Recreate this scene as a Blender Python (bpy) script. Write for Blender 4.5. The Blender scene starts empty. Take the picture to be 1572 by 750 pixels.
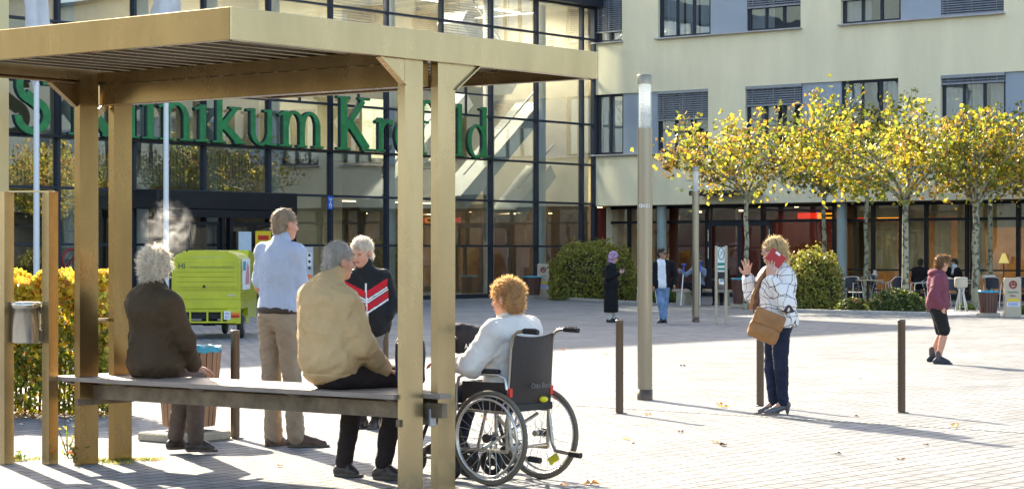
import bpy, math, random
import numpy as np
from mathutils import Vector, Matrix
random.seed(7); RNG = np.random.default_rng(7)
SC = bpy.context.scene; COL = SC.collection
R = math.radians
# ------------------------------------------------------------------ camera, sky, sun, exposure
H0, FP, HY = 1.5, 3300.0, 388.0
cam = bpy.data.cameras.new('camera'); camo = bpy.data.objects.new('camera', cam); COL.objects.link(camo)
camo.location = (0, 0, H0); camo.rotation_euler = (R(90), 0, 0)
cam.sensor_width = 36; cam.lens = 36 * FP / 1572; cam.shift_y = 13 / 1572; cam.clip_end = 6000; cam.clip_start = .1
SC.camera = camo
SUN_EL = R(29.5); SUN_AZ = (-.42, .91)
w = bpy.data.worlds.new('World'); SC.world = w; w.use_nodes = True
nt = w.node_tree; bg = nt.nodes['Background']; sky = nt.nodes.new('ShaderNodeTexSky')
sky.sky_type = 'NISHITA'; sky.sun_disc = False; sky.sun_elevation = SUN_EL
sky.sun_rotation = math.atan2(SUN_AZ[0], SUN_AZ[1]); sky.air_density = .85; sky.dust_density = 2.6; sky.ozone_density = 1.0
nt.links.new(sky.outputs[0], bg.inputs[0]); bg.inputs[1].default_value = .15
sl = bpy.data.lights.new('sun', 'SUN'); slo = bpy.data.objects.new('sun', sl); COL.objects.link(slo)
sl.energy = 4.8; sl.angle = R(.53); sl.color = (1, .92, .79)
sv = Vector((SUN_AZ[0] * math.cos(SUN_EL), SUN_AZ[1] * math.cos(SUN_EL), math.sin(SUN_EL)))
slo.rotation_euler = sv.to_track_quat('Z', 'Y').to_euler(); slo.location = (-20, 40, 30)
SC.view_settings.view_transform = 'Standard'; SC.view_settings.look = 'None'
SC.view_settings.exposure = 1.85; SC.view_settings.gamma = 1
try: SC.view_settings.use_white_balance = True; SC.view_settings.white_balance_temperature = 7300; SC.view_settings.white_balance_tint = 8
except Exception: pass
SC.cycles.max_bounces = 8; SC.cycles.transparent_max_bounces = 24; SC.cycles.use_denoising = True
SC.cycles.volume_bounces = 0; SC.cycles.caustics_reflective = False; SC.cycles.caustics_refractive = False

# ------------------------------------------------------------------ directions
A = Vector((.621, .784, 0)); B = Vector((-.784, .621, 0)); Z = Vector((0, 0, 1))
def P(px, py, Y): return Vector(((px - 786) * Y / FP, Y, H0 - (py - HY) * Y / FP))
def G(px, py):
    Y = H0 * FP / (py - HY); return Vector(((px - 786) * Y / FP, Y, 0))
def V(*a): return Vector(a)

# ------------------------------------------------------------------ materials
def srgb(r, g, b): return tuple(((c / 255) / 12.92 if c / 255 <= .04045 else ((c / 255 + .055) / 1.055) ** 2.4) for c in (r, g, b))
MATS = {}
def mat(name, col, rough=.6, metal=0, var=.12, vscale=6, bump=0, bscale=60, spec=.5, trans=0, coat=0, aniso=0, stretch=None, sheen=0):
    """principled with noise-driven colour wear, roughness break-up and bump"""
    if name in MATS: return MATS[name]
    m = bpy.data.materials.new(name); MATS[name] = m; m.use_nodes = True
    n = m.node_tree; p = n.nodes['Principled BSDF']; L = n.links.new
    p.inputs['Base Color'].default_value = (*col, 1); p.inputs['Roughness'].default_value = rough
    p.inputs['Metallic'].default_value = metal; p.inputs['Specular IOR Level'].default_value = spec
    if coat: p.inputs['Coat Weight'].default_value = coat; p.inputs['Coat Roughness'].default_value = .08
    if sheen: p.inputs['Sheen Weight'].default_value = sheen; p.inputs['Sheen Roughness'].default_value = .5
    tc = n.nodes.new('ShaderNodeTexCoord'); mp = n.nodes.new('ShaderNodeMapping'); L(tc.outputs['Object'], mp.inputs[0])
    if stretch: mp.inputs['Scale'].default_value = stretch
    if var:
        nz = n.nodes.new('ShaderNodeTexNoise'); nz.inputs['Scale'].default_value = vscale; nz.inputs['Detail'].default_value = 6; nz.inputs['Roughness'].default_value = .65
        L(mp.outputs[0], nz.inputs['Vector'])
        mx = n.nodes.new('ShaderNodeMix'); mx.data_type = 'RGBA'
        mx.inputs[6].default_value = (*[c * (1 - var * 1.6) for c in col], 1); mx.inputs[7].default_value = (*[min(1, c * (1 + var * 1.3)) for c in col], 1)
        rp = n.nodes.new('ShaderNodeMapRange'); rp.inputs[1].default_value = .3; rp.inputs[2].default_value = .7
        L(nz.outputs[0], rp.inputs[0]); L(rp.outputs[0], mx.inputs[0]); L(mx.outputs[2], p.inputs['Base Color'])
        r2 = n.nodes.new('ShaderNodeMapRange'); r2.inputs[3].default_value = max(.02, rough - .1); r2.inputs[4].default_value = min(1, rough + .1)
        L(nz.outputs[0], r2.inputs[0]); L(r2.outputs[0], p.inputs['Roughness'])
    if bump:
        nb = n.nodes.new('ShaderNodeTexNoise'); nb.inputs['Scale'].default_value = bscale; nb.inputs['Detail'].default_value = 4
        L(mp.outputs[0], nb.inputs['Vector'])
        bp = n.nodes.new('ShaderNodeBump'); bp.inputs['Strength'].default_value = bump; bp.inputs['Distance'].default_value = .02
        L(nb.outputs[0], bp.inputs['Height']); L(bp.outputs[0], p.inputs['Normal'])
    if trans:
        t = n.nodes.new('ShaderNodeBsdfTranslucent'); ms = n.nodes.new('ShaderNodeMixShader'); ms.inputs[0].default_value = trans
        t.inputs[0].default_value = (*[min(1, c * 1.3) for c in col], 1)
        L(p.outputs[0], ms.inputs[1]); L(t.outputs[0], ms.inputs[2]); L(ms.outputs[0], n.nodes['Material Output'].inputs[0])
    return m
def leafmat(name, rough=.55, trans=.45, tboost=1.6):
    m = bpy.data.materials.new(name); m.use_nodes = True; n = m.node_tree; p = n.nodes['Principled BSDF']; L = n.links.new
    a = n.nodes.new('ShaderNodeAttribute'); a.attribute_name = 'Col'; L(a.outputs[0], p.inputs['Base Color']); p.inputs['Roughness'].default_value = rough
    t = n.nodes.new('ShaderNodeBsdfTranslucent'); v = n.nodes.new('ShaderNodeVectorMath'); v.operation = 'SCALE'; v.inputs[3].default_value = tboost
    L(a.outputs[0], v.inputs[0]); L(v.outputs[0], t.inputs[0])
    ms = n.nodes.new('ShaderNodeMixShader'); ms.inputs[0].default_value = trans
    L(p.outputs[0], ms.inputs[1]); L(t.outputs[0], ms.inputs[2]); L(ms.outputs[0], n.nodes['Material Output'].inputs[0]); return m
def glassmat(name, tint=(.55, .6, .58), refl=.3, wav=.05, wscale=.8, rough=0.0):
    m = bpy.data.materials.new(name); m.use_nodes = True; n = m.node_tree; L = n.links.new
    n.nodes.remove(n.nodes['Principled BSDF'])
    t = n.nodes.new('ShaderNodeBsdfTransparent'); t.inputs[0].default_value = (*tint, 1)
    g = n.nodes.new('ShaderNodeBsdfGlossy'); g.inputs['Roughness'].default_value = rough; g.inputs[0].default_value = (.95, .97, 1, 1)
    ms = n.nodes.new('ShaderNodeMixShader'); ms.inputs[0].default_value = refl
    if wav:
        tc = n.nodes.new('ShaderNodeTexCoord'); nz = n.nodes.new('ShaderNodeTexNoise'); nz.inputs['Scale'].default_value = wscale; nz.inputs['Detail'].default_value = 1
        bp = n.nodes.new('ShaderNodeBump'); bp.inputs['Strength'].default_value = wav; bp.inputs['Distance'].default_value = .1
        L(tc.outputs['Object'], nz.inputs['Vector']); L(nz.outputs[0], bp.inputs['Height']); L(bp.outputs[0], g.inputs['Normal'])
    L(t.outputs[0], ms.inputs[1]); L(g.outputs[0], ms.inputs[2]); L(ms.outputs[0], n.nodes['Material Output'].inputs[0]); return m

# ------------------------------------------------------------------ objects
def tag(o, label=None, cat=None, group=None, kind=None):
    if label: o['label'] = label
    if cat: o['category'] = cat
    if group: o['group'] = group
    if kind: o['kind'] = kind
    return o
def empty(name, loc=(0, 0, 0), rz=0, label=None, cat=None, group=None):
    o = bpy.data.objects.new(name, None); COL.objects.link(o); o.location = loc; o.rotation_euler = (0, 0, rz); o.empty_display_size = .2
    return tag(o, label, cat, group)
def kids(o): return [c for c in bpy.data.objects if c.parent == o]
def copy_tree(o, parent=None):
    c = o.copy(); COL.objects.link(c); c.parent = parent
    for ch in kids(o): copy_tree(ch, c)
    return c
def ortho(d, up=Z):
    d = Vector(d).normalized(); up = Vector(up)
    if abs(d.dot(up)) > .98: up = Vector((0, 1, 0))
    s = d.cross(up).normalized(); return d, s, s.cross(d).normalized()
class MB:
    """collects shapes; build() links them as one mesh object"""
    def __init__(s, frame=None): s.v = []; s.f = []; s.sm = []; s.mi = []; s.fr = frame; s.cm = 0
    def add(s, vs, fs, smooth=False):
        b = len(s.v)
        for p in vs:
            p = Vector(p); s.v.append(s.fr @ p if s.fr else p)
        for f in fs: s.f.append([b + i for i in f]); s.sm.append(smooth); s.mi.append(s.cm)
        return s
    def box(s, c, d, x=(1, 0, 0), z=(0, 0, 1), bev=.0):
        """centre, full sizes along x, (z cross x), z"""
        c = Vector(c); x = Vector(x).normalized(); z = Vector(z).normalized(); y = z.cross(x).normalized(); z = x.cross(y)
        hx, hy, hz = d[0] / 2, d[1] / 2, d[2] / 2
        if bev <= 0 or min(d) < bev * 2.2:
            vs = [c + x * (i * hx) + y * (j * hy) + z * (k * hz) for k in (-1, 1) for i, j in ((-1, -1), (1, -1), (1, 1), (-1, 1))]
            return s.add(vs, [(3, 2, 1, 0), (4, 5, 6, 7), (0, 1, 5, 4), (1, 2, 6, 5), (2, 3, 7, 6), (3, 0, 4, 7)])
        b = bev; vs = []; 
        for (sx, sy, sz) in [(i, j, k) for k in (-1, 1) for j in (-1, 1) for i in (-1, 1)]:
            vs += [c + x * sx * hx + y * sy * (hy - b) + z * sz * (hz - b), c + x * sx * (hx - b) + y * sy * hy + z * sz * (hz - b), c + x * sx * (hx - b) + y * sy * (hy - b) + z * sz * hz]
        def I(i, j, k, a): return 3 * ((1 if i > 0 else 0) + 2 * (1 if j > 0 else 0) + 4 * (1 if k > 0 else 0)) + a
        F = []
        for sx in (-1, 1): F.append(([I(sx, -1, -1, 0), I(sx, 1, -1, 0), I(sx, 1, 1, 0), I(sx, -1, 1, 0)], x * sx))
        for sy in (-1, 1): F.append(([I(-1, sy, -1, 1), I(1, sy, -1, 1), I(1, sy, 1, 1), I(-1, sy, 1, 1)], y * sy))
        for sz in (-1, 1): F.append(([I(-1, -1, sz, 2), I(1, -1, sz, 2), I(1, 1, sz, 2), I(-1, 1, sz, 2)], z * sz))
        for sx in (-1, 1):
            for sy in (-1, 1): F.append(([I(sx, sy, -1, 0), I(sx, sy, 1, 0), I(sx, sy, 1, 1), I(sx, sy, -1, 1)], x * sx + y * sy))
            for sz in (-1, 1): F.append(([I(sx, -1, sz, 0), I(sx, 1, sz, 0), I(sx, 1, sz, 2), I(sx, -1, sz, 2)], x * sx + z * sz))
        for sy in (-1, 1):
            for sz in (-1, 1): F.append(([I(-1, sy, sz, 1), I(1, sy, sz, 1), I(1, sy, sz, 2), I(-1, sy, sz, 2)], y * sy + z * sz))
        for sx in (-1, 1):
            for sy in (-1, 1):
                for sz in (-1, 1): F.append(([I(sx, sy, sz, 0), I(sx, sy, sz, 1), I(sx, sy, sz, 2)], x * sx + y * sy + z * sz))
        out = []
        for f, nn in F:
            a, b2, c2 = vs[f[0]], vs[f[1]], vs[f[2]]
            if (b2 - a).cross(c2 - a).dot(nn) < 0: f = f[::-1]
            out.append(f)
        return s.add(vs, out)
    def beam(s, p, q, w, h, up=Z, bev=0):
        p = Vector(p); q = Vector(q); d, sd, u = ortho(q - p, up); return s.box((p + q) / 2, ((q - p).length, w, h), d, u, bev)
    def prism(s, pts, d):
        """polygon (3D points) extruded by vector d"""
        n = len(pts); pts = [Vector(p) for p in pts]; d = Vector(d)
        nn = Vector((0, 0, 0))
        for i in range(n): nn += (pts[i] - pts[0]).cross(pts[(i + 1) % n] - pts[0])
        if nn.dot(d) > 0: pts = pts[::-1]
        return s.add(pts + [p + d for p in pts], [tuple(range(n)), tuple(range(2 * n - 1, n - 1, -1))] + [(i, i + n, (i + 1) % n + n, (i + 1) % n) for i in range(n)])
    def tube(s, pts, r, n=10, closed=False, caps=True):
        pts = [Vector(p) for p in pts]; m = len(pts); rs = r if isinstance(r, (list, tuple)) else [r] * m
        up = None; rings = []
        for i in range(m):
            if closed: t = (pts[(i + 1) % m] - pts[i - 1])
            else: t = (pts[min(i + 1, m - 1)] - pts[max(i - 1, 0)])
            t.normalize()
            if up is None: up = Vector((0, 0, 1)) if abs(t.z) < .9 else Vector((1, 0, 0))
            sd = t.cross(up).normalized(); up = sd.cross(t).normalized()
            rings.append([pts[i] + (sd * math.cos(2 * math.pi * k / n) + up * math.sin(2 * math.pi * k / n)) * rs[i] for k in range(n)])
        vs = [p for rg in rings for p in rg]; fs = []
        for i in range(m if closed else m - 1):
            j = (i + 1) % m
            for k in range(n): k2 = (k + 1) % n; fs.append((i * n + k, i * n + k2, j * n + k2, j * n + k))
        s.add(vs, fs, True)
        if not closed and caps: s.add(rings[0], [tuple(range(n))]); s.add(rings[-1], [tuple(range(n - 1, -1, -1))])
        return s
    def cyl(s, p, q, r, r2=None, n=20): return s.tube([p, q], [r, r if r2 is None else r2], n)
    def lathe(s, prof, c=(0, 0, 0), ax=Z, n=28, smooth=True):
        """prof: list of (radius, height)"""
        c = Vector(c); d, a, b = ortho(ax); vs = []; m = len(prof)
        for r, h in prof:
            for k in range(n):
                t = 2 * math.pi * k / n; vs.append(c + d * h + (a * math.cos(t) + b * math.sin(t)) * max(r, 1e-5))
        fs = [(i * n + k, i * n + (k + 1) % n, (i + 1) * n + (k + 1) % n, (i + 1) * n + k) for i in range(m - 1) for k in range(n)]
        return s.add(vs, fs, smooth)
    def torus(s, c, ax, r1, r2, n=48, m=10, arc=None):
        c = Vector(c); d, a, b = ortho(ax)
        pts = [c + (a * math.cos(2 * math.pi * k / n) + b * math.sin(2 * math.pi * k / n)) * r1 for k in range(n)]
        # ring swept with its own frame so that it never twists
        vs = []; 
        for k in range(n):
            e = (a * math.cos(2 * math.pi * k / n) + b * math.sin(2 * math.pi * k / n))
            for j in range(m): vs.append(c + e * (r1 + r2 * math.cos(2 * math.pi * j / m)) + d * (r2 * math.sin(2 * math.pi * j / m)))
        return s.add(vs, [(k * m + j, k * m + (j + 1) % m, ((k + 1) % n) * m + (j + 1) % m, ((k + 1) % n) * m + j) for k in range(n) for j in range(m)], True)
    def ball(s, c, r, n=12, sc=(1, 1, 1)):
        vs = []; fs = []
        for i in range(n + 1):
            for k in range(n * 2):
                a = math.pi * i / n; b = math.pi * k / n
                vs.append(Vector(c) + Vector((math.sin(a) * math.cos(b) * sc[0], math.sin(a) * math.sin(b) * sc[1], math.cos(a) * sc[2])) * r)
        for i in range(n):
            for k in range(n * 2): k2 = (k + 1) % (n * 2); fs.append((i * 2 * n + k, (i + 1) * 2 * n + k, (i + 1) * 2 * n + k2, i * 2 * n + k2))
        return s.add(vs, fs, True)
    def build(s, name, m, parent=None, origin=None, **kw):
        me = bpy.data.meshes.new(name); o_ = Vector(origin) if origin is not None else Vector((0, 0, 0))
        me.from_pydata([tuple(v - o_) for v in s.v], [], s.f); me.polygons.foreach_set('use_smooth', s.sm)
        ms = m if isinstance(m, (list, tuple)) else [m]
        for x in ms: me.materials.append(x)
        if len(ms) > 1: me.polygons.foreach_set('material_index', s.mi)
        me.update(); o = bpy.data.objects.new(name, me); COL.objects.link(o); o.location = o_
        if parent is not None:
            o.parent = parent
        return tag(o, **kw) if kw else o
def np_mesh(name, verts, faces, m, parent=None, smooth=True, col=None, mi=None):
    """verts (n,3), faces (k,3|4) arrays"""
    me = bpy.data.meshes.new(name); nv, nf, c = len(verts), len(faces), faces.shape[1]
    me.vertices.add(nv); me.vertices.foreach_set('co', np.ascontiguousarray(verts, np.float32).ravel())
    me.loops.add(nf * c); me.loops.foreach_set('vertex_index', np.ascontiguousarray(faces, np.int32).ravel())
    me.polygons.add(nf); me.polygons.foreach_set('loop_start', np.arange(0, nf * c, c, dtype=np.int32)); me.polygons.foreach_set('loop_total', np.full(nf, c, np.int32))
    me.polygons.foreach_set('use_smooth', np.full(nf, smooth, bool))
    for x in (m if isinstance(m, (list, tuple)) else [m]): me.materials.append(x)
    if mi is not None: me.polygons.foreach_set('material_index', mi.astype(np.int32))
    if col is not None:
        at = me.color_attributes.new('Col', 'FLOAT_COLOR', 'CORNER'); at.data.foreach_set('color', np.repeat(col.astype(np.float32), c, axis=0).ravel())
    me.update(calc_edges=True); o = bpy.data.objects.new(name, me); COL.objects.link(o)
    if parent is not None: o.parent = parent
    return o
def unparent_fix(o, parent):
    """keep world position of a mesh built in world coordinates under an Empty that sits elsewhere"""
    o.parent = parent; o.matrix_parent_inverse = Matrix.Translation(parent.location).inverted() if parent.rotation_euler.z == 0 else parent.matrix_basis.inverted()
    return o
def put(mb, name, m, parent, **kw):
    """mesh given in world coordinates, parented to an Empty at the thing's base"""
    o = mb.build(name, m, None, **kw); return unparent_fix(o, parent)
def text(name, body, size, loc, xdir, zdir, m, parent=None, ext=.003, align='CENTER', bold=0, sx=1):
    cu = bpy.data.curves.new(name, 'FONT'); cu.body = body; cu.size = size; cu.extrude = ext; cu.align_x = align; cu.align_y = 'CENTER'; cu.offset = bold
    t = bpy.data.objects.new(name, cu); COL.objects.link(t)
    me = bpy.data.meshes.new_from_object(t.evaluated_get(bpy.context.evaluated_depsgraph_get())); bpy.data.objects.remove(t)
    x = Vector(xdir).normalized(); u = Vector(zdir).normalized(); nn = x.cross(u)
    M = Matrix((x * sx, u, nn)).transposed().to_4x4(); M.translation = Vector(loc); me.transform(M)
    me.materials.clear(); me.materials.append(m); o = bpy.data.objects.new(name, me); COL.objects.link(o)
    if parent is not None: unparent_fix(o, parent)
    return o

# ------------------------------------------------------------------ signed distance modelling (surface nets)
def fbm(X, Y_, Z_, sc, seed=0):
    s = seed * 1.7
    return (np.sin(X * sc + s + 1.9 * np.sin(Y_ * sc * .8 + s)) * np.sin(Y_ * sc * 1.1 + 2 * s + 1.5 * np.sin(Z_ * sc * .9)) + .5 * np.sin(Z_ * sc * 2.1 + 1.3 * np.sin(X * sc * 1.7 + s)) * np.sin(X * sc * 1.9 + Y_ * sc * 1.3)) * .66
def nets(F, org, h):
    ins = F < 0; nx, ny, nz = F.shape
    c8 = [(0, 0, 0), (1, 0, 0), (0, 1, 0), (1, 1, 0), (0, 0, 1), (1, 0, 1), (0, 1, 1), (1, 1, 1)]
    sm = np.zeros((nx - 1, ny - 1, nz - 1), np.uint8)
    for o in c8: sm += ins[o[0]:nx - 1 + o[0], o[1]:ny - 1 + o[1], o[2]:nz - 1 + o[2]]
    act = (sm > 0) & (sm < 8); ii = np.argwhere(act); idx = np.full(act.shape, -1, np.int64); idx[act] = np.arange(len(ii))
    val = [F[ii[:, 0] + o[0], ii[:, 1] + o[1], ii[:, 2] + o[2]] for o in c8]; cnt = np.zeros(len(ii)); acc = np.zeros((len(ii), 3))
    for i in range(8):
        for ax in range(3):
            if c8[i][ax]: continue
            j = list(c8[i]); j[ax] = 1; j = c8.index(tuple(j)); a, b = val[i], val[j]; x = (a < 0) != (b < 0); t = np.where(x, a / np.where(x, a - b, 1), 0); cnt += x
            for k in range(3): acc[:, k] += np.where(x, c8[i][k] + (t if k == ax else 0), 0)
    vs = (ii + acc / cnt[:, None]) * h + org
    fs = []
    for ax in range(3):
        sl0 = [slice(None)] * 3; sl1 = [slice(None)] * 3; sl0[ax] = slice(0, -1); sl1[ax] = slice(1, None)
        a = ins[tuple(sl0)]; b = ins[tuple(sl1)]; e = np.argwhere(a != b); u, v_ = (ax + 1) % 3, (ax + 2) % 3
        ok = (e[:, u] > 0) & (e[:, v_] > 0) & (e[:, u] < F.shape[u] - 1) & (e[:, v_] < F.shape[v_] - 1); e = e[ok]
        if not len(e): continue
        q = []
        for du, dv in ((-1, -1), (0, -1), (0, 0), (-1, 0)):
            g = e.copy(); g[:, u] += du; g[:, v_] += dv; q.append(idx[g[:, 0], g[:, 1], g[:, 2]])
        q = np.stack(q, 1); fl = a[e[:, 0], e[:, 1], e[:, 2]]; q[~fl] = q[~fl][:, ::-1]; fs.append(q)
    return vs, np.concatenate(fs)
def cap(p, q, r0, r1=None, k=.02, ax=None, f=1., op='u'):
    """tapered capsule; ax,f: flattened along ax by factor f"""
    return dict(t='c', p=np.array(p, float), q=np.array(q, float), r0=r0, r1=r0 if r1 is None else r1, k=k, ax=None if ax is None else np.array(Vector(ax).normalized()), f=f, op=op)
def ell(c, r, M=None, k=.02, op='u'):
    """ellipsoid; M = (x,y,z) axes"""
    M = np.eye(3) if M is None else np.array([list(Vector(a).normalized()) for a in M])
    return dict(t='e', c=np.array(c, float), r=np.array(r, float), M=M, k=k, op=op)
def bxs(c, hd, M=None, rd=.01, k=.01, op='u'):
    M = np.eye(3) if M is None else np.array([list(Vector(a).normalized()) for a in M])
    return dict(t='b', c=np.array(c, float), r=np.array(hd, float), M=M, rd=rd, k=k, op=op)
def plane(c, n, k=.004): return dict(t='p', c=np.array(c, float), n=np.array(Vector(n).normalized()), k=k, op='i')
def sdf(prims, h, infl=0., noise=None, pad=.03):
    lo = np.full(3, 1e9); hi = -lo
    for p in prims:
        if p['op'] != 'u': continue
        if p['t'] == 'c':
            for a, r in ((p['p'], p['r0']), (p['q'], p['r1'])): lo = np.minimum(lo, a - r); hi = np.maximum(hi, a + r)
        else:
            r = (np.abs(p['M']) * p['r'][:, None]).sum(0) if p['t'] == 'b' else np.sqrt(((p['M'] * p['r'][:, None]) ** 2).sum(0)); lo = np.minimum(lo, p['c'] - r); hi = np.maximum(hi, p['c'] + r)
    lo -= pad + infl; hi += pad + infl; n = np.ceil((hi - lo) / h).astype(int) + 2
    axs = [lo[i] + np.arange(n[i]) * h for i in range(3)]; F = np.full(n, .5, np.float32)
    for p in prims:
        k = p['k'] + 1e-6; m = k + infl + pad + .01
        if p['t'] == 'p' or p['op'] == 'i': s0 = [0, 0, 0]; s1 = list(n)
        else:
            if p['t'] == 'c': l = np.minimum(p['p'] - p['r0'], p['q'] - p['r1']); u = np.maximum(p['p'] + p['r0'], p['q'] + p['r1'])
            else:
                r = (np.abs(p['M']) * p['r'][:, None]).sum(0) if p['t'] == 'b' else np.sqrt(((p['M'] * p['r'][:, None]) ** 2).sum(0)); l = p['c'] - r; u = p['c'] + r
            s0 = [max(0, int((l[i] - m - lo[i]) / h)) for i in range(3)]; s1 = [min(n[i], int((u[i] + m - lo[i]) / h) + 2) for i in range(3)]
        if min(s1[i] - s0[i] for i in range(3)) < 1: continue
        sl = tuple(slice(s0[i], s1[i]) for i in range(3))
        X = np.stack(np.meshgrid(*[axs[i][s0[i]:s1[i]] for i in range(3)], indexing='ij'), -1).astype(np.float32)
        if p['t'] == 'c':
            a, b = p['p'], p['q']
            if p['ax'] is not None:
                dd = (X - (a + b) / 2) @ p['ax']; X = X + (dd * (1 / p['f'] - 1))[..., None] * p['ax']
                ab = b - a; 
            pa = X - a; ba = b - a; L2 = max(float(ba @ ba), 1e-9); t = np.clip((pa @ ba) / L2, 0, 1)
            d = np.linalg.norm(pa - t[..., None] * ba, axis=-1) - (p['r0'] + (p['r1'] - p['r0']) * t)
            if p['ax'] is not None: d = d * min(1, p['f'] ** .5)
        elif p['t'] == 'e':
            q = (X - p['c']) @ p['M'].T; k0 = np.linalg.norm(q / p['r'], axis=-1); k1 = np.linalg.norm(q / p['r'] ** 2, axis=-1); d = k0 * (k0 - 1) / np.maximum(k1, 1e-6)
        elif p['t'] == 'b':
            q = np.abs((X - p['c']) @ p['M'].T) - (p['r'] - p['rd']); d = np.linalg.norm(np.maximum(q, 0), axis=-1) + np.minimum(q.max(-1), 0) - p['rd']
        else: d = (X - p['c']) @ p['n']
        f = F[sl]
        if p['op'] == 'u': hh = np.clip(.5 + .5 * (f - d) / k, 0, 1); F[sl] = f * (1 - hh) + d * hh - k * hh * (1 - hh)
        elif p['op'] == 's': d = -d; hh = np.clip(.5 - .5 * (f - d) / k, 0, 1); F[sl] = f * (1 - hh) + d * hh + k * hh * (1 - hh)
        else: F[sl] = np.maximum(f, d)
    F -= infl
    if noise:
        mk = np.abs(F) < .06; I = np.argwhere(mk); Xn = lo + I * h; D = np.zeros(len(I))
        for nn_ in noise:
            amp, sc, seed, st = nn_[:4]; f_ = fbm(Xn[:, 0] * st[0], Xn[:, 1] * st[1], Xn[:, 2] * st[2], sc, seed); D += amp * (f_ if len(nn_) < 5 else .5 - 1.6 * np.abs(f_) ** .55)
        F[mk] -= D.astype(np.float32)
    F[0], F[-1] = .1, .1; F[:, 0] = .1; F[:, -1] = .1; F[:, :, 0] = .1; F[:, :, -1] = .1
    return nets(F.astype(np.float32), lo, h)
def blob(name, prims, h, m, parent=None, infl=0., noise=None, paint=None, **kw):
    vs, fs = sdf(prims, h, infl, noise)
    mi = None
    if paint: mi = paint(vs[fs].mean(1))
    o = np_mesh(name, vs, fs, m, None, True, None, mi)
    if parent is not None: unparent_fix(o, parent)
    if kw: tag(o, **kw)
    return o
# ------------------------------------------------------------------ leaves
def leaf_arrays(pts, nrm, size, cols, aspect=.7, curl=.25, rng=RNG):
    """two-triangle-pair leaf (4 verts kite + fold) per point; returns verts, faces, colours"""
    n = len(pts); nrm = nrm / np.linalg.norm(nrm, axis=1, keepdims=True)
    t = rng.normal(size=(n, 3)); t -= (t * nrm).sum(1, keepdims=True) * nrm; t /= np.linalg.norm(t, axis=1, keepdims=True); b = np.cross(nrm, t)
    L = (size * (.65 + .7 * rng.random(n)))[:, None]; W = L * aspect * .5
    a0 = pts - t * L * .5; a1 = pts + t * L * .5 + nrm * L * curl * (rng.random((n, 1)) - .3); m0 = pts + b * W + nrm * L * curl * .5 - t * L * .08; m1 = pts - b * W + nrm * L * curl * .5 - t * L * .08
    vs = np.stack([a0, m0, a1, m1], 1).reshape(-1, 3); fs = np.arange(4 * n).reshape(n, 4)
    return vs, fs, np.concatenate([cols, np.ones((n, 1))], 1)
def rand_unit(n, rng=RNG):
    v = rng.normal(size=(n, 3)); return v / np.linalg.norm(v, axis=1, keepdims=True)
def pick(cols, wts, n, rng=RNG, jit=.25):
    c = np.array(cols)[rng.choice(len(cols), n, p=np.array(wts) / sum(wts))]; return np.clip(c * (1 + jit * (rng.random((n, 1)) * 2 - 1)), 0, 1)
# ================================================================== THE SETTING
def ground_material():
    m = bpy.data.materials.new('paving'); m.use_nodes = True; n = m.node_tree; p = n.nodes['Principled BSDF']; L = n.links.new
    tc = n.nodes.new('ShaderNodeTexCoord'); mp = n.nodes.new('ShaderNodeMapping'); mp.inputs['Rotation'].default_value = (0, 0, -math.atan2(A.y, A.x)); L(tc.outputs['Object'], mp.inputs[0])
    br = n.nodes.new('ShaderNodeTexBrick'); br.inputs['Scale'].default_value = 1; br.inputs['Brick Width'].default_value = .26; br.inputs['Row Height'].default_value = .15
    br.inputs['Mortar Size'].default_value = .0095; br.inputs['Mortar Smooth'].default_value = .25; br.inputs['Bias'].default_value = 0
    br.inputs['Color1'].default_value = (.19, .20, .215, 1); br.inputs['Color2'].default_value = (.265, .275, .29, 1); br.inputs['Mortar'].default_value = (.028, .028, .028, 1)
    # small unevenness so the joints are not ruler straight
    wn = n.nodes.new('ShaderNodeTexNoise'); wn.inputs['Scale'].default_value = 3; ad = n.nodes.new('ShaderNodeVectorMath'); ad.operation = 'MULTIPLY_ADD'; ad.inputs[1].default_value = (.016, .016, 0)
    L(mp.outputs[0], wn.inputs['Vector']); L(wn.outputs['Color'], ad.inputs[0]); L(mp.outputs[0], ad.inputs[2]); L(ad.outputs[0], br.inputs['Vector'])
    nz = n.nodes.new('ShaderNodeTexNoise'); nz.inputs['Scale'].default_value = .55; nz.inputs['Detail'].default_value = 8; nz.inputs['Roughness'].default_value = .7; L(tc.outputs['Object'], nz.inputs['Vector'])
    rp = n.nodes.new('ShaderNodeMapRange'); rp.inputs[1].default_value = .35; rp.inputs[2].default_value = .7; rp.inputs[3].default_value = .70; rp.inputs[4].default_value = 1.10; L(nz.outputs[0], rp.inputs[0])
    n2 = n.nodes.new('ShaderNodeTexNoise'); n2.inputs['Scale'].default_value = 7; n2.inputs['Detail'].default_value = 6; L(tc.outputs['Object'], n2.inputs['Vector'])
    r2 = n.nodes.new('ShaderNodeMapRange'); r2.inputs[1].default_value = .62; r2.inputs[2].default_value = .75; r2.inputs[3].default_value = 1; r2.inputs[4].default_value = .72; L(n2.outputs[0], r2.inputs[0])
    mu = n.nodes.new('ShaderNodeMath'); mu.operation = 'MULTIPLY'; L(rp.outputs[0], mu.inputs[0]); L(r2.outputs[0], mu.inputs[1])
    mx = n.nodes.new('ShaderNodeVectorMath'); mx.operation = 'SCALE'; L(br.outputs[0], mx.inputs[0]); L(mu.outputs[0], mx.inputs[3]); L(mx.outputs[0], p.inputs['Base Color'])
    bp = n.nodes.new('ShaderNodeBump'); bp.inputs['Strength'].default_value = .6; bp.inputs['Distance'].default_value = .01; bp.invert = True; L(br.outputs['Fac'], bp.inputs['Height']); L(bp.outputs[0], p.inputs['Normal'])
    p.inputs['Roughness'].default_value = .8; p.inputs['Specular IOR Level'].default_value = .2; return m
M_pave = ground_material()
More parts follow.
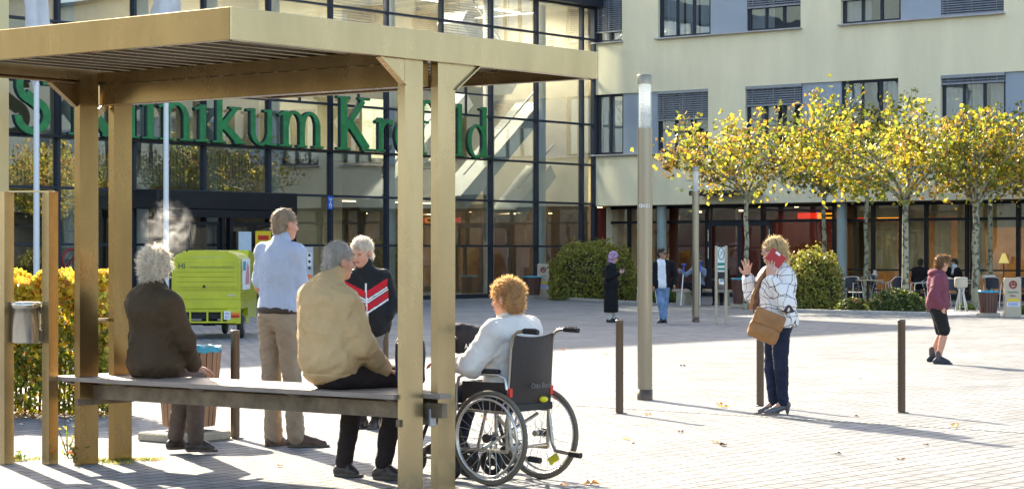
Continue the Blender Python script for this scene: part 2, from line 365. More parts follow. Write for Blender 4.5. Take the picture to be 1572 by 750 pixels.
g = MB(); S_ = 2500; g.add([(-S_, -S_, 0), (S_, -S_, 0), (S_, S_, 0), (-S_, S_, 0)], [(0, 1, 2, 3)])
g.build('ground', M_pave, kind='structure')

C0 = V(2.92, 76.5, 0); N_g = V(.784, -.621, 0)        # corner where the two facades meet; glass front looks along N_g
def s_of(px): k = (px - 786) / FP; return (2.92 - 76.5 * k) / (.621 - .784 * k)
def t_of(px): k = (px - 786) / FP; return (76.5 * k - 2.92) / (.784 + .621 * k)
def FS(s, z, out=0): return C0 - A * s + Z * z + N_g * out     # point on the glass front
def FT(t, z, out=0): return C0 - B * t + Z * z - A * out       # point on the cream front
# --- glass building
def emis(name, col, st):
    m = bpy.data.materials.new(name); m.use_nodes = True; p = m.node_tree.nodes['Principled BSDF']; p.inputs['Base Color'].default_value = (*col, 1); p.inputs['Emission Color'].default_value = (*col, 1); p.inputs['Emission Strength'].default_value = st
    return m
M_ls = emis('strip_light', (1, .95, .85), 2.)
M_navy = mat('navy_metal', (.026, .034, .052), .45, .3, .1, 3)
M_navyd = mat('dark_steel', (.016, .018, .024), .4, .4, .1, 3)
M_glass = glassmat('facade_glass', (.68, .73, .68), .33, .035, .55)
M_slab = mat('plaster_beige', (.55, .49, .38), .8, 0, .1, 1)
M_white = mat('white_plaster', (.7, .69, .65), .7, 0, .08, 2)
M_room = mat('room_dark', (.16, .12, .085), .8, 0, .3, .7)
M_blind = mat('blind_grey', (.33, .35, .39), .5, .3, .05, 2)
gb = empty('glass_building', C0, 0, 'tall glazed entrance hall with dark blue frames and green lettering', 'building')
cols_s = [0.0, .75, 3.37, 5.86, 8.42, 11.09, 13.66, 16.33, 18.95, 21.6, 24.28, 26.95, 29.6]
rows_z = [0.0, 1.73, 3.24, 4.61, 6.04, 7.67, 9.06, 10.17]
S_END = 29.6
fr = MB()
for s in cols_s: fr.box(FS(s, 5.1, -.0), (.105 if s > .1 else .18, .16, 10.2), A)
put(fr, 'facade_post_frame', M_navy, gb)
fr = MB()
for z in rows_z[1:]:
    fr.box(FS(S_END / 2 + .1, z, .006), (S_END + .3, .13, .07), A)
    if z < 10:
        pass
fr.box(FS(S_END / 2, .07, .004), (S_END + .2, .15, .14), A)
put(fr, 'facade_rail_frame', M_navy, gb)
# thin extra transoms seen in a few bays
fr = MB()
for i in range(3, 8):
    s0, s1 = cols_s[i], cols_s[i + 1]; fr.box(FS((s0 + s1) / 2, 6.75, .0), (s1 - s0 - .13, .07, .05), A); fr.box(FS((s0 + s1) / 2, (6.08 + 7.6) / 2, .0), (.05, .06, 1.52), A)
put(fr, 'opening_sash_frame', M_navy, gb)
for i in range(len(cols_s) - 1):
    for j in range(len(rows_z) - 1):
        s0, s1, z0, z1 = cols_s[i], cols_s[i + 1], rows_z[j], rows_z[j + 1]
        if j < 2 and 16.5 < (s0 + s1) / 2 < 21.5: continue           # the doors stand here
        if i > 9 and j > 5: continue
        mb = MB(); a = random.uniform(-.006, .006); b = random.uniform(-.006, .006)
        q = [FS(s1 - .06, z0 + .04, -.02 + a), FS(s0 + .06, z0 + .04, -.02 - a), FS(s0 + .06, z1 - .04, -.02 - a + b), FS(s1 - .06, z1 - .04, -.02 + a + b)]
        mb.add(q, [(0, 1, 2, 3)]); put(mb, 'glass_pane', M_glass, gb)
# roof, fascia, floors, back wall, columns, stairs
mb = MB(); mb.box(FS(S_END / 2 + .05, 10.52, .1), (S_END + .5, .55, .62), A); put(mb, 'roof_fascia', M_navy, gb)
mb = MB(); mb.box(FS(S_END / 2 + 5.6, 10.3, -3.3), (S_END - 10.5, 6.2, .2), A)
mb.box(FS(5.4, 10.3, -1.3), (10.9, 2.0, .2), A); mb.box(FS(5.4, 10.3, -6.0), (10.9, .9, .2), A)
for s in np.arange(.4, 11, 1.3): mb.box(FS(s, 10.3, -4.0), (.3, 3.6, .21), A)
put(mb, 'roof', M_slab, gb)
mb = MB()
mb.box(FS(S_END / 2 + 5.6, 4.55, -3.6), (S_END - 10.4, 5.4, .3), A); mb.box(FS(S_END / 2 + 5.6, 7.6, -3.6), (S_END - 10.4, 5.4, .26), A)
mb.box(FS(4.6, 7.62, -5.2), (9.2, 2.4, .26), A); mb.box(FS(7.4, 4.56, -4.8), (6, 3.0, .26), A)
put(mb, 'floor_slab', M_slab, gb)
mb = MB(); mb.box(FS(S_END / 2, 1.65, -6.3), (S_END, .2, 3.3), A); mb.box(FS(-.15, 1.65, -3.3), (.2, 6.0, 3.3), A); put(mb, 'hall_back_wall', M_room, gb)
mb = MB(); mb.box(FS(-.15, 6.75, -3.3), (.2, 6.0, 6.9), A); put(mb, 'side_wall', M_slab, gb)
mb = MB(); mb.box(FS(S_END / 2 + 5.2, 6.8, -6.32), (S_END - 10.4, .2, 6.9), A)
for z0, z1 in ((3.35, 4.7), (7.0, 8.1), (9.6, 10.25)): mb.box(FS(5.2, (z0 + z1) / 2, -6.32), (10.4, .2, z1 - z0), A)
for s in (.2, 2.6, 3.4, 5.8, 6.6, 9.0, 10.2): mb.box(FS(s, 6.8, -6.32), (.8 if s > 1 else .5, .19, 6.9), A)
put(mb, 'upper_back_wall', M_slab, gb)
mb = MB(); mb.add([FS(10.4, 4.6, -6.3), FS(0, 4.6, -6.3), FS(0, 9.7, -6.3), FS(10.4, 9.7, -6.3)], [(0, 1, 2, 3)]); put(mb, 'rear_pane', glassmat('rear_glass', (.24, .28, .28), .12, .0), gb)
mb = MB(); mb.box(FS(-.05 + 29.7, 5, -3), (.2, 6, 10), A); put(mb, 'side_wall', M_slab, gb)
for s in (1.7, 4.6, 9.7, 15.0, 17.6, 20.3, 23.0, 25.6):
    mb = MB(); mb.cyl(FS(s, .0, -1.1), FS(s, 10.2, -1.1), .19, n=20); put(mb, 'interior_column', M_white, gb)
mb = MB()   # white stair flights inside the right bays
for (sa, za, sb, zb, o) in ((6.0, 3.2, 1.6, 6.6, -1.6), (8.2, 3.1, 3.6, 6.9, -3.3), (2.2, 7.3, 5.0, 9.6, -2.4), (3.0, 2.8, 1.0, 4.4, -1.6)):
    mb.beam(FS(sa, za, o), FS(sb, zb, o), 1.1, .55, Z)
    mb.beam(FS(sa, za + .95, o + .55), FS(sb, zb + .95, o + .55), .05, .05, Z)
put(mb, 'staircase', M_white, gb)
for (s0, s1, z0, z1) in ((5.0, 5.7, 7.8, 10.1), (1.9, 3.2, 7.8, 9.0), (6.1, 8.1, 7.8, 10.1), (8.7, 9.6, 6.1, 7.5), (14.2, 15.9, 6.2, 7.4), (11.4, 13.2, 7.8, 10.1), (17.6, 18.7, 6.2, 7.5)):
    mb = MB()
    for z in np.arange(z0, z1, .085): mb.box(FS((s0 + s1) / 2, z, -.35), (s1 - s0, .07, .012), A, Z)
    put(mb, 'louvre_blind', M_blind, gb)
for s_, o_ in ((2.2, -2.6), (6.5, -2.6), (13.0, -2.6)):
    mb = MB(); mb.box(FS(s_, 10.12, o_), (2.4, .14, .04), A); put(mb, 'ceiling_light', M_ls, gb)
    lg = bpy.data.lights.new('hall_lamp', 'AREA'); lo = bpy.data.objects.new('hall_lamp', lg); COL.objects.link(lo); lg.energy = 170; lg.color = (1, .97, .9); lg.shape = 'RECTANGLE'; lg.size = 2.4; lg.size_y = .3; lo.location = FS(s_, 10.05, o_)
# vertical strip curtains behind the lower panes on the left
M_curt = mat('strip_curtain', (.5, .47, .40), .8, 0, .1, 2, trans=.3)
for (s0, s1, z0, z1) in ((16.6, 18.7, 3.4, 4.5), (19.2, 21.4, 3.4, 4.5), (21.8, 24.2, 3.5, 4.5), (24.5, 26.8, 3.3, 4.5)):
    mb = MB()
    for s in np.arange(s0, s1, .13): mb.box(FS(s, (z0 + z1) / 2, -.5), (.06, .012, z1 - z0), A)
    put(mb, 'strip_blind', M_curt, gb)
# entrance portal
M_dglass = glassmat('door_glass', (.5, .56, .55), .3, .05, .8)
pb = MB(); s0, s1 = s_of(412), s_of(197)
mid = (s0 + s1) / 2; pw = s1 - s0
pb.box(FS(mid, 2.98, .55), (pw, 1.3, .52), A, bev=.02); pb.box(FS(mid, 2.60, 1.12), (pw, .12, .22), A)
for s in (s0 + .06, s0 + .35, s_of(300), s_of(312), s1 - .06): pb.box(FS(s, 1.3, 1.08), (.12, .14, 2.4), A)
po = put(pb, 'entrance_portal', M_navyd, gb)
for (a, b) in ((s_of(392), s_of(314)), (s_of(298), s_of(205))):
    mb = MB(); m_ = (a + b) / 2
    for s in (a + .04, m_, b - .04): mb.box(FS(s, 1.2, 1.04), (.07, .06, 2.35), A)
    mb.box(FS(m_, 2.33, 1.04), (b - a, .064, .09), A); mb.box(FS(m_, .06, 1.04), (b - a, .064, .1), A)
    d = put(mb, 'glass_door', M_navyd, gb)
    g2 = MB(); g2.add([FS(b, .08, 1.0), FS(a, .08, 1.0), FS(a, 2.3, 1.0), FS(b, 2.3, 1.0)], [(0, 1, 2, 3)]); o = g2.build('pane', M_dglass); o.parent = d; o.matrix_parent_inverse = d.matrix_parent_inverse.copy(); 
    o.parent = d; o.matrix_parent_inverse = Matrix.Identity(4) ; o.location = (0, 0, 0)
# green letters, drawn as strokes and carved as solids
def G2(prims, h=.022, dep=.14):
    """prims in 2D: ('b',cx,cy,hx,hy) box, ('s',x0,y0,x1,y1,w) stroke, ('r',cx,cy,rx,ry,wx,wy[,cut]) ring"""
    xs = []
    for p in prims:
        if p[0] == 'b': xs += [p[1] - p[3], p[1] + p[3]]
        elif p[0] == 's': xs += [min(p[1], p[3]) - p[5], max(p[1], p[3]) + p[5]]
        elif p[0] == 'r': xs += [p[1] - p[3], p[1] + p[3]]
    x = np.arange(min(xs) - .08, max(xs) + .08, h); y = np.arange(-.12, 1.9, h); X, Y = np.meshgrid(x, y, indexing='ij'); F = np.full(X.shape, 9.)
    def bx(cx, cy, hx, hy): q = np.maximum(abs(X - cx) - hx, abs(Y - cy) - hy); return q
    for p in prims:
        if p[0] == 'b': F = np.minimum(F, bx(*p[1:5]))
        elif p[0] == 's':
            a = np.array(p[1:3]); b = np.array(p[3:5]); d = b - a; L = np.hypot(*d); d = d / L; u = (X - a[0]) * d[0] + (Y - a[1]) * d[1]; v = -(X - a[0]) * d[1] + (Y - a[1]) * d[0]
            F = np.minimum(F, np.maximum(abs(u - L / 2) - L / 2, abs(v) - p[5]))
        elif p[0] == 'r':
            cx, cy, rx, ry, wx, wy = p[1:7]; eo = (np.hypot((X - cx) / rx, (Y - cy) / ry) - 1) * min(rx, ry); ei = (np.hypot((X - cx) / (rx - wx), (Y - cy) / (ry - wy)) - 1) * min(rx - wx, ry - wy)
            d = np.maximum(eo, -ei)
            if len(p) > 7: x0, y0, x1, y1 = p[7]; d = np.maximum(d, np.maximum(np.maximum(x0 - X, X - x1), np.maximum(y0 - Y, Y - y1)))
            F = np.minimum(F, d)
        elif p[0] == 'x': F = np.maximum(F, -bx(*p[1:5]))
    nz = int(dep / .035) + 5; zz = (np.arange(nz) - 2) * .035; D3 = np.abs(zz - dep / 2) - dep / 2
    F3 = np.maximum(F[:, :, None], D3[None, None, :]).astype(np.float32); F3[0] = .1; F3[-1] = .1; F3[:, 0] = .1; F3[:, -1] = .1
    vs, fs = nets(F3, np.array([x[0], y[0], -.07]), 1.0) if False else nets(F3, np.zeros(3), 1.0)
    vs = vs * np.array([h, h, .035]) + np.array([x[0], y[0], -.07]); return vs, fs
XH, CH, T_ = 1.08, 1.66, .11
def stem(x, y0, y1, foot=1, head=1):
    r = [('b', x, (y0 + y1) / 2, T_, (y1 - y0) / 2)]
    if foot: r.append(('b', x, y0 + .04, .24, .04))
    if head: r.append(('s', x - .24, y1 - .16, x, y1 - .06, .055))
    return r
def glyph(ch):
    if ch == 'i': return stem(.24, 0, XH) , .48
    if ch == 'l': return stem(.24, 0, CH + .06), .48
    if ch == 'n': return stem(.24, 0, XH) + [('r', .55, .62, .40, .48, .21, .12, (.24, .62, 2, 2))] + [('b', .845, .32, T_, .32), ('b', .845, .04, .22, .04)], 1.07
    if ch == 'm': return stem(.24, 0, XH) + [('r', .53, .62, .36, .48, .20, .12, (.24, .62, 2, 2)), ('b', .79, .32, .10, .32), ('b', .79, .04, .18, .04), ('r', 1.06, .62, .36, .48, .20, .12, (.8, .62, 2, 2)), ('b', 1.32, .32, .10, .32), ('b', 1.32, .04, .2, .04)], 1.52
    if ch == 'u': return [('b', .24, .7, .10, .38), ('s', .02, XH - .07, .24, XH - .04, .045), ('r', .53, .44, .39, .46, .2, .12, (0, -1, 2, .44)), ('b', .82, .54, .10, .54), ('s', .6, XH - .07, .82, XH - .04, .045), ('b', .94, .04, .16, .04)], 1.1
    if ch == 'r': return stem(.24, 0, XH) + [('r', .62, .60, .38, .46, .12, .15, (.3, .62, .78, 2)), ('b', .70, .93, .11, .1)], .82
    if ch == 'e': return [('r', .5, .53, .44, .57, .19, .10), ('b', .52, .58, .36, .045), ('x', .82, .42, .25, .115)], .96
    if ch == 'f': return [('b', .3, .75, T_, .75), ('b', .3, .04, .24, .04), ('b', .34, XH - .04, .3, .045), ('r', .6, 1.4, .41, .36, .2, .12, (.1, 1.4, .8, 2)), ('b', .3, 1.0, T_, .42)], .8
    if ch == 'd': return [('r', .44, .53, .42, .57, .19, .11), ('b', .76, .84, .115, .84), ('s', .54, CH - .08, .76, CH - .02, .045), ('b', .88, .04, .14, .04)], 1.02
    if ch == 'k': return stem(.24, 0, CH + .06) + [('s', .3, .46, .80, XH - .04, .085), ('b', .78, XH - .04, .22, .04), ('s', .38, .56, .92, .05, .12), ('b', .92, .04, .2, .04)], 1.12
    if ch == 'K': return [('b', .26, CH / 2, .135, CH / 2), ('b', .26, .045, .27, .045), ('b', .26, CH - .045, .27, .045), ('s', .34, .66, 1.02, CH - .1, .095), ('b', 1.04, CH - .045, .24, .045), ('s', .48, .88, 1.16, .06, .15), ('b', 1.18, .045, .24, .045)], 1.44
    if ch == 's': return [('r', .60, 1.26, .56, .46, .26, .20, (0, 1.26, 2, 2)), ('r', .60, 1.26, .56, .52, .26, .24, (0, 0, .60, 1.27)), ('s', .36, 1.0, .86, .70, .17), ('r', .60, .46, .58, .50, .28, .22, (.60, -1, 2, 2)), ('r', .60, .46, .60, .52, .26, .22, (-1, -1, .61, .46))], 1.2
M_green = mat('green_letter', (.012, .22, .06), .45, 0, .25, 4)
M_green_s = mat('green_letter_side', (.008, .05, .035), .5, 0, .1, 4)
def place(ch, px0, px1):
    pr, wd = glyph(ch); vs, fs = G2(pr)
    sA, sB = s_of(px0), s_of(px1); sc = (sA - sB) / wd
    vx = vs[:, 0] * sc; out = vs[:, 2] + .34
    # facade-right is -s; letters read left to right
    base = C0 + N_g * 0
    W = np.array(C0)[None] - np.array(A)[None] * (sA - vx)[:, None] + np.array(N_g)[None] * out[:, None]; W[:, 2] = 4.63 + vs[:, 1]
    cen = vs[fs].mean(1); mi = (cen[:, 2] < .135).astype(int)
    nn = np.cross(W[fs[:, 1]] - W[fs[:, 0]], W[fs[:, 2]] - W[fs[:, 0]])
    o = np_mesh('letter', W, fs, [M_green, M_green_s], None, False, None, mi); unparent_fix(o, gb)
for ch, a, b in (('s', 4, 62), ('K', 88, 166), ('l', 171, 197), ('i', 200, 226), ('n', 226, 280), ('i', 281, 306), ('k', 308, 360), ('u', 360, 409), ('m', 410, 480),
                 ('K', 500, 558), ('r', 559, 587), ('e', 587, 619), ('f', 621, 648), ('e', 650, 679), ('l', 681, 697), ('d', 700, 736)):
    place(ch, a, b)
mb = MB(); mb.box(FS(15.5, 4.60, .3), (20.5, .06, .06), A); put(mb, 'letter_rail', M_navyd, gb)
# posters and signs on the glass
def plaque(name, col, c, xd, w, h, d=.012, par=None, **kw):
    m = MB(); m.box(c, (w, d, h), xd); return put(m, name, col, par) if par else m.build(name, col, **kw)
def onglass(px, py, out=0.):
    s = s_of(px); Y = (C0 - A * s + N_g * out); return FS(s, H0 - (py - HY) * Y.y / FP, out)
PB = {k: mat('ink_' + k, v, .5, 0, .04, 4) for k, v in dict(blue=(.02, .12, .5), white=(.8, .8, .8), red=(.6, .03, .02), yellow=(.8, .55, .03), pale=(.55, .65, .72), black=(.01, .01, .012), green=(.0, .22, .12), orange=(.85, .2, .03), teal=(.02, .3, .4), dred=(.3, .02, .02), pink=(.6, .25, .3), lgreen=(.2, .5, .38), paper=(.62, .6, .52)).items()}
e = empty('accessibility_sign', onglass(502.5, 311, .12), 0, 'small blue wheelchair sign beside the glass wall above the doors', 'sign')
mb = MB(); mb.box(onglass(502.5, 311, .12), (.24, .015, .40), A); put(mb, 'sign_plate', PB['blue'], e)
mb = MB(); c = onglass(502.5, 311, .135); 
mb.torus(c - Z * .09, N_g, .055, .012, 20, 6); mb.cyl(c + Z * .0, c - Z * .07, .014); mb.ball(c + Z * .035, .025, 6); mb.box(c + A * .03 - Z * .07, (.07, .012, .02), A)
mb.box(c + Z * .125, (.15, .012, .018), A); mb.box(c + Z * .095, (.12, .012, .018), A); put(mb, 'symbol', PB['white'], e)
sp = onglass(355, 371, 1.3); e = empty('poster', sp, 0, 'yellow and red poster on the glass door behind the lime van', 'poster')
mb = MB(); mb.box(sp, (.62, .015, .62), A); put(mb, 'sheet', PB['yellow'], e)
mb = MB(); mb.box(sp - Z * .2 + N_g * .012, (.56, .008, .14), A); mb.box(sp + Z * .12 + N_g * .012, (.42, .008, .13), A); put(mb, 'print', PB['red'], e)
mb = MB(); mb.box(sp - Z * .26 - A * .1 + N_g * .02, (.3, .008, .09), A); put(mb, 'print', PB['blue'], e)
sp = onglass(327, 371, 1.3); e = plaque('notice', PB['pale'], sp, A, .5, .58, .012, None, label='pale blue notice on the door glass left of the yellow poster', cat='notice')
sp = onglass(106, 399, .1); e = empty('prohibition_sign', sp, 0, 'red ring no entry sign for bicycles on the dark glass at left', 'sign')
mb = MB(); mb.torus(sp, N_g, .30, .035, 40, 8); mb.beam(sp + A * .2 + Z * .2, sp - A * .2 - Z * .2, .03, .05, N_g); put(mb, 'ring', PB['dred'], e)
mb = MB(); mb.torus(sp - A * .1 - Z * .06, N_g, .07, .012, 20, 6); mb.torus(sp + A * .1 - Z * .06, N_g, .07, .012, 20, 6); mb.cyl(sp - A * .1 - Z * .06, sp + A * .03 + Z * .06, .01); mb.cyl(sp + A * .1 - Z * .06, sp + A * .03 + Z * .06, .01); put(mb, 'bicycle_symbol', PB['black'], e)
# tall ward block behind: its roof throws the shade over the forecourt
tb = empty('ward_block', V(-5.6, 76.5, 0), 0, 'tall beige ward block rising behind the glazed hall', 'building')
Hh = 20.; ed = V(-5.6, 76.5, 0)
D_ = V(.64, .768, 0); ed = V(8.9, 43.0, 0) - V(.42, -.91, 0) * (Hh / math.tan(SUN_EL))
M_cream = mat('cream_render', (.93, .84, .60), .85, 0, .06, .9, bump=.12, bscale=90, stretch=(1, 1, .22))
mb = MB(); mb.box(ed - D_ * 30 + V(-.768, .64, 0) * 6 + Z * Hh / 2, (60, 12, Hh), D_); put(mb, 'wall', M_cream, tb)
# --- cream building
cb = empty('cream_building', C0, 0, 'cream rendered hospital wing with blue panels, blinds and a glazed ground floor', 'building')
Tm = 34.0; ZG = 3.17; Z1, Z2, Z3, Z4, ZT = 4.98, 7.11, 8.96, 11.1, 12.6
mid_op = [(t_of(913) - .0, t_of(1087)), (t_of(1144), t_of(1379)), (t_of(1444), t_of(1444) + 4.3), (19.6, 24.2), (26, 30.5)]
top_op = [(t_of(913) - .0, t_of(955)), (t_of(1010), t_of(1229)), (t_of(1291), t_of(1541)), (18.2, 22.5), (24.5, 29)]
wl = MB()
def wbox(t0, t1, z0, z1): wl.box(FT((t0 + t1) / 2, (z0 + z1) / 2, -.15), (t1 - t0, .3, z1 - z0), -B)
wbox(.0, Tm, ZG, Z1); wbox(.0, Tm, Z2, Z3); wbox(.0, Tm, Z4, ZT)
for ops, za, zb in ((mid_op, Z1, Z2), (top_op, Z3, Z4)):
    prev = 0.
    for a, b in ops:
        if a > prev + .02: wbox(prev, a, za, zb)
        prev = b
    wbox(prev, Tm, za, zb)
put(wl, 'wall', M_cream, cb)
mb = MB(); mb.box(FT(Tm / 2, ZT + .06, .05), (Tm + .2, .5, .14), -B); put(mb, 'roof_edge', M_navy, cb)
mb = MB(); mb.box(FT(Tm / 2, ZT - .5, -5), (Tm, 9, .3), -B); put(mb, 'roof', M_slab, cb)
mb = MB(); mb.box(FT(Tm / 2, 6.3, -9.6), (Tm, .3, 12.5), -B); mb.box(FT(.1, 6.3, -5), (.2, 9, 12.5), -B); mb.box(FT(Tm - .1, 6.3, -5), (.2, 9, 12.5), -B); put(mb, 'rear_wall', M_cream, cb)
mb = MB(); mb.box(FT(Tm / 2, 4.1, -5), (Tm - .5, 9, .3), -B); mb.box(FT(Tm / 2, 8.1, -5), (Tm - .5, 9, .3), -B); put(mb, 'floor_slab', M_slab, cb)
M_bpanel = mat('blue_panel', (.36, .42, .50), .5, 0, .05, .8)
M_sill = mat('sill', (.45, .45, .47), .4, .3, .1, 4)
M_wglass = glassmat('window_glass', (.75, .8, .82), .30, .05, 1.2)
M_curtain = mat('net_curtain', (.72, .76, .78), .9, 0, .05, 3, trans=.2)
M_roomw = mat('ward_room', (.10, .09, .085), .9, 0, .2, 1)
def sill(ops, z):
    for a, b in ops:
        m = MB(); m.box(FT((a + b) / 2, z - .03, .05), (b - a + .12, .22, .05), -B, bev=.006); put(m, 'window_sill', M_sill, cb)
sill(mid_op, Z1); sill(top_op, Z3)
def window(t0, t1, z0, z1, nm=3, blind=0., curt='sides'):
    m = MB(); w_ = t1 - t0; tm = (t0 + t1) / 2; zm = (z0 + z1) / 2; o = -.17
    m.box(FT(tm, z0 + .04, o), (w_, .08, .08), -B); m.box(FT(tm, z1 - .04, o), (w_, .08, .08), -B)
    for k in range(nm + 1): m.box(FT(t0 + .04 + (w_ - .08) * k / nm, zm, o + .003), (.075, .086, z1 - z0), -B)
    wf = put(m, 'window', M_navy, cb)
    def sub(mb_, nme, mm): ob = mb_.build(nme, mm); ob.parent = wf; return ob
    g_ = MB(); a_ = random.uniform(-.01, .01); g_.add([FT(t0, z0, o - .02 + a_), FT(t1, z0, o - .02 - a_), FT(t1, z1, o - .02 - a_), FT(t0, z1, o - .02 + a_)], [(0, 1, 2, 3)]); sub(g_, 'pane', M_wglass)
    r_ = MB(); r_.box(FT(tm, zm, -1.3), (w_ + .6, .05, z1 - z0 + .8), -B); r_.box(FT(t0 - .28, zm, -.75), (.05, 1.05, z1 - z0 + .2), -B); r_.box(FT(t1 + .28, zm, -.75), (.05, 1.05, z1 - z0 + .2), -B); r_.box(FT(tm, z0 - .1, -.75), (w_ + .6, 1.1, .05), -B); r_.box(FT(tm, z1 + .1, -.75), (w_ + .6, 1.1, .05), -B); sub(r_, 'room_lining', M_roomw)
    def folds(a, b):
        n = max(6, int((b - a) / .035)); vs = []
        for i in range(n + 1):
            x = a + (b - a) * i / n; dd = .035 * math.sin(i * 1.35 + a) + .015 * math.sin(i * .5)
            vs += [FT(x, z0 + .05, -.42 + dd), FT(x, z1 - .05, -.42 + dd * .6)]
        return vs, [(2 * i, 2 * i + 2, 2 * i + 3, 2 * i + 1) for i in range(n)]
    c_ = MB()
    spans = dict(sides=[(t0, t0 + w_ * .3), (t1 - w_ * .28, t1)], full=[(t0, t0 + w_ * .38), (t0 + w_ * .42, t0 + w_ * .66), (t1 - w_ * .3, t1)], left=[(t0, t0 + w_ * .42)], none=[])[curt]
    for a, b in spans: c_.add(*folds(a, b), True)
    if spans: sub(c_, 'curtain', M_curtain)
    if blind > 0:
        b_ = MB(); zb = z1 - blind * (z1 - z0)
        b_.box(FT(tm, z1 - .05, .0 - .06), (w_, .12, .1), -B)
        for z in np.arange(zb, z1 - .1, .075):
            b_.add([FT(t0 + .02, z - .018, -.04), FT(t1 - .02, z - .018, -.04), FT(t1 - .02, z + .034, -.09), FT(t0 + .02, z + .034, -.09)], [(0, 1, 2, 3)])
            b_.add([FT(t0 + .02, z - .018, -.038), FT(t1 - .02, z - .018, -.038), FT(t1 - .02, z + .036, -.088), FT(t0 + .02, z + .036, -.088)], [(3, 2, 1, 0)])
        b_.box(FT(tm, zb - .03, -.06), (w_ - .04, .08, .035), -B)
        for q in (.12, .5, .88): b_.box(FT(t0 + w_ * q, (zb + z1) / 2, -.025), (.02, .006, z1 - zb), -B)
        sub(b_, 'louvre_blind', M_blind)
def panel(t0, t1, z0, z1): m = MB(); m.box(FT((t0 + t1) / 2, (z0 + z1) / 2, -.1), (t1 - t0, .06, z1 - z0), -B, bev=.004); put(m, 'blue_wall_panel', M_bpanel, cb)
T = t_of
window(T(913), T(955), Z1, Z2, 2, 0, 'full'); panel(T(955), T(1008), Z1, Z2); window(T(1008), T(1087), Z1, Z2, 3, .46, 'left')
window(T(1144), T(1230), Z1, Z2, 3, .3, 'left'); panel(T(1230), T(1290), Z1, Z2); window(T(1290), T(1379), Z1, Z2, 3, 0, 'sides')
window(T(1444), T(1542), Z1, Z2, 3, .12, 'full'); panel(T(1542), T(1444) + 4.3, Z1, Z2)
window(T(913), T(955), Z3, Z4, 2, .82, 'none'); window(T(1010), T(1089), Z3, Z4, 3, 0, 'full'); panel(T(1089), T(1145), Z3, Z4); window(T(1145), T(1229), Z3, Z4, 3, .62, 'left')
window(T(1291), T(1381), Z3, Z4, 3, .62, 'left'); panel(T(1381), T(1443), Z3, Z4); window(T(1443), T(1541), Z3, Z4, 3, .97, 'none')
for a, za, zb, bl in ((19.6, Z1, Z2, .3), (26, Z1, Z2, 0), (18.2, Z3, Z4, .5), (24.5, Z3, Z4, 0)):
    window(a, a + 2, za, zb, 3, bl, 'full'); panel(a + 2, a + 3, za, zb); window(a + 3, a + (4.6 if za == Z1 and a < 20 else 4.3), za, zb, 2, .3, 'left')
# ground floor: recessed cafe front
M_maroon = mat('maroon_wall', (.15, .018, .012), .7, 0, .2, .6)
M_tan = mat('tan_reflection', (.80, .58, .26), .8, 0, .12, 1.5)
M_cafeglass = glassmat('cafe_glass', (.8, .8, .76), .14, .05, .6)
mb = MB(); mb.box(FT(Tm / 2, ZG + .02, -2.2), (Tm, 4.0, .1), -B); put(mb, 'soffit', mat('soffit_brown', (.12, .075, .05), .8, 0, .1, 2), cb)
mb = MB(); mb.box(FT(4.0, 1.6, -3.6), (8.4, .1, 3.2), -B); mb.box(FT(.10, 1.56, -1.92), (.16, 3.5, 3.1), -B); put(mb, 'cafe_back_wall', M_maroon, cb)
mb = MB(); mb.box(FT(Tm / 2 + 4, 1.6, -5.2), (Tm - 8, .1, 3.2), -B); put(mb, 'cafe_inner_wall', mat('brown_wall', (.34, .22, .11), .8, 0, .35, .8), cb)
mb = MB(); n = 0
for (t0, t1, z0, z1) in ((T(1302), T(1352), .9, 2.5), (T(1368), T(1402), .9, 2.75), (T(1446), T(1462), .5, 2.75), (T(1290), T(1368), 2.66, 3.12), (T(1371), T(1466), 2.7, 3.12), (T(1470), T(1572) + 3, 2.3, 3.12), (T(1470), T(1490), .8, 2.4), (T(1410), T(1436), .9, 2.6)):
    k = 9; vs = []
    for i in range(k + 1):
        x = t0 + (t1 - t0) * i / k; d = .05 * math.sin(i * 2.1 + t0); vs += [FT(x, z0, -1.1 + d), FT(x, z1, -1.1 + d)]
    mb.add(vs, [(2 * i, 2 * i + 2, 2 * i + 3, 2 * i + 1) for i in range(k)], True)
put(mb, 'cafe_reflection', M_tan, cb)  # curtain-like reflections in the cafe front, put in as tan folded sheets
fr = MB(); ts = [.1, T(946), T(1068), T(1152) + .0, T(1262), T(1322), T(1365), T(1372), T(1404), T(1467), T(1475), T(1546), 17.5, 20, 22.5, 25, 27.5, 30]
for t in ts: fr.box(FT(t, 1.6, -.8), (.11, .12, 3.1), -B)
fr.box(FT(Tm / 2, 2.58, -.79), (Tm, .1, .09), -B); fr.box(FT(Tm / 2, 3.1, -.79), (Tm, .1, .1), -B); fr.box(FT(Tm / 2, .1, -.79), (Tm, .1, .2), -B); fr.box(FT(T(1300) + 4, .95, -.79), (12, .09, .05), -B)
put(fr, 'cafe_front_frame', M_navyd, cb)
for a, b in zip(ts[:-1], ts[1:]):
    m = MB(); a_ = random.uniform(-.01, .01); m.add([FT(a, .2, -.83 + a_), FT(b, .2, -.83 - a_), FT(b, 3.06, -.83), FT(a, 3.06, -.83)], [(0, 1, 2, 3)]); put(m, 'cafe_pane', M_cafeglass, cb)
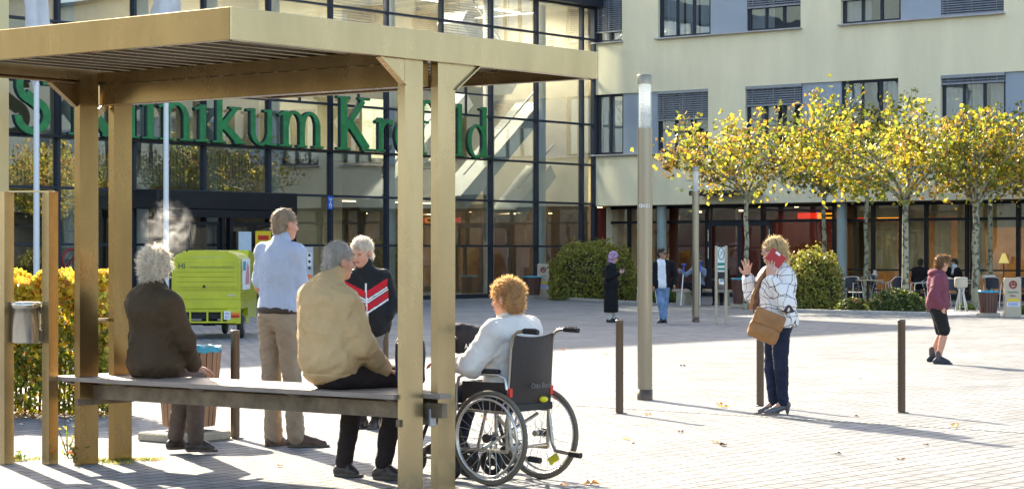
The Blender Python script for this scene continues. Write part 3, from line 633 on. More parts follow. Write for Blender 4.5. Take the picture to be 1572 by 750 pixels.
# double door with pull bars
dr = MB(); d0, d1 = T(1072), T(1166)
for t in (d0, (d0 + d1) / 2, d1): dr.box(FT(t, 1.25, -.72), (.13, .09, 2.5), -B)
dr.box(FT((d0 + d1) / 2, 2.5, -.72), (d1 - d0, .094, .14), -B); dr.box(FT((d0 + d1) / 2, .12, -.72), (d1 - d0, .094, .2), -B); do = put(dr, 'double_door', M_navy, cb)
hb = MB(); M_steel = mat('steel', (.55, .54, .52), .28, 1, .06, 8)
for t in (d0 + .0, d1 - .0):
    hb.cyl(FT(t, 1.9, -.62), FT(t, 2.3, -.62), .02); hb.cyl(FT(t, 1.3, -.62), FT(t, 1.7, -.62), .02)
h_ = hb.build('door_handle', M_steel); h_.parent = do
for t in (T(1001) + .1, T(1282)):
    m = MB(); m.cyl(FT(t, 0, -.45), FT(t, ZG, -.45), .17, n=24); put(m, 'round_column', mat('column_grey_green', (.36, .45, .44), .6, 0, .05, 2), cb)
# lit orange and red sign strips in the cafe, lamps
M_er, M_eo, M_ew = emis('lit_red', (.8, .03, .01), .35), emis('lit_orange', (.9, .35, .03), .45), emis('lit_warm', (1, .75, .4), 3.)
def facing(px, py, out): t = T(px); q = FT(t, 0, out); return FT(t, H0 - (py - HY) * q.y / FP, out)
for (p0, p1, mm) in ((1190, 1219, M_er), (1221, 1249, M_eo), (1250, 1257, M_er), (1313, 1353, M_eo), (1283, 1291, M_er)):
    a, b = facing(p0, 331, -1.5), facing(p1, 331, -1.5); m = MB(); m.box((a + b) / 2, ((b - a).length, .1, .2), -B); put(m, 'menu_light_sign', mm, cb)
m = MB(); m.box(facing(1239, 331, -1.42), (.25, .05, .08), -B); m.box(facing(1333, 331, -1.42), (.3, .05, .1), -B); put(m, 'sign_picture', PB['black'], cb)
for px, py in ((1094, 324), (1180, 318), (1030, 326)):
    m = MB(); m.lathe([(0, 0), (.07, 0), (.07, .04), (0, .04)], facing(px, py, -1.8)); put(m, 'ceiling_light', M_ew, cb)
for t_, o_ in ((5.5, -2.2), (9.5, -2.6), (13, -2.6), (16.5, -2.6)):
    lg = bpy.data.lights.new('cafe_lamp', 'AREA'); lo = bpy.data.objects.new('cafe_lamp', lg); COL.objects.link(lo); lg.energy = 6 if t_ < 9 else 26; lg.color = (1, .72, .42); lg.shape = 'RECTANGLE'; lg.size = 2.2; lg.size_y = .5; lo.location = FT(t_, 3.0, o_)
m = MB(); m.box(facing(1125, 296, .45), (2.4, .9, .16), -B, bev=.02); put(m, 'door_canopy', M_navy, cb)
# low terrace pavement, planting bed with kerb, drain
M_bed = mat('bed_soil', (.10, .065, .04), .95, 0, .4, 5, bump=.8, bscale=14)
def strip(pts, z, m, name): b = MB(); b.add([(p[0], p[1], z) for p in pts], [tuple(range(len(pts)))]); return b.build(name, m, kind='structure')
def Gy(px, Y): return ((px - 786) * Y / FP, Y)
strip([Gy(846, 69.5), Gy(846, 72.5), Gy(980, 68), Gy(1000, 64), Gy(992, 62), Gy(900, 66)], .012, M_bed, 'planting_bed')
strip([Gy(1205, 54.5), Gy(1440, 51.2), Gy(1440, 54), Gy(1300, 57.5), Gy(1215, 60)], .012, M_bed, 'planting_bed')
M_kerb = mat('kerb_stone', (.42, .41, .39), .8, 0, .15, 8, bump=.2)
def kerb(p, q): b = MB(); b.beam(V(*p, .045), V(*q, .045), .12, .1, Z, .01); b.build('kerb', M_kerb, kind='structure')
kerb(Gy(1205, 54.3), Gy(1442, 51.0)); kerb(Gy(846, 69.2), Gy(992, 61.8))
M_terr = mat('terrace_paving', (.30, .30, .31), .8, 0, .12, 4, bump=.2)
strip([Gy(1442, 51.3), Gy(1640, 49.5), Gy(1640, 62), Gy(1300, 70), Gy(1240, 71), Gy(1230, 61), Gy(1300, 58), Gy(1442, 54.5)], .006, M_terr, 'terrace')
a, b = G(885, 622), G(1600, 665.5); d, sd, u = ortho(b - a)
m = MB(); m.add([a + sd * .03 + Z * .004, b + sd * .03 + Z * .004, b - sd * .03 + Z * .004, a - sd * .03 + Z * .004], [(3, 2, 1, 0), (0, 1, 2, 3)][:1])
def drainmat():
    m = mat('drain_slot', (.30, .29, .27), .7, 0, .1); n = m.node_tree; L = n.links.new; p = n.nodes['Principled BSDF']
    tc = n.nodes.new('ShaderNodeTexCoord'); mp = n.nodes.new('ShaderNodeMapping'); mp.inputs['Rotation'].default_value = (0, 0, -math.atan2(d.y, d.x)); L(tc.outputs['Object'], mp.inputs[0])
    w_ = n.nodes.new('ShaderNodeTexWave'); w_.inputs['Scale'].default_value = 4.5; L(mp.outputs[0], w_.inputs[0])
    cr = n.nodes.new('ShaderNodeValToRGB'); cr.color_ramp.elements[0].position = .45; cr.color_ramp.elements[0].color = (.05, .05, .045, 1); cr.color_ramp.elements[1].position = .55; cr.color_ramp.elements[1].color = (.4, .39, .36, 1); L(w_.outputs[0], cr.inputs[0]); L(cr.outputs[0], p.inputs['Base Color']); return m
m.build('drain_channel', drainmat(), kind='structure')
# ================================================================== PERGOLA, BENCH
M_gold_shade = mat('bronze_steel_shaded', (.29, .19, .08), .27, .88, .16, 2.2, bump=.04, bscale=20, stretch=(1, 1, .35))  # shaded copy of the bronze, darker for faces with less bounce light
M_gold_lit = mat('bronze_steel_lit', (.47, .37, .215), .26, .86, .14, 2.0, bump=.04, bscale=20, stretch=(1, 1, .35))  # lit copy of the same bronze, bounce light put into the colour
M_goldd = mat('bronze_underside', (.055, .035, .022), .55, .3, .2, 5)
PC = V(-.515, 13.5, 0)                       # middle of the near post pair
SPAN = 3.1 / .621 * .621; SPAN = 3.1         # distance along B to the far pair
q = V(.0, 0, 0)
def PG(a, b, z): return PC + A * a + B * b + Z * z
ZR0, ZR1 = 2.70, 2.885
def PZ(px, py, Y): return P(px, py, Y).z
# near roof corner
k_ = -436 / FP; t_ = (PC.x - k_ * PC.y) / (A.x - k_ * A.y); AN = -t_      # along A from the pair to the near corner
k_ = 124 / FP; t_ = -(PC.x - k_ * PC.y) / (A.x - k_ * A.y); AF = t_       # far end
print('pergola', AN, AF, (PC + A * AN).y, (PC + A * AF).y)
BN, BFAR = -.0245, SPAN + .0245
pg = empty('pergola', PC, 0, 'flat roofed metal pergola on paired posts over the long bench', 'pergola')
for b in (0, SPAN):
    for a in (-.16, .155):
        m = MB(); c = PG(a, b, 0); hh = ZR0 + .03
        m.box(c + Z * hh / 2, (.17, .012, hh), A); 
        for s in (-.079, .079): m.box(c + A * s + B * (.0265 if b == 0 else -.0265) + Z * hh / 2, (.012, .041, hh), A)
        m.box(c + B * (.05 if b == 0 else -.05) + Z * hh / 2, (.17, .006, hh - .002), A)
        put(m, 'post', M_gold_lit if b == 0 else M_gold_shade, pg)
# fascia boards
th = .012
for (p, q_) in ((PG(AN, BN, 0), PG(AF, BN, 0)),):
    m = MB(); m.box((p + q_) / 2 + Z * (ZR0 + ZR1) / 2 - B * .006, ((q_ - p).length + .02, th, ZR1 - ZR0), A, bev=.002)
    m.box((p + q_) / 2 + Z * (ZR0 + .004) + B * .02, ((q_ - p).length - .02, .045, .006), A); put(m, 'fascia', M_gold_lit, pg)
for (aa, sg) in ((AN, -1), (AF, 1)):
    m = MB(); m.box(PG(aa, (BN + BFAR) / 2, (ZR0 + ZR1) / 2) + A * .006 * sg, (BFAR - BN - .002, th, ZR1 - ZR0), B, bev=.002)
    m.box(PG(aa, (BN + BFAR) / 2, ZR0 + .004) - A * .02 * sg, (BFAR - BN - .04, .045, .006), B); put(m, 'fascia', M_gold_shade, pg)
m = MB(); m.box(PG((AN + AF) / 2, BFAR, (ZR0 + ZR1) / 2), (AF - AN - .03, th, ZR1 - ZR0), A); m.box(PG((AN + AF) / 2, BFAR - .03, ZR0 + .004), (AF - AN - .03, .05, .006), A); put(m, 'fascia', M_gold_shade, pg)
# main beam between the pairs, rim rails, cross rails
m = MB(); m.box(PG(0, SPAN / 2, ZR0 - .075), (SPAN - .12, .11, .15), B, bev=.004); m.box(PG(0, SPAN / 2, ZR0 + .045), (SPAN - .06, .08, .085), B); put(m, 'main_beam', M_gold_shade, pg)
m = MB(); 
for aa in (-.45, .45): pass
put(MB().box(PG((AN + AF) / 2, BFAR - .05, ZR0 + .07), (AF - AN - .1, .05, .10), A), 'end_rail', M_gold_shade, pg)
# gussets at the post heads
for b in (0, SPAN):
    for sg, a0 in ((-1, -.16 - .085), (1, .155 + .085)):
        p0 = PG(a0, b, ZR0 - .002); m = MB(); off = B * (-.004)
        m.prism([p0 + off, p0 + A * sg * .23 + off, p0 - Z * .155 + off], B * .012)
        m.beam(p0 + A * sg * .235 + B * .002, p0 - Z * .16 + B * .002, .05, .008, B.cross(A)); put(m, 'gusset', M_gold_lit if b == 0 else M_gold_shade, pg)
    m = MB(); m.box(PG(0, b, ZR0 - .07), (.06, .03, .14), A)
    if b: m.beam(PG(.05, b, ZR0 - .14), PG(-.06, b, ZR0 - .22), .012, .05, A); put(m, 'head_bracket', M_gold_lit, pg)
# louvres run along A, tilted
nl = 18
lm = MB()
for i in range(nl):
    b = .10 + (SPAN - .15) * i / (nl - 1); tl = R(-26)
    x = B * math.cos(tl) + Z * math.sin(tl); z = A.cross(x) * -1
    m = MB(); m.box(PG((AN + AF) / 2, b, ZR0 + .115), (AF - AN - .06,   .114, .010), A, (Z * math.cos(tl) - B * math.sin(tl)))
    lo_ = put(m, 'louvre', M_goldd, pg); m = MB(); m.box(PG((AN + AF) / 2, b, ZR0 + .115) + B * .055 * math.cos(tl) + Z * (.055 * math.sin(tl) - .004), (AF - AN - .07, .006, .012), A); li = m.build('lit_edge_strip', M_gold_lit); li.parent = lo_; li.matrix_parent_inverse = Matrix.Identity(4)  # pale strip stands in for bounce light along the louvre edge
# bench
M_board = mat('grey_board', (.30, .24, .20), .6, 0, .2, 3, bump=.2, bscale=30, stretch=(1, 1, 8))
M_rail = mat('rusty_rail', (.20, .15, .10), .6, .4, .35, 5, bump=.15)
be = empty('bench', PG(0, SPAN / 2, 0), 0, 'long grey topped bench running between the pergola posts', 'bench')
SZ = .622; BW = .275
m = MB(); b0, b1 = .06, SPAN + .20
pts = [PG(-BW, b0, SZ - .035), PG(-BW, b1, SZ - .035), PG(BW, b1, SZ - .035), PG(BW, b0, SZ - .035)]
m.prism([PG(-BW, b0, SZ - .03), PG(BW, b0, SZ - .03), PG(BW, b1, SZ - .03), PG(-BW, b1 + .04, SZ - .03)], Z * .03)
m.prism([PG(-.055, -.13, SZ - .031), PG(.055, -.13, SZ - .031), PG(.055, b0, SZ - .031), PG(-.055, b0, SZ - .031)], Z * .028); put(m, 'seat', M_board, be)
m = MB(); m.box(PG(-.10, SPAN / 2 + .02, .515), (SPAN - .1, .05, .10), B); m.box(PG(.16, SPAN / 2 + .02, .515), (SPAN - .1, .05, .10), B); m.box(PG(0, -.0, .515), (.24, .05, .09), B); put(m, 'bearer', M_rail, be)
for b in (.14, 1.0, 1.9, 2.7, SPAN + .12):
    m = MB(); m.prism([PG(-BW + .02, b, SZ - .032), PG(BW - .02, b, SZ - .032), PG(.10, b, SZ - .075), PG(-.10, b, SZ - .075)], B * .03); put(m, 'seat_bracket', M_board, be)
for b in (0, SPAN):
    m = MB(); m.box(PG(0, b - (.04 if b else -.04) , .445), (.52, .03, .045), A); put(m, 'cross_bracket', M_rail, be)
m = MB(); m.box(PG(.0, -.02, .47), (.055, .02, .11), A, bev=.004); put(m, 'seat_plate', M_sill, be)
# bar between the far posts behind the brown coat
m = MB(); m.cyl(PG(-.1, SPAN, 1.02), PG(.1, SPAN, 1.02), .012); put(m, 'tie_rod', M_gold_lit, pg)

# ================================================================== LEFT EDGE: frame with bin, tall post
Mst = mat('brushed_steel', (.52, .50, .46), .25, 1, .08, 3, stretch=(1, 1, .2))
lx = empty('bin_stand', G(46, 712), 0, 'slim metal frame carrying a small steel litter bin at the left edge', 'bin stand')
Yb = 15.28
def Q(px, z, Y=Yb): return V((px - 786) * Y / FP, Y, z)
zt = PZ(0, 294, Yb)
for px in (12, 80):
    m = MB(); m.box(Q(px, zt / 2), (.085, .03, zt), A); m.box(Q(px, zt / 2) - A * .036 - B * -.03, (.012, .06, zt - .003), A); put(m, 'upright', M_gold_lit, lx)
m = MB(); m.box((Q(12, zt) + Q(80, zt)) / 2, (.36, .03, .012), V(1, 0, 0)); put(m, 'top_bar', M_gold_lit, lx)
m = MB(); c = Q(46, 0, Yb); z0, z1 = PZ(0, 526, Yb), PZ(0, 463, Yb)
m.lathe([(0, z0), (.10, z0), (.103, z0 + .01), (.103, z1 - .045), (.106, z1 - .045), (.106, z1 - .008), (.098, z1), (0, z1)], V(c.x - .03, c.y, 0), n=36)
put(m, 'bin', Mst, lx)
m = MB(); m.box(V(c.x, c.y + .02, z1 - .06), (.30, .03, .05)); m.box(V(c.x, c.y + .02, z0 + .05), (.30, .03, .08)); put(m, 'bin_holder', M_rail, lx)
tp = empty('tall_post', G(2, 706), 0, 'tall cream square post cut by the left edge of the view', 'post')
m = MB(); c = Q(-1, 0, 15.6); m.box(c + Z * 2.1, (.10, .10, 4.2), A, bev=.006); put(m, 'shaft', mat('cream_paint', (.72, .62, .33), .5, 0, .05, 2), tp); m = MB(); m.box(c + Z * .01, (.2, .2, .02), A); put(m, 'base_plate', M_gold_shade, tp)

# ================================================================== FLAG POLES
M_pole = mat('pole_white', (.72, .73, .75), .4, .2, .04, 3)
M_flag = mat('flag_cloth', (.80, .80, .82), .8, 0, .06, 5, trans=.35)
for (px, r, lab) in ((56, 5, 'white flagpole with a furled white flag left of the pergola posts'), (255, 4.5, 'white flagpole with a furled flag behind the bench sitter in the brown coat')):
    Y = 47. if px < 100 else 50.
    f = empty('flagpole', V((px - 786) * Y / FP, Y, 0), 0, lab, 'flagpole', 'flagpoles before the hall')
    c = f.location.copy(); m = MB(); rr = r * Y / FP; m.tube([c, c + Z * 4, c + Z * 9], [rr, rr * .9, rr * .6], 16); m.lathe([(rr * 2, 0), (rr * 2, .03), (rr * 1.3, .12), (rr, .14)], c); put(m, 'pole', M_pole, f)
    zb = PZ(0, 118 if px < 100 else 36, Y); zt2 = 8.7
    vs = []; n1, n2 = 26, 16
    for i in range(n1 + 1):
        u = i / n1; z = zb + (zt2 - zb) * u
        for k in range(n2):
            th_ = 2 * math.pi * k / n2; rad = (.17 + .12 * (1 - u)) * (1 + .35 * math.sin(3 * th_ + 2.5 * u) + .18 * math.sin(7 * th_ + 9 * u)) * (1 if i > 1 else (.25 + .5 * i))
            vs.append((c.x - .06 + rad * math.cos(th_) + .05 * math.sin(6 * u), c.y + rad * .6 * math.sin(th_), z + (.25 * math.sin(2 * th_ + 1) if i == 0 else .12 * math.sin(2 * th_ + 1) * (i == 1))))
    m = MB(); m.add(vs, [(i * n2 + k, i * n2 + (k + 1) % n2, (i + 1) * n2 + (k + 1) % n2, (i + 1) * n2 + k) for i in range(n1) for k in range(n2)], True); put(m, 'furled_flag', M_flag, f)

# ================================================================== BOLLARDS, LAMPS
M_boll = mat('bollard_bronze', (.13, .095, .07), .38, .7, .12, 3, stretch=(1, 1, .2))
BL = [(361, 17.4, 'dark metal bollard standing behind the bench left of the man in a blue shirt'), (590, 18.45, 'dark bollard gripped by the man in the black and red jacket'),
      (951, 20.1, 'dark metal bollard just left of the tall near lamp column'), (1167, 21.1, 'dark bollard behind the brown shoulder bag of the woman on the phone'), (1384, 20.2, 'dark bollard standing alone at the right, left of the boy in shorts')]
for px, Y, lab in BL:
    b = empty('bollard', V((px - 786) * Y / FP, Y, 0), 0, lab, 'bollard', 'bollards across the forecourt'); c = b.location.copy()
    m = MB(); m.lathe([(.037, 0), (.037, .84), (.0385, .845), (.0385, .868), (.034, .876), (0, .876)], c, n=24); put(m, 'shaft', M_boll, b)
    m = MB(); m.lathe([(.07, 0), (.07, .006), (.037, .012)], c, n=24); put(m, 'base_ring', M_boll, b)
M_lamp = mat('lamp_steel', (.30, .26, .20), .30, .8, .07, 3, stretch=(1, 1, .1))
M_lglass = glassmat('lamp_glass', (.93, .95, .95), .10, .0)
M_frost = mat('lamp_prism', (.85, .86, .86), .25, 0, .05, 30, trans=.6)
for px, yb, r, lab in ((990, 613, .078, 'tall steel lamp column with a glass head, nearest the middle of the view'), (1068, 494, .078, 'farther slim lamp column with a glass head near the seated person with crutches')):
    b0_ = G(px, yb); f = empty('lamp_column', b0_, 0, lab, 'lamp', 'lamp columns on the forecourt'); c = b0_; Y = c.y
    zt, zg1, zg0, zc = (PZ(0, 115, Y), PZ(0, 129, Y), PZ(0, 197, Y), PZ(0, 597, Y)) if px == 990 else (3.38, 3.28, 2.82, .11)
    m = MB(); m.lathe([(r * .98, zc), (r * .98, zg0)], c, n=32); m.lathe([(0, zg0), (r * .98, zg0)], c, n=32); put(m, 'column', M_lamp, f)
    m = MB(); m.lathe([(r * 1.03, 0), (r * 1.03, zc), (r * .98, zc)], c, n=32); put(m, 'base_sleeve', M_boll, f)
    m = MB(); m.lathe([(r, zg1), (r, zt - .006), (r * .95, zt), (0, zt)], c, n=32); m.lathe([(0, zg1), (r, zg1)], c, n=32); put(m, 'cap', M_lamp, f)
    m = MB(); m.lathe([(r * .97, zg0), (r * .97, zg1)], c, n=32); put(m, 'glass_tube', M_lglass, f)
    m = MB(); 
    for i in range(22):
        z = zg0 + .02 + (zg1 - zg0 - .04) * i / 22; m.lathe([(r * .72, z), (r * .80, z + .008), (r * .72, z + .016)], c, n=24)
    m.cyl(c + Z * zg0, c + Z * zg1, r * .7, n=20); put(m, 'lens', M_frost, f)
    m = MB(); m.cyl(c + Z * zg0, c + Z * (zg0 + .16), r * .5, n=16); m.cyl(c + Z * (zg0 + .16), c + Z * (zg0 + .22), r * .3, n=16); put(m, 'lamp_socket', M_lamp, f)
    if px == 990:
        m = MB(); z = PZ(0, 316, Y)
        for a_ in (-2.2, -1.95, -1.5, -1.2): m.torus(c + V(math.cos(a_), math.sin(a_), 0) * (r + .003) + Z * z, V(math.cos(a_), math.sin(a_), 0), .014, .004, 14, 5)
        put(m, 'scribble', PB['white'], f)

# ================================================================== LITTER TUBS, PILLARS, SIGN
M_slat = mat('tub_slat', (.30, .165, .09), .6, 0, .25, 3, bump=.2, bscale=20, stretch=(4, 4, .5))
M_slatd = mat('tub_slat_dark', (.13, .06, .042), .6, 0, .25, 3, bump=.2, bscale=20, stretch=(4, 4, .5))
M_liner = mat('blue_liner', (.02, .30, .42), .35, 0, .1, 8)
M_conc = mat('concrete', (.42, .37, .29), .9, 0, .15, 6, bump=.5, bscale=30)
def tub(px, Y, z0, z1, r, lab, ms, base):
    c = V((px - 786) * Y / FP, Y, 0); e = empty('litter_tub', c, 0, lab, 'litter bin', 'round slatted litter tubs'); n = 26 if base else 20
    for k in range(n):
        a = 2 * math.pi * k / n; d = V(math.cos(a), math.sin(a), 0); tt = V(-d.y, d.x, 0); m = MB()
        w0, w1 = 2 * math.pi * r * .80 / n * .84, 2 * math.pi * r / n * .84; p0 = c + d * r * .80 + Z * z0; p1 = c + d * r + Z * z1; vs = []
        for p, w_ in ((p0, w0), (p1, w1)):
            for i, j in ((-1, 0), (1, 0), (1, 1), (-1, 1)): vs.append(p + tt * i * w_ / 2 - d * j * .018)
        m.add(vs, [(0, 1, 2, 3)[::-1], (4, 5, 6, 7), (0, 1, 5, 4), (1, 2, 6, 5), (2, 3, 7, 6), (3, 0, 4, 7)]); put(m, 'slat', ms, e)
    m = MB(); m.lathe([(0, z0 + .02), (r * .76, z0 + .02), (r * .95, z1 - .01)], c, n=32); put(m, 'drum', M_navyd, e)
    m = MB(); nn = 40; vs = []
    for i, (rr, zz) in enumerate(((r * .93, z1 - .03), (r * .985, z1 + .012), (r * 1.01, z1 + .012), (r * 1.02, z1 - .03))):
        for k in range(nn): vs.append(c + V(math.cos(2 * math.pi * k / nn), math.sin(2 * math.pi * k / nn), 0) * (rr + .004 * math.sin(k * 2.7)) + Z * (zz + .008 * math.sin(k * 1.9 + i)))
    m.add(vs, [(i * nn + k, i * nn + (k + 1) % nn, (i + 1) * nn + (k + 1) % nn, (i + 1) * nn + k) for i in range(3) for k in range(nn)], True)
    m.add([c + V(math.cos(2 * math.pi * k / nn), math.sin(2 * math.pi * k / nn), 0) * r * .93 + Z * (z1 - .03) for k in range(nn)], [tuple(range(nn))]); put(m, 'liner', M_liner, e)
    m = MB(); 
    if base: m.box(c + Z * .035 + V(-.02, -.1, 0), (.56, .5, .07), A, bev=.012); m.cyl(c + Z * .05, c + Z * z0, .12)
    else: m.box(c + Z * .05, (r * 1.7, r * 1.7, .1), A, bev=.01)
    put(m, 'base_slab', M_conc, e)
tub(290, 17.35, .11, .735, .262, 'light brown slatted litter tub with turquoise rim behind the sitter in brown', M_slat, 1)
tub(817, 71.5, .1, .72, .31, 'dark slatted litter tub before the glass wall beside a beige pillar', M_slatd, 0)
tub(1138, 59., .1, .80, .27, 'dark slatted tub with blue liner between the smoking sign and the woman phoning', M_slatd, 0)
tub(1517, 50.2, .08, .61, .24, 'dark slatted litter tub with blue rim beside the beige pillar at right', M_slatd, 0)
M_beige = mat('pillar_beige', (.55, .45, .33), .6, 0, .06, 3)
def pillar(px, Y, w_, h_, lab, dirx=V(1, 0, 0), cut=0):
    c = V((px - 786) * Y / FP, Y, 0); e = empty('information_pillar', c, 0, lab, 'sign pillar', 'beige no smoking pillars')
    m = MB(); m.box(c + Z * h_ / 2, (w_, .16, h_), dirx, bev=.01); put(m, 'body', M_beige, e); f = -dirx.cross(Z) * -.085; n_ = dirx.cross(Z)
    f = n_ * .088
    m = MB(); m.torus(c + f + Z * h_ * .83, n_, w_ * .2, w_ * .045, 28, 6); m.box(c + f + Z * h_ * .83, (w_ * .3, .008, w_ * .07), dirx); m.box(c + f + Z * h_ * .85, (w_ * .08, .008, w_ * .2), dirx); put(m, 'symbol', PB['dred'], e)
    m = MB(); m.box(c + f + Z * h_ * .44, (w_ * .74, .008, h_ * .07), dirx); put(m, 'yellow_band', PB['yellow'], e)
    m = MB(); m.box(c + f * 1.01 + Z * h_ * .335, (w_ * .78, .008, h_ * .13), dirx); put(m, 'notice_sheet', PB['white'], e)
    m = MB()
    for i in range(3): m.box(c + f * 1.07 + Z * h_ * (.375 - .035 * i), (w_ * (.66 - .1 * (i % 2)), .006, h_ * .014), dirx)
    put(m, 'print_line', PB['blue'], e)
    text('lettering', 'Rauchfrei', w_ * .17, c + f * 1.03 + Z * h_ * .64, dirx, Z, PB['green'], e, .002); text('lettering', 'Bitte', w_ * .16, c + f * 1.03 + Z * h_ * .55, dirx, Z, PB['dred'], e, .002)
pillar(834, 72.3, .40, 1.13, 'beige pillar with red symbol beside the tub before the glass wall')
pillar(1554, 50.2, .385, .92, 'beige pillar with red symbol and notice at the right edge')
c = V((471 - 786) * 50 / FP, 50, 0); e = empty('parking_post', c, 0, 'grey post with an orange lower panel behind the two standing men', 'sign pillar')
m = MB(); m.box(c + Z * .82, (.30, .14, 1.64), (1, 0, 0), bev=.01); put(m, 'body', M_sill, e)
m = MB(); m.box(c + V(.07, -.08, .72), (.11, .012, .55)); put(m, 'orange_panel', PB['orange'], e); m = MB(); m.box(c + V(.07, -.08, 1.35), (.1, .012, .3)); put(m, 'panel', PB['white'], e)
for z in (1.45, 1.3, 1.15): m = MB(); m.box(c + V(.07, -.09, z), (.05, .012, .06)); put(m, 'pictogram', PB['black'], e)
# smoking point sign
Ys = 45.4; c = V((1107 - 786) * Ys / FP, Ys, 0); e = empty('smoking_sign', c, 0, 'two legged smoking point sign with green ring and a small ash bin', 'sign')
M_wp = mat('sign_post_beige', (.50, .40, .28), .55, .1, .1, 4); ztop = PZ(0, 377, Ys)
for px in (1099.5, 1114.5): m = MB(); x = (px - 786) * Ys / FP; m.box(V(x, Ys, ztop / 2), (.055, .07, ztop), bev=.004); put(m, 'post', M_wp, e)
def sz(py): return PZ(0, py, Ys)
m = MB(); m.box(V(c.x, Ys - .01, (sz(379) + sz(417)) / 2), (.155, .02, sz(379) - sz(417))); put(m, 'panel', PB['white'], e)
m = MB(); cc = V(c.x, Ys - .024, sz(389)); vs = []
for k in range(36):
    a_ = 2 * math.pi * k / 36
    for rx, rz in ((.068, .135), (.054, .115)): vs.append(cc + V(rx * math.cos(a_), 0, rz * math.sin(a_)))
m.add(vs, [(2 * k, 2 * k + 1, (2 * k + 3) % 72, (2 * k + 2) % 72) for k in range(36)]); m.box(V(c.x, Ys - .026, (sz(403) + sz(407)) / 2), (.145, .008, .055)); m.box(V(c.x, Ys - .026, (sz(411) + sz(414)) / 2), (.145, .008, .045)); put(m, 'green_print', PB['green'], e)
m = MB(); m.beam(cc + V(-.03, -.004, -.05), cc + V(.035, -.004, .04), .004, .014, (1, 0, 1)); m.beam(cc + V(.0, -.004, .0), cc + V(.02, -.004, .06), .004, .01, (1, 0, 1)); put(m, 'cigarette_symbol', PB['black'], e)
m = MB(); m.box(V(c.x, Ys, (sz(418) + sz(426)) / 2), (.14, .06, sz(418) - sz(426))); put(m, 'ash_hood', PB['black'], e)
m = MB(); m.lathe([(0, sz(444)), (.068, sz(444)), (.07, sz(427)), (0, sz(427))], V(c.x, Ys - .02, 0)); put(m, 'ash_bin', Mst, e)

# ================================================================== THREE WHEELED VAN
M_lime = mat('lime_paint', (.50, .51, .012), .34, 0, .09, 2.5, coat=.5)
M_rub = mat('rubber', (.02, .02, .02), .7, 0, .1, 10)
M_under = mat('underbody', (.03, .03, .03), .7, .3, .3, 8)
van = empty('three_wheeled_van', V(-5.27, 37.5, 0), 0, 'small lime green three wheeled van seen from behind near the entrance', 'van')
Yv = 37.5; xl, xr = (263 - 786) * Yv / FP, (369.5 - 786) * Yv / FP; xm = (xl + xr) / 2; W_ = xr - xl; zb, zt = PZ(0, 474, Yv), PZ(0, 383.5, Yv)
sec = [(-W_ / 2, zb), (W_ / 2, zb), (W_ / 2 - .01, zt - .24), (W_ / 2 - .03, zt - .15), (W_ / 2 - .08, zt - .085), (W_ / 2 - .17, zt - .045), (W_ * .18, zt - .012), (0, zt), (-W_ * .18, zt - .012), (-W_ / 2 + .17, zt - .045), (-W_ / 2 + .08, zt - .085), (-W_ / 2 + .03, zt - .15), (-W_ / 2 + .01, zt - .24)]
m = MB(); m.prism([V(xm + x, Yv, z) for x, z in sec], V(0, 1.45, 0)); put(m, 'cargo_box', M_lime, van)
m = MB(); 
for z in (zb + .02, zb + .18, zb + .33, zb + .44): m.box(V(xm, Yv - .006, z), (W_ - .04, .014, .018), bev=.004)
for k in range(7):
    z = zb + .045 + k * .062; m.box(V(xr + .004, Yv + .74, z), (.012, 1.3, .02)); 
for k in range(6): z = zb + .40 + k * .085; m.box(V(xm, Yv - .022, z), (W_ - .2, .022, .024), bev=.006)
put(m, 'pressed_rib', M_lime, van)
d_ = [(-W_ / 2 + .05, zb + .36), (W_ / 2 - .05, zb + .36), (W_ / 2 - .06, zt - .24), (W_ / 2 - .10, zt - .15), (W_ / 2 - .2, zt - .09), (0, zt - .055), (-W_ / 2 + .2, zt - .09), (-W_ / 2 + .10, zt - .15), (-W_ / 2 + .06, zt - .24)]
m = MB(); m.prism([V(xm + x, Yv - .004, z) for x, z in d_], V(0, -.014, 0)); m.prism([V(xm + x * .88, Yv - .018, zb + .66 + (0 if z < zb + .5 else .17)) for x, z in ((-W_ / 2 + .03, zb), (W_ / 2 - .03, zb), (W_ / 2 - .08, zt), (-W_ / 2 + .08, zt))], V(0, -.012, 0)); put(m, 'tail_door', M_lime, van)
m = MB(); m.ball(V(xm - .03, Yv - .03, zb + .40), .02, 6); m.box(V(xm - .03, Yv - .03, zb + .38), (.05, .02, .015)); put(m, 'door_handle', PB['black'], van)
for sx in (-.38, .36): m = MB(); m.box(V(xm + sx, Yv + .01, zt - .03), (.05, .03, .035), bev=.005); put(m, 'hinge', M_lime, van)
text('lettering', 'HI', .13, V(xm - .42, Yv - .034, zb + .745), (1, 0, 0), Z, mat('van_ink', (.08, .12, .05), .6, 0, 0), van, .002, bold=.002)
text('lettering', 'MOBILER CATERING-SERVICE', .058, V(xm + .10, Yv - .034, zb + .725), (1, 0, 0), Z, mat('van_ink2', (.22, .27, .05), .6, 0, 0), van, .002)
text('lettering', 'THE KITCHEN AT HOME', .045, V(xm + .02, Yv - .022, zt - .13), (1, 0, 0), Z, mat('van_ink3', (.62, .68, .3), .6, 0, 0), van, .002)
m = MB(); m.box(V(xr - .16, Yv - .018, zb + .24), (.12, .008, .022)); put(m, 'badge', PB['paper'], van)
m = MB(); m.box(V(xr + .006, Yv + .73, (zt - .15 + zb + .33) / 2), (.012, 1.05, zt - .15 - zb - .33)); put(m, 'side_poster', PB['white'], van)
m = MB(); m.box(V(xr + .014, Yv + .42, zt - .28), (.008, .34, .16)); put(m, 'poster_print', PB['teal'], van)
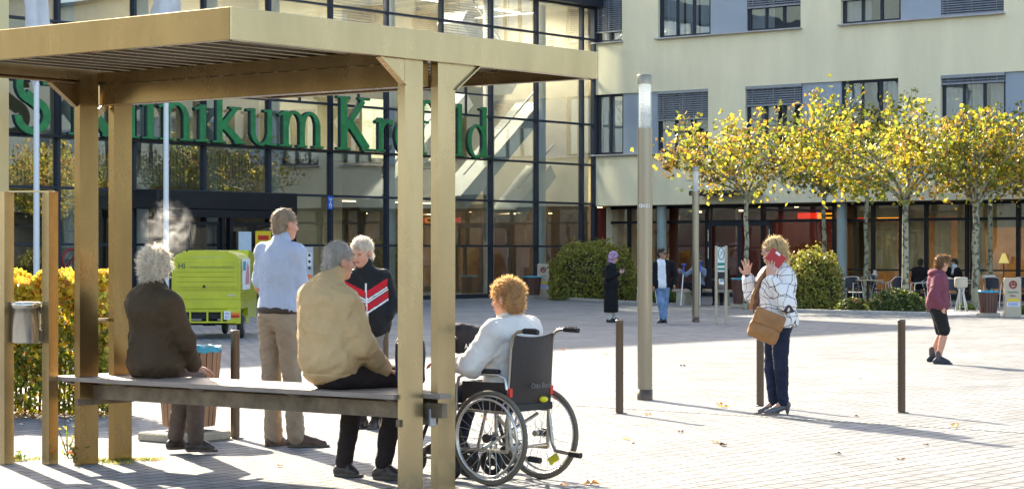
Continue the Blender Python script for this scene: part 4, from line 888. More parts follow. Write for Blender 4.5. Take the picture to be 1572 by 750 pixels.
m = MB(); m.prism([V(xr + .012, Yv + .55, zb + .42), V(xr + .012, Yv + 1.1, zb + .42), V(xr + .012, Yv + 1.05, zt - .3), V(xr + .012, Yv + .85, zt - .22), V(xr + .012, Yv + .65, zt - .4)], V(.006, 0, 0)); put(m, 'poster_print', PB['pink'], van)
m = MB(); zc_ = PZ(0, 494, Yv); zd = zb - .03
m.box(V(xm, Yv + .03, zd), (W_, .07, .05), bev=.006); m.box(V(xm - .05, Yv - .05, zc_ + .0), (W_ * .92, .04, .03), bev=.005)
for x in (-.5, -.27, .03, .28): m.box(V(xm + x, Yv - .03, (zc_ + zd) / 2), (.03, .03, zd - zc_ + .02))
m.box(V(xr - .12, Yv + .0, (zc_ + zd) / 2 + .0), (.24, .06, zd - zc_ + .06), bev=.008); m.box(V(xr + .0, Yv + .9, .32), (.03, .5, .14)); put(m, 'rear_frame', M_lime, van)
m = MB(); m.box(V(xm, Yv + .5, .42), (W_ * .86, .9, .14)); m.box(V(xm, Yv + .45, .3), (.25, .3, .16), bev=.03); m.cyl(V(xm - .5, Yv + .45, .27), V(xm + .5, Yv + .45, .27), .04); put(m, 'chassis', M_under, van)
m = MB(); m.box(V(xr - .23, Yv - .045, (zc_ + zd) / 2 + .02), (.12, .012, .15), bev=.003); put(m, 'number_plate', PB['white'], van)
text('plate_characters', 'KR', .05, V(xr - .23, Yv - .055, (zc_ + zd) / 2 + .05), (1, 0, 0), Z, PB['blue'], van, .001); text('plate_characters', '551', .05, V(xr - .23, Yv - .055, (zc_ + zd) / 2 - .01), (1, 0, 0), Z, PB['blue'], van, .001)
m = MB(); m.box(V(xr - .085, Yv - .045, (zc_ + zd) / 2 + .045), (.14, .03, .045), bev=.004); put(m, 'tail_light', PB['orange'], van); m = MB(); m.box(V(xr - .085, Yv - .045, (zc_ + zd) / 2 + .003), (.14, .03, .035), bev=.004); put(m, 'tail_light', mat('red_lens', (.6, .01, .01), .2, 0, 0), van)
for x in (xl + .1, xr - .05):
    m = MB(); c = V(x, Yv + .45, .215); m.torus(c, (1, 0, 0), .16, .055, 32, 10); m.cyl(c - V(.05, 0, 0), c + V(.05, 0, 0), .13); wo = put(m, 'wheel', M_rub, van)
    m = MB(); m.cyl(c + V(.045, 0, 0), c + V(.058, 0, 0), .10); hbo = m.build('rim', Mst); hbo.parent = wo
m = MB(); c = V(xm, Yv + 2.5, .2); m.torus(c, (1, 0, 0), .15, .05, 32, 10); m.cyl(c - V(.05, 0, 0), c + V(.05, 0, 0), .12); put(m, 'wheel', M_rub, van)
cb_s = [(1.5, .35), (2.75, .3), (2.85, .8), (2.45, 1.5), (1.6, 1.55), (1.5, 1.4)]
m = MB(); m.prism([V(xm - .55, Yv + y, z) for y, z in cb_s], V(1.1, 0, 0)); put(m, 'cab', M_lime, van)
# ================================================================== TREES, HEDGES, PLANTS
M_leaf = leafmat('autumn_leaf', .5, .42, 1.4)
M_leafg = leafmat('shrub_leaf', .5, .35, 1.4)
def barkmat():
    m = mat('plane_bark', (.34, .33, .25), .85, 0, .0, 3, bump=.3, bscale=18); n = m.node_tree; L = n.links.new; p = n.nodes['Principled BSDF']
    tc = n.nodes.new('ShaderNodeTexCoord'); vo = n.nodes.new('ShaderNodeTexNoise'); vo.inputs['Scale'].default_value = 9; vo.inputs['Detail'].default_value = 3; L(tc.outputs['Object'], vo.inputs['Vector'])
    cr = n.nodes.new('ShaderNodeValToRGB'); e = cr.color_ramp.elements; e[0].position = .42; e[0].color = (.10, .09, .065, 1); e[1].position = .5; e[1].color = (.34, .34, .24, 1)
    L(vo.outputs[0], cr.inputs[0]); L(cr.outputs[0], p.inputs['Base Color']); return m
M_bark = barkmat()
YEL = [(.62, .47, .05), (.42, .38, .05), (.52, .30, .05), (.20, .24, .035), (.22, .12, .035), (.10, .11, .025)]
def tree(px, Y, x0, x1, y0, y1, lab, cols, wts, nleaf=3000, trunk=.11, seed=1, ls=.128, shoots=6, zshift=0):
    rng = np.random.default_rng(seed); c = V((px - 786) * Y / FP, Y, 0); e = empty('plane_tree', c, 0, lab, 'tree', 'pleached plane trees before the cream wing')
    X0, X1 = (x0 - 786) * Y / FP, (x1 - 786) * Y / FP; Z0, Z1 = PZ(0, y1, Y), PZ(0, y0, Y); ZB = Z1 - .24 * (Z1 - Z0); cx, cz = (X0 + X1) / 2, (Z0 + ZB) / 2; rx, rz, ry = (X1 - X0) / 2 * 1.06, (ZB - Z0) / 2, (X1 - X0) / 2 * .85
    tk = MB(); fk = Z0 + .1
    pts = [c + V(.02 * math.sin(3 * i + seed), 0, fk * i / 5) for i in range(6)]; tk.tube(pts, [trunk * (1.25 if i == 0 else 1 - .06 * i) for i in range(6)], 14)
    ends = []; top = pts[-1]
    nb = 9
    for i in range(nb):
        a = 2 * math.pi * i / nb + rng.random() * .5; rr = .75 + .25 * rng.random()
        q = V(cx + rx * rr * math.cos(a), Y + ry * rr * math.sin(a), Z0 + (Z1 - Z0) * (.18 + .4 * rng.random())); m1 = (top * .5 + q * .5) + V(0, 0, .12 + .2 * rng.random())
        tk.tube([top - V(0, 0, .15), top * .7 + m1 * .3 + V(0, 0, .03), m1, q], [trunk * .5, trunk * .4, trunk * .26, .015], 7, caps=False)
        for _ in range(7):
            u = rng.random(); b0 = m1 * (1 - u) + q * u; b1 = b0 + V(*(rng.normal(size=3) * [.45, .45, .3])) + V(0, 0, .3 * rng.random() + .1); tk.tube([b0, (b0 + b1) / 2 + V(0, 0, .05), b1], [.022, .015, .007], 5, caps=False); ends.append(np.array(b1)); ends.append(np.array((b0 + b1) / 2))
    ends.append(np.array(top))
    # leaf clumps around the twigs, filling an uneven crown
    cl = []
    while len(cl) < 62:
        p = rng.uniform(-1, 1, 3); r_ = (p[0] ** 2 + p[1] ** 2 + (p[2] / 1.0) ** 2) ** .5
        if r_ > 1 or r_ < .25 * rng.random(): continue
        sh = 1 - .25 * max(0, p[2]) ** 2
        cl.append([cx + p[0] * rx * sh, Y + p[1] * ry * sh, cz - rz * .05 + p[2] * rz * .80])
    cl = np.array(cl + [list(x) for x in ends[::2]])
    clw = rng.random(len(cl)) ** .6 + .15; ci = rng.choice(len(cl), nleaf, p=clw / clw.sum()); rad = .12 + .22 * rng.random(len(cl))
    pts_ = cl[ci] + rng.normal(size=(nleaf, 3)) * rad[ci][:, None] * [1, 1, .75]
    ctone = rng.choice(len(cols), len(cl), p=np.array(wts) / sum(wts)); own = rng.random(nleaf) < .6
    col = pick(cols, wts, nleaf, rng); col[own] = (np.array(cols)[ctone[ci]] * (1 + .3 * (rng.random((nleaf, 1)) - .5)))[own]
    # shoots standing up out of the crown
    sp = []
    for i in range(shoots):
        x = cx + rx * rng.uniform(-.8, .8); y = Y + ry * rng.uniform(-.6, .6); z0 = cz + rz * .3; hgt = rz * (.5 + .5 * rng.random()); tip = V(x + rng.uniform(-.1, .1), y, z0 + (Z1 - z0) * (.55 + .45 * rng.random())); tk.tube([(x, y, z0 - .4), ((x + tip.x) / 2, y, (z0 + tip.z) / 2), tip], [.016, .011, .004], 5, caps=False)
        for k in range(34): u = rng.random(); sp.append([x + (tip.x - x) * u + rng.normal() * .10, y + rng.normal() * .10, z0 - .2 + (tip.z - z0 + .2) * u])
    sp = np.array(sp); pts_ = np.concatenate([pts_, sp]); col = np.concatenate([col, pick(cols, wts, len(sp), rng)])
    nr = rand_unit(len(pts_), rng) + [0, 0, .5]
    vs, fs, cc = leaf_arrays(pts_, nr, ls, col, .85, .35, rng); o = np_mesh('crown', vs, fs, M_leaf, None, False, cc); unparent_fix(o, e)
    put(tk, 'trunk', M_bark, e)
GREENY = [(.14, .17, .02), (.30, .28, .03), (.22, .14, .025), (.5, .40, .04)]
tree(1146, 57.5, 1012, 1262, 150, 305, 'yellow plane tree, leftmost of the row, above the smoking sign', YEL, [4, 4, 2, 4, 2, 3], 2300, .075, 11, shoots=11)
tree(1265, 65, 1190, 1345, 150, 300, 'thin trunked plane tree between the leftmost and the fullest yellow tree', YEL, [3, 4, 2, 4, 2, 4], 1600, .085, 12, shoots=6)
tree(1390, 57, 1225, 1470, 135, 312, 'fullest bright yellow plane tree behind the walking boy', YEL, [4, 6, 1, 5, 1, 3], 3000, .105, 13, shoots=13)
tree(1498, 57.5, 1415, 1612, 150, 315, 'darker green and brown plane tree behind the litter tub at right', GREENY + [(.6, .42, .04)], [5, 2, 3, 1, 1], 2800, .115, 14, shoots=13)
tree(1330, 63.5, 1225, 1420, 125, 270, 'dull green plane tree set back behind the fullest yellow one', GREENY, [6, 2, 2, 1], 1600, .08, 15, shoots=13)
tree(1520, 63.0, 1440, 1610, 150, 270, 'dull green plane tree set back near the wing at right', GREENY, [6, 2, 2, 1], 2000, .08, 16, shoots=6)
for i, (px, Y) in enumerate(((1640, 58), (1760, 58.5), (1700, 63.5), (1880, 59), (1850, 64))):
    tree(px, Y, px - 125, px + 125, 150, 310, 'plane tree beyond the right edge, %s in the mirrored row' % ['nearest', 'second', 'third', 'fourth', 'last'][i], YEL, [3, 3, 2, 3, 4, 4], 2600, .1, 20 + i, shoots=5)

def leafbox(name, fpos, n, size, cols, wts, nrmf, lab, cat, m, base, group=None, rng=None, core=None, stems=None, kind=None, aspect=.7):
    rng = rng or RNG; p = fpos(n, rng); nr = nrmf(p) * .6 + rand_unit(len(p), rng)
    zz = p[:, 2]; col = pick(cols, wts, len(p), rng)
    vs, fs, cc = leaf_arrays(p, nr, size, col, aspect, .3, rng); e = empty(name, base, 0, lab, cat, group)
    o = np_mesh('foliage', vs, fs, m, None, False, cc); unparent_fix(o, e)
    if core: o = core(); unparent_fix(o, e)
    if stems: put(stems, 'stem', mat('twig', (.08, .055, .035), .9, 0, .2, 5), e)
    return e
# near autumn hedge at the left
def hedge_near():
    rng = np.random.default_rng(5); Y0 = 19.7; x0, x1 = (-90 - 786) * Y0 / FP, (166 - 786) * Y0 / FP; zt = 1.29
    def fpos(n, r):
        x = r.uniform(x0, x1, n); y = r.uniform(Y0 - .05, Y0 + .75, n); z = r.uniform(.05, zt, n)
        f = r.random(n); y = np.where(f < .5, Y0 + abs(r.normal(size=n)) * .10, y); z = np.where((f > .5) & (f < .78), zt - abs(r.normal(size=n)) * .08, z)
        x = np.where(f > .9, x1 - abs(r.normal(size=n)) * .08, x)
        b = .06 * np.sin(x * 9) + .05 * np.sin(z * 11 + x * 5); y += b * 1.0; z += .05 * np.sin(x * 13) * (z > 1)
        keep = (z > .28) | (r.random(n) < .45); return np.stack([x, y, z], 1)[keep]
    st = MB(); 
    for i in range(34): x = x0 + (x1 - x0) * (i + .5) / 34; st.tube([(x, Y0 + .3, 0), (x + .03, Y0 + .25, .5), (x - .03, Y0 + .35, 1.15)], [.014, .011, .005], 5)
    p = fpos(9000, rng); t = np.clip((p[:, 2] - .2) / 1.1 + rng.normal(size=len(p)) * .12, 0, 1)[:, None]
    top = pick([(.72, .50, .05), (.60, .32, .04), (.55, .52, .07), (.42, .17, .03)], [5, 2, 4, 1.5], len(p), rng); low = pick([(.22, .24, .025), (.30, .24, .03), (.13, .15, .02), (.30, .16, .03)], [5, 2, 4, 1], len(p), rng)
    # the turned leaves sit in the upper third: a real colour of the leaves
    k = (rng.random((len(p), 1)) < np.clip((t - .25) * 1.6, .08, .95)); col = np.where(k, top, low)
    vs, fs, cc = leaf_arrays(p, rand_unit(len(p), rng) + [0, -.5, .2], .072, col, .75, .35, rng)
    e = empty('autumn_hedge', ((x0 + x1) / 2, Y0, 0), 0, 'waist high hedge with yellow, orange and green leaves behind the left posts', 'hedge')
    o = np_mesh('foliage', vs, fs, M_leaf, None, False, cc); unparent_fix(o, e); put(st, 'stem', mat('twig', (.08, .055, .035), .9, 0, .2, 5), e)
    # litter below
    n = 500; p = np.stack([rng.uniform(x0, x1, n), Y0 + .2 + rng.normal(size=n) * .3, np.full(n, .012) + rng.random(n) * .02], 1); vs, fs, cc = leaf_arrays(p, rand_unit(n, rng) * .3 + [0, 0, 1], .05, pick([(.5, .2, .03), (.3, .12, .03), (.6, .4, .05)], [3, 2, 2], n, rng), .8, .3, rng)
    o = np_mesh('leaf_litter', vs, fs, M_leaf, None, False, cc); tag(o, 'fallen orange leaves lying under the autumn hedge', 'leaf litter', kind='stuff')
hedge_near()
def mound(px0, px1, ytop, ybase, Y, dep, n, ls, cols, wts, lab, name='hedge', seed=3, grp='clipped hedges before the buildings', pw=3.):
    rng = np.random.default_rng(seed); x0, x1 = (px0 - 786) * Y / FP, (px1 - 786) * Y / FP; zt = PZ(0, ytop, Y); cx = (x0 + x1) / 2; rx = (x1 - x0) / 2
    d = rand_unit(n, rng); d[:, 2] = abs(d[:, 2]); k = (abs(d[:, 0]) ** pw + abs(d[:, 1]) ** pw + abs(d[:, 2]) ** pw) ** (-1 / pw)
    s = (d.T * k).T * (1 - .16 * rng.random((n, 1)) ** 2) * (1 + .07 * np.sin(d[:, :1] * 9 + seed) * np.sin(d[:, 2:] * 8 + d[:, 1:2] * 6) + .05 * rng.normal(size=(n, 1)))
    p = np.stack([cx + s[:, 0] * rx, Y + dep / 2 + s[:, 1] * dep / 2, s[:, 2] * zt], 1)
    up = (s[:, 2] > .62)[:, None]; colA = pick(cols, wts, n, rng)
    vs, fs, cc = leaf_arrays(p, d + rand_unit(n, rng) * .9, ls, colA, .5, .3, rng); e = empty(name, (cx, Y + dep / 2, 0), 0, lab, 'hedge' if name == 'hedge' else 'shrub', grp)
    o = np_mesh('foliage', vs, fs, M_leafg, None, False, cc); unparent_fix(o, e)
    m = MB(); vs = []
    nn = 20
    for i in range(9):
        a = math.pi / 2 * i / 8
        for j in range(nn):
            b = 2 * math.pi * j / nn; dd = np.array([math.cos(a) * math.cos(b), math.cos(a) * math.sin(b), math.sin(a)]); kk = (abs(dd) ** pw).sum() ** (-1 / pw) * .84; vs.append((cx + dd[0] * kk * rx, Y + dep / 2 + dd[1] * kk * dep / 2, dd[2] * kk * zt))
    m.add(vs, [(i * nn + j, i * nn + (j + 1) % nn, (i + 1) * nn + (j + 1) % nn, (i + 1) * nn + j) for i in range(8) for j in range(nn)], True); put(m, 'twig_core', mat('hedge_core', (.05, .05, .02), .95, 0, .3, 8), e)
HG = [(.16, .19, .03), (.24, .25, .04), (.34, .32, .06), (.22, .15, .04)]
mound(848, 980, 375, 460, 67.5, 2.6, 7500, .12, HG, [4, 4, 2, 2], 'broad rounded green hedge in front of the glass corner, left of the lamp', seed=31)
mound(1216, 1300, 388, 476, 56.3, 1.9, 5000, .11, HG, [3, 4, 4, 3], 'rounded yellow green hedge right of the woman on the phone', seed=32)
mound(1288, 1342, 459, 482, 53.6, .9, 1500, .09, [(.08, .12, .02), (.14, .16, .03), (.2, .1, .04)], [3, 2, 1], 'low dark green shrub at the kerb, left of the white flowering one', 'low_shrub', 33, 'low shrubs along the kerb', 2.2)
mound(1338, 1428, 446, 484, 52.6, 1.2, 3000, .10, [(.07, .10, .02), (.12, .15, .03), (.45, .42, .2)], [5, 3, .6], 'low shrub with pale tips at the kerb behind the right bollard', 'low_shrub', 34, 'low shrubs along the kerb', 2.2)
mound(1475, 1500, 466, 478, 56, .8, 700, .08, [(.08, .12, .02), (.14, .16, .03)], [3, 2], 'small low shrub at the foot of the tree right of the boy', 'low_shrub', 35, 'low shrubs along the kerb', 2.2)
mound(990, 1040, 441, 462, 65, .9, 900, .09, [(.08, .13, .02), (.14, .18, .03)], [3, 2], 'low green shrub behind the man in the black jacket', 'low_shrub', 36, 'low shrubs along the kerb', 2.2)
mound(1568, 1600, 470, 492, 52, .9, 900, .09, [(.08, .13, .02), (.14, .18, .03)], [3, 2], 'low green shrub just right of the beige pillar at the edge', 'low_shrub', 37, 'low shrubs along the kerb', 2.2)
# weeds at the posts
def weed(px, py, n, h, seed, lab, cols):
    rng = np.random.default_rng(seed); c = G(px, py); m = MB(); P_ = []
    for i in range(6):
        a = rng.uniform(0, 6.28); l = rng.uniform(.4, 1) * h; tip = c + V(math.cos(a) * l * .4, math.sin(a) * l * .4, l); m.tube([c, (c + tip) / 2 + V(0, 0, .02), tip], [.003, .002, .001], 4)
        for k in range(n // 6): u = rng.random(); P_.append(np.array(c + (tip - c) * u) + rng.normal(size=3) * .018)
    P_ = np.array(P_); P_[:, 2] = abs(P_[:, 2]) + .005; vs, fs, cc = leaf_arrays(P_, rand_unit(len(P_), rng) + [0, -.3, .6], .035, pick(cols, [1] * len(cols), len(P_), rng), .6, .3, rng)
    e = empty('weed', c, 0, lab, 'weed', 'weeds growing at the feet of the posts'); o = np_mesh('foliage', vs, fs, M_leafg, None, False, cc); unparent_fix(o, e); put(m, 'stem', mat('twig', (.08, .055, .035), .9, 0, .2, 5), e)
weed(120, 712, 130, .17, 41, 'bushy green and red weed at the foot of the front left post', [(.08, .14, .03), (.14, .2, .04), (.4, .12, .03)])
weed(104, 700, 46, .34, 42, 'tall thin weed between the bin frame and the front left post', [(.12, .2, .04), (.5, .45, .1)])
weed(30, 706, 40, .06, 43, 'small flat weed beside the bin frame at the left edge', [(.12, .2, .04), (.3, .3, .06)])
# moss and grass tufts
rng = np.random.default_rng(50); pts = []
for (a, b, n) in ((G(150, 708), G(245, 706), 260), (G(20, 708), G(90, 702), 90), (G(160, 712), G(200, 712), 60)):
    for i in range(n): u = rng.random(); p = a + (b - a) * u; pts.append([p.x + rng.normal() * .02, p.y + rng.normal() * .04, .012])
pts = np.array(pts); vs, fs, cc = leaf_arrays(pts, rand_unit(len(pts), rng) * [1, 1, .2], .035, pick([(.35, .33, .08), (.2, .25, .05), (.45, .35, .12)], [2, 2, 1], len(pts), rng), .22, .2, rng)
o = np_mesh('grass_tufts', vs, fs, M_leafg, None, False, cc); tag(o, 'dry grass and moss tufts in the joints at the post feet', 'grass', kind='stuff')
# fallen leaves on the paving
spots = [(907, 744, .10, 'o'), (962, 675, .07, 'y'), (974, 682, .05, 'b'), (1110, 625, .11, 'y'), (1104, 621, .07, 'o'), (994, 637, .08, 'o'), (1466, 655, .09, 'y'), (1467, 651, .06, 'o'), (1110, 684, .08, 'b'), (1286, 697, .07, 'b'), (1382, 706, .07, 'b'), (1048, 562, .08, 'b'), (865, 537, .09, 'o'), (1098, 680, .06, 'o'), (1421, 684, .05, 'b'), (1320, 582, .06, 'b'), (1315, 640, .06, 'b'), (930, 545, .08, 'o'), (770, 560, .07, 'b'), (742, 640, .08, 'o'), (750, 645, .07, 'o'), (865, 745, .06, 'o'), (430, 716, .05, 'o'), (1045, 664, .06, 'b')]
where = ['at the bottom right of the wheelchair', 'well below the near lamp foot', 'just right of the yellow leaf below the lamp', 'brightest, left of the phoning woman', 'beside the brightest leaf near the phoning woman', 'between the left bollard and the lamp foot', 'bright, below the boy at the right', 'curled, touching the bright leaf at the right', 'in front of the phoning woman', 'on the bare paving at lower right', 'at the far lower right', 'on the sunlit paving right of the lamp', 'at the shade edge right of the wheelchair', 'left of the leaf in front of the woman', 'below the right bollard', 'between the woman and the right bollard', 'near the drain line', 'in the shade behind the left bollard', 'behind the wheelchair', 'under the wheelchair seat', 'second under the wheelchair seat', 'by the right wheel of the wheelchair', 'in the shade of the bench', 'far below the lamp foot']
M_fl = {'o': mat('leaf_orange', (.55, .22, .03), .6, 0, .2, 30, trans=.3), 'y': mat('leaf_yellow', (.75, .45, .03), .6, 0, .15, 30, trans=.3), 'b': mat('leaf_brown', (.22, .11, .04), .7, 0, .2, 30)}
nmc = dict(o='orange', y='yellow', b='brown')
for i, (px, py, s, k) in enumerate(spots):
    s *= .55; c = G(px, py); m = MB(); n = 11; a0 = random.random() * 6; vs = [c + V(0, 0, .012)]
    for j in range(n):
        a = a0 + 2 * math.pi * j / n; r = s * (.55 + .45 * (j % 2)) * (.8 + .4 * random.random()); vs.append(c + V(r * math.cos(a), r * math.sin(a), .006 + .6 * s * random.random() * (j % 3 > 0)))
    m.add(vs, [(0, 1 + j, 1 + (j + 1) % n) for j in range(n)]); m.build('fallen_leaf', M_fl[k], origin=c, label='%s fallen leaf %s' % (nmc[k], where[i]), cat='leaf', group='fallen leaves on the paving')

# ================================================================== TERRACE CHAIRS AND TABLES
M_alu = mat('aluminium', (.6, .6, .6), .3, 1, .05, 8)
M_wick = mat('dark_weave', (.03, .035, .055), .6, 0, .2, 20, bump=.4, bscale=60)
def chair(loc, rz, lab):
    e = empty('cafe_chair', loc, rz, lab, 'chair', 'cafe chairs on the terrace')
    m = MB(); m.box((0, 0, .44), (.44, .44, .035), bev=.012); m.build('seat', M_wick, e)
    m = MB(); vs = []
    for i in range(9):
        a = R(-50 + 100 * i / 8); 
        for z in (.52, .80): vs.append((.24 * math.sin(a) * 1.0, -.02 - .21 * math.cos(a) - (z - .5) * .15, z + (.02 * math.cos(a * 1.6) if z > .6 else 0)))
    f_ = [(2 * i, 2 * i + 2, 2 * i + 3, 2 * i + 1) for i in range(8)]; m.add(vs, f_, True); m.add([V(*v) + V(0, .012, 0) for v in vs], [f[::-1] for f in f_], True); m.build('backrest', M_wick, e)
    for s in (-1, 1):
        m = MB(); m.tube([(s * .25, .20, 0), (s * .25, .19, .45), (s * .255, .17, .64), (s * .26, .08, .66), (s * .265, -.1, .67), (s * .25, -.2, .73), (s * .17, -.27, .82)], .0125, 8); m.build('arm_leg', M_alu, e)
        m = MB(); m.tube([(s * .22, -.26, 0), (s * .23, -.20, .45), (s * .245, -.14, .66)], .0125, 8); m.build('leg', M_alu, e)
    m = MB(); m.tube([(-.17, -.27, .82), (0, -.31, .835), (.17, -.27, .82)], .0125, 8); m.build('top_rail', M_alu, e)
    return e
def table(loc, lab, top=.38, h=.73, cloth=None):
    e = empty('cafe_table', loc, 0, lab, 'table', 'cafe tables on the terrace'); m = MB(); m.box((0, 0, h), (top * 2, top * 2, .03), bev=.006); m.build('table_top', mat('table_top', (.42, .34, .22), .4, 0, .12, 3), e)
    m = MB(); m.cyl((0, 0, .04), (0, 0, h), .03); m.lathe([(.25, 0), (.25, .02), (.05, .05)]); m.build('pedestal', M_navyd, e); return e
def GP(px, Y): return V((px - 786) * Y / FP, Y, 0)
chs = [(1302, 60.5, 2.5, 'cafe chair nearest the right of the yellow green hedge'), (1352, 61, -1.9, 'cafe chair turned left beside the bare left table'), (1371, 60.5, .6, 'cafe chair just left of the thick plane trunk, seen half from behind'), (1411, 60, 1.6, 'cafe chair right of the thick plane trunk'),
       (1441, 58, 2.0, 'nearest cafe chair with shiny legs behind the walking boy'), (1459, 56, 2.9, 'cafe chair right of the boy, below the seated man in a dark coat'), (1487, 60, 1.4, 'cafe chair left of the rightmost trunk'), (1526, 59.5, -.5, 'cafe chair with pale cushions behind the right tub'), (1558, 60.5, .5, 'cafe chair behind the beige pillar at the right edge'), (1330, 66, .3, 'farther cafe chair near the tan cafe reflections'), (992, 63.5, 1.2, 'cafe chair left of the near lamp column by the broad hedge')]
for px, Y, rz, lab in chs: chair(GP(px, Y), rz, lab)
table(GP(1332, 60.8), 'bare square cafe table left of the thick plane trunk'); table(GP(1470, 60.5), 'cafe table between the seated man and the rightmost trunk'); table(GP(1420, 64), 'cafe table before the dark clothed guests'); table(GP(1544, 61.5), 'cafe table behind the beige pillar at the right'); table(GP(1325, 66.8), 'farther cafe table set with white things')
# white things standing on tables
for px, Y, z, r, h, lab, nm_ in ((1475.5, 55.2, 0., .17, 1.0, 'white draped standing ashtray left of the rightmost trunk', 'standing_ashtray'),):
    c = GP(px, Y); e = empty(nm_, c, 0, lab, 'ashtray'); m = MB(); m.lathe([(.15, .62), (.17, .66), (.17, .86), (.14, .88), (0, .88)], c); put(m, 'bowl', M_slab, e)
    m = MB(); 
    for i in range(4): a = i * 1.57 + .4; m.tube([c + V(.2 * math.cos(a), .2 * math.sin(a), 0), c + V(.07 * math.cos(a), .07 * math.sin(a), .5), c + V(.12 * math.cos(a), .12 * math.sin(a), .66)], .016, 7)
    put(m, 'leg', M_alu, e)
def tabletop(px, Y, kind, lab):
    c = GP(px, Y) + Z * .746; m = MB()
    if kind == 'pot': m.lathe([(0, 0), (.06, 0), (.08, .1), (.05, .16), (.045, .22), (0, .22)], c); m.build('flower_vase', M_white, origin=c, label=lab, cat='vase')
    else: m.box(c + Z * .06, (.34, .26, .12), bev=.02); m.build('napkin_box', M_white, origin=c, label=lab, cat='box')
tabletop(1343, 66.6, 'pot', 'small white vase on the farther cafe table'); tabletop(1518, 61.4, 'box', 'white box near the right cafe table'); 
def lampshade(px, py, Y):
    c = V(*P(px, py, Y)); e = empty('table_lamp', V(c.x, c.y, 0), 0, 'small yellow shaded lamp glowing inside the dark cafe at right', 'lamp'); m = MB(); m.lathe([(.16, -.15), (.05, .15)], c); put(m, 'lamp_shade', emis('lamp_cloth', (.55, .45, .15), .25), e); m = MB(); m.cyl(V(c.x, c.y, 0), c, .02); put(m, 'stand', M_boll, e)
lampshade(1541, 396, 66.)
# smoke drifting over the brown clothed sitter
def smoke():
    c = P(258, 352, 16.6); m = MB(); m.ball(c, .26, 10, (.85, .8, .95)); o = m.build('cigarette_smoke', None, origin=c); s = bpy.data.materials.new('smoke'); s.use_nodes = True; n = s.node_tree; L = n.links.new; n.nodes.remove(n.nodes['Principled BSDF'])
    v = n.nodes.new('ShaderNodeVolumePrincipled'); v.inputs['Color'].default_value = (.95, .97, 1, 1); v.inputs['Anisotropy'].default_value = .72
    tc = n.nodes.new('ShaderNodeTexCoord'); nz = n.nodes.new('ShaderNodeTexNoise'); nz.inputs['Scale'].default_value = 6.5; nz.inputs['Detail'].default_value = 5; nz.inputs['Distortion'].default_value = 2.2; L(tc.outputs['Object'], nz.inputs['Vector'])
    ln = n.nodes.new('ShaderNodeVectorMath'); ln.operation = 'LENGTH'; L(tc.outputs['Object'], ln.inputs[0]); a = n.nodes.new('ShaderNodeMapRange'); a.inputs[1].default_value = .05; a.inputs[2].default_value = .25; a.inputs[3].default_value = 1; a.inputs[4].default_value = 0; L(ln.outputs['Value'], a.inputs[0])
    b = n.nodes.new('ShaderNodeMapRange'); b.inputs[1].default_value = .47; b.inputs[2].default_value = .66; b.inputs[3].default_value = .0; b.inputs[4].default_value = 2.0; L(nz.outputs[0], b.inputs[0]); mu = n.nodes.new('ShaderNodeMath'); mu.operation = 'MULTIPLY'; L(a.outputs[0], mu.inputs[0]); L(b.outputs[0], mu.inputs[1]); L(mu.outputs[0], v.inputs['Density']); L(v.outputs[0], n.nodes['Material Output'].inputs['Volume'])
    o.data.materials.clear(); o.data.materials.append(s); tag(o, 'pale cigarette smoke drifting beside the flagpole above the brown coat', 'smoke', kind='stuff')
smoke()
# ================================================================== PEOPLE
def skinmat(nm, c):
    m = mat(nm, c, .5, 0, .07, 14, bump=.03, bscale=120); p = m.node_tree.nodes['Principled BSDF']; p.inputs['Subsurface Weight'].default_value = .25; p.inputs['Subsurface Radius'].default_value = (.012, .005, .003); p.inputs['Subsurface Scale'].default_value = 1; return m
SK = skinmat('skin', (.56, .31, .21)); SK2 = skinmat('skin_ruddy', (.60, .30, .20)); SK3 = skinmat('skin_tan', (.42, .23, .14))
M_eye = mat('eye', (.04, .03, .03), .2, 0, 0); M_lip = mat('lip', (.42, .13, .11), .5, 0, 0); M_nail = M_lip
def cloth(nm, c, rough=.85, var=.10, bump=.35, bs=220, sheen=0, trans=0): return mat(nm, c, rough, 0, var, 5, bump=.5, bscale=20, sheen=sheen, trans=trans, spec=.2)
def hairmat(nm, c, tr=.3): return mat(nm, c, .5, 0, .3, 35, bump=.5, bscale=120, trans=tr, stretch=(1, 1, .4))
def U(v): return Vector(v).normalized()
def fr_(f, up=Z): f = U(f); r = f.cross(up).normalized(); return r, f, r.cross(f).normalized()
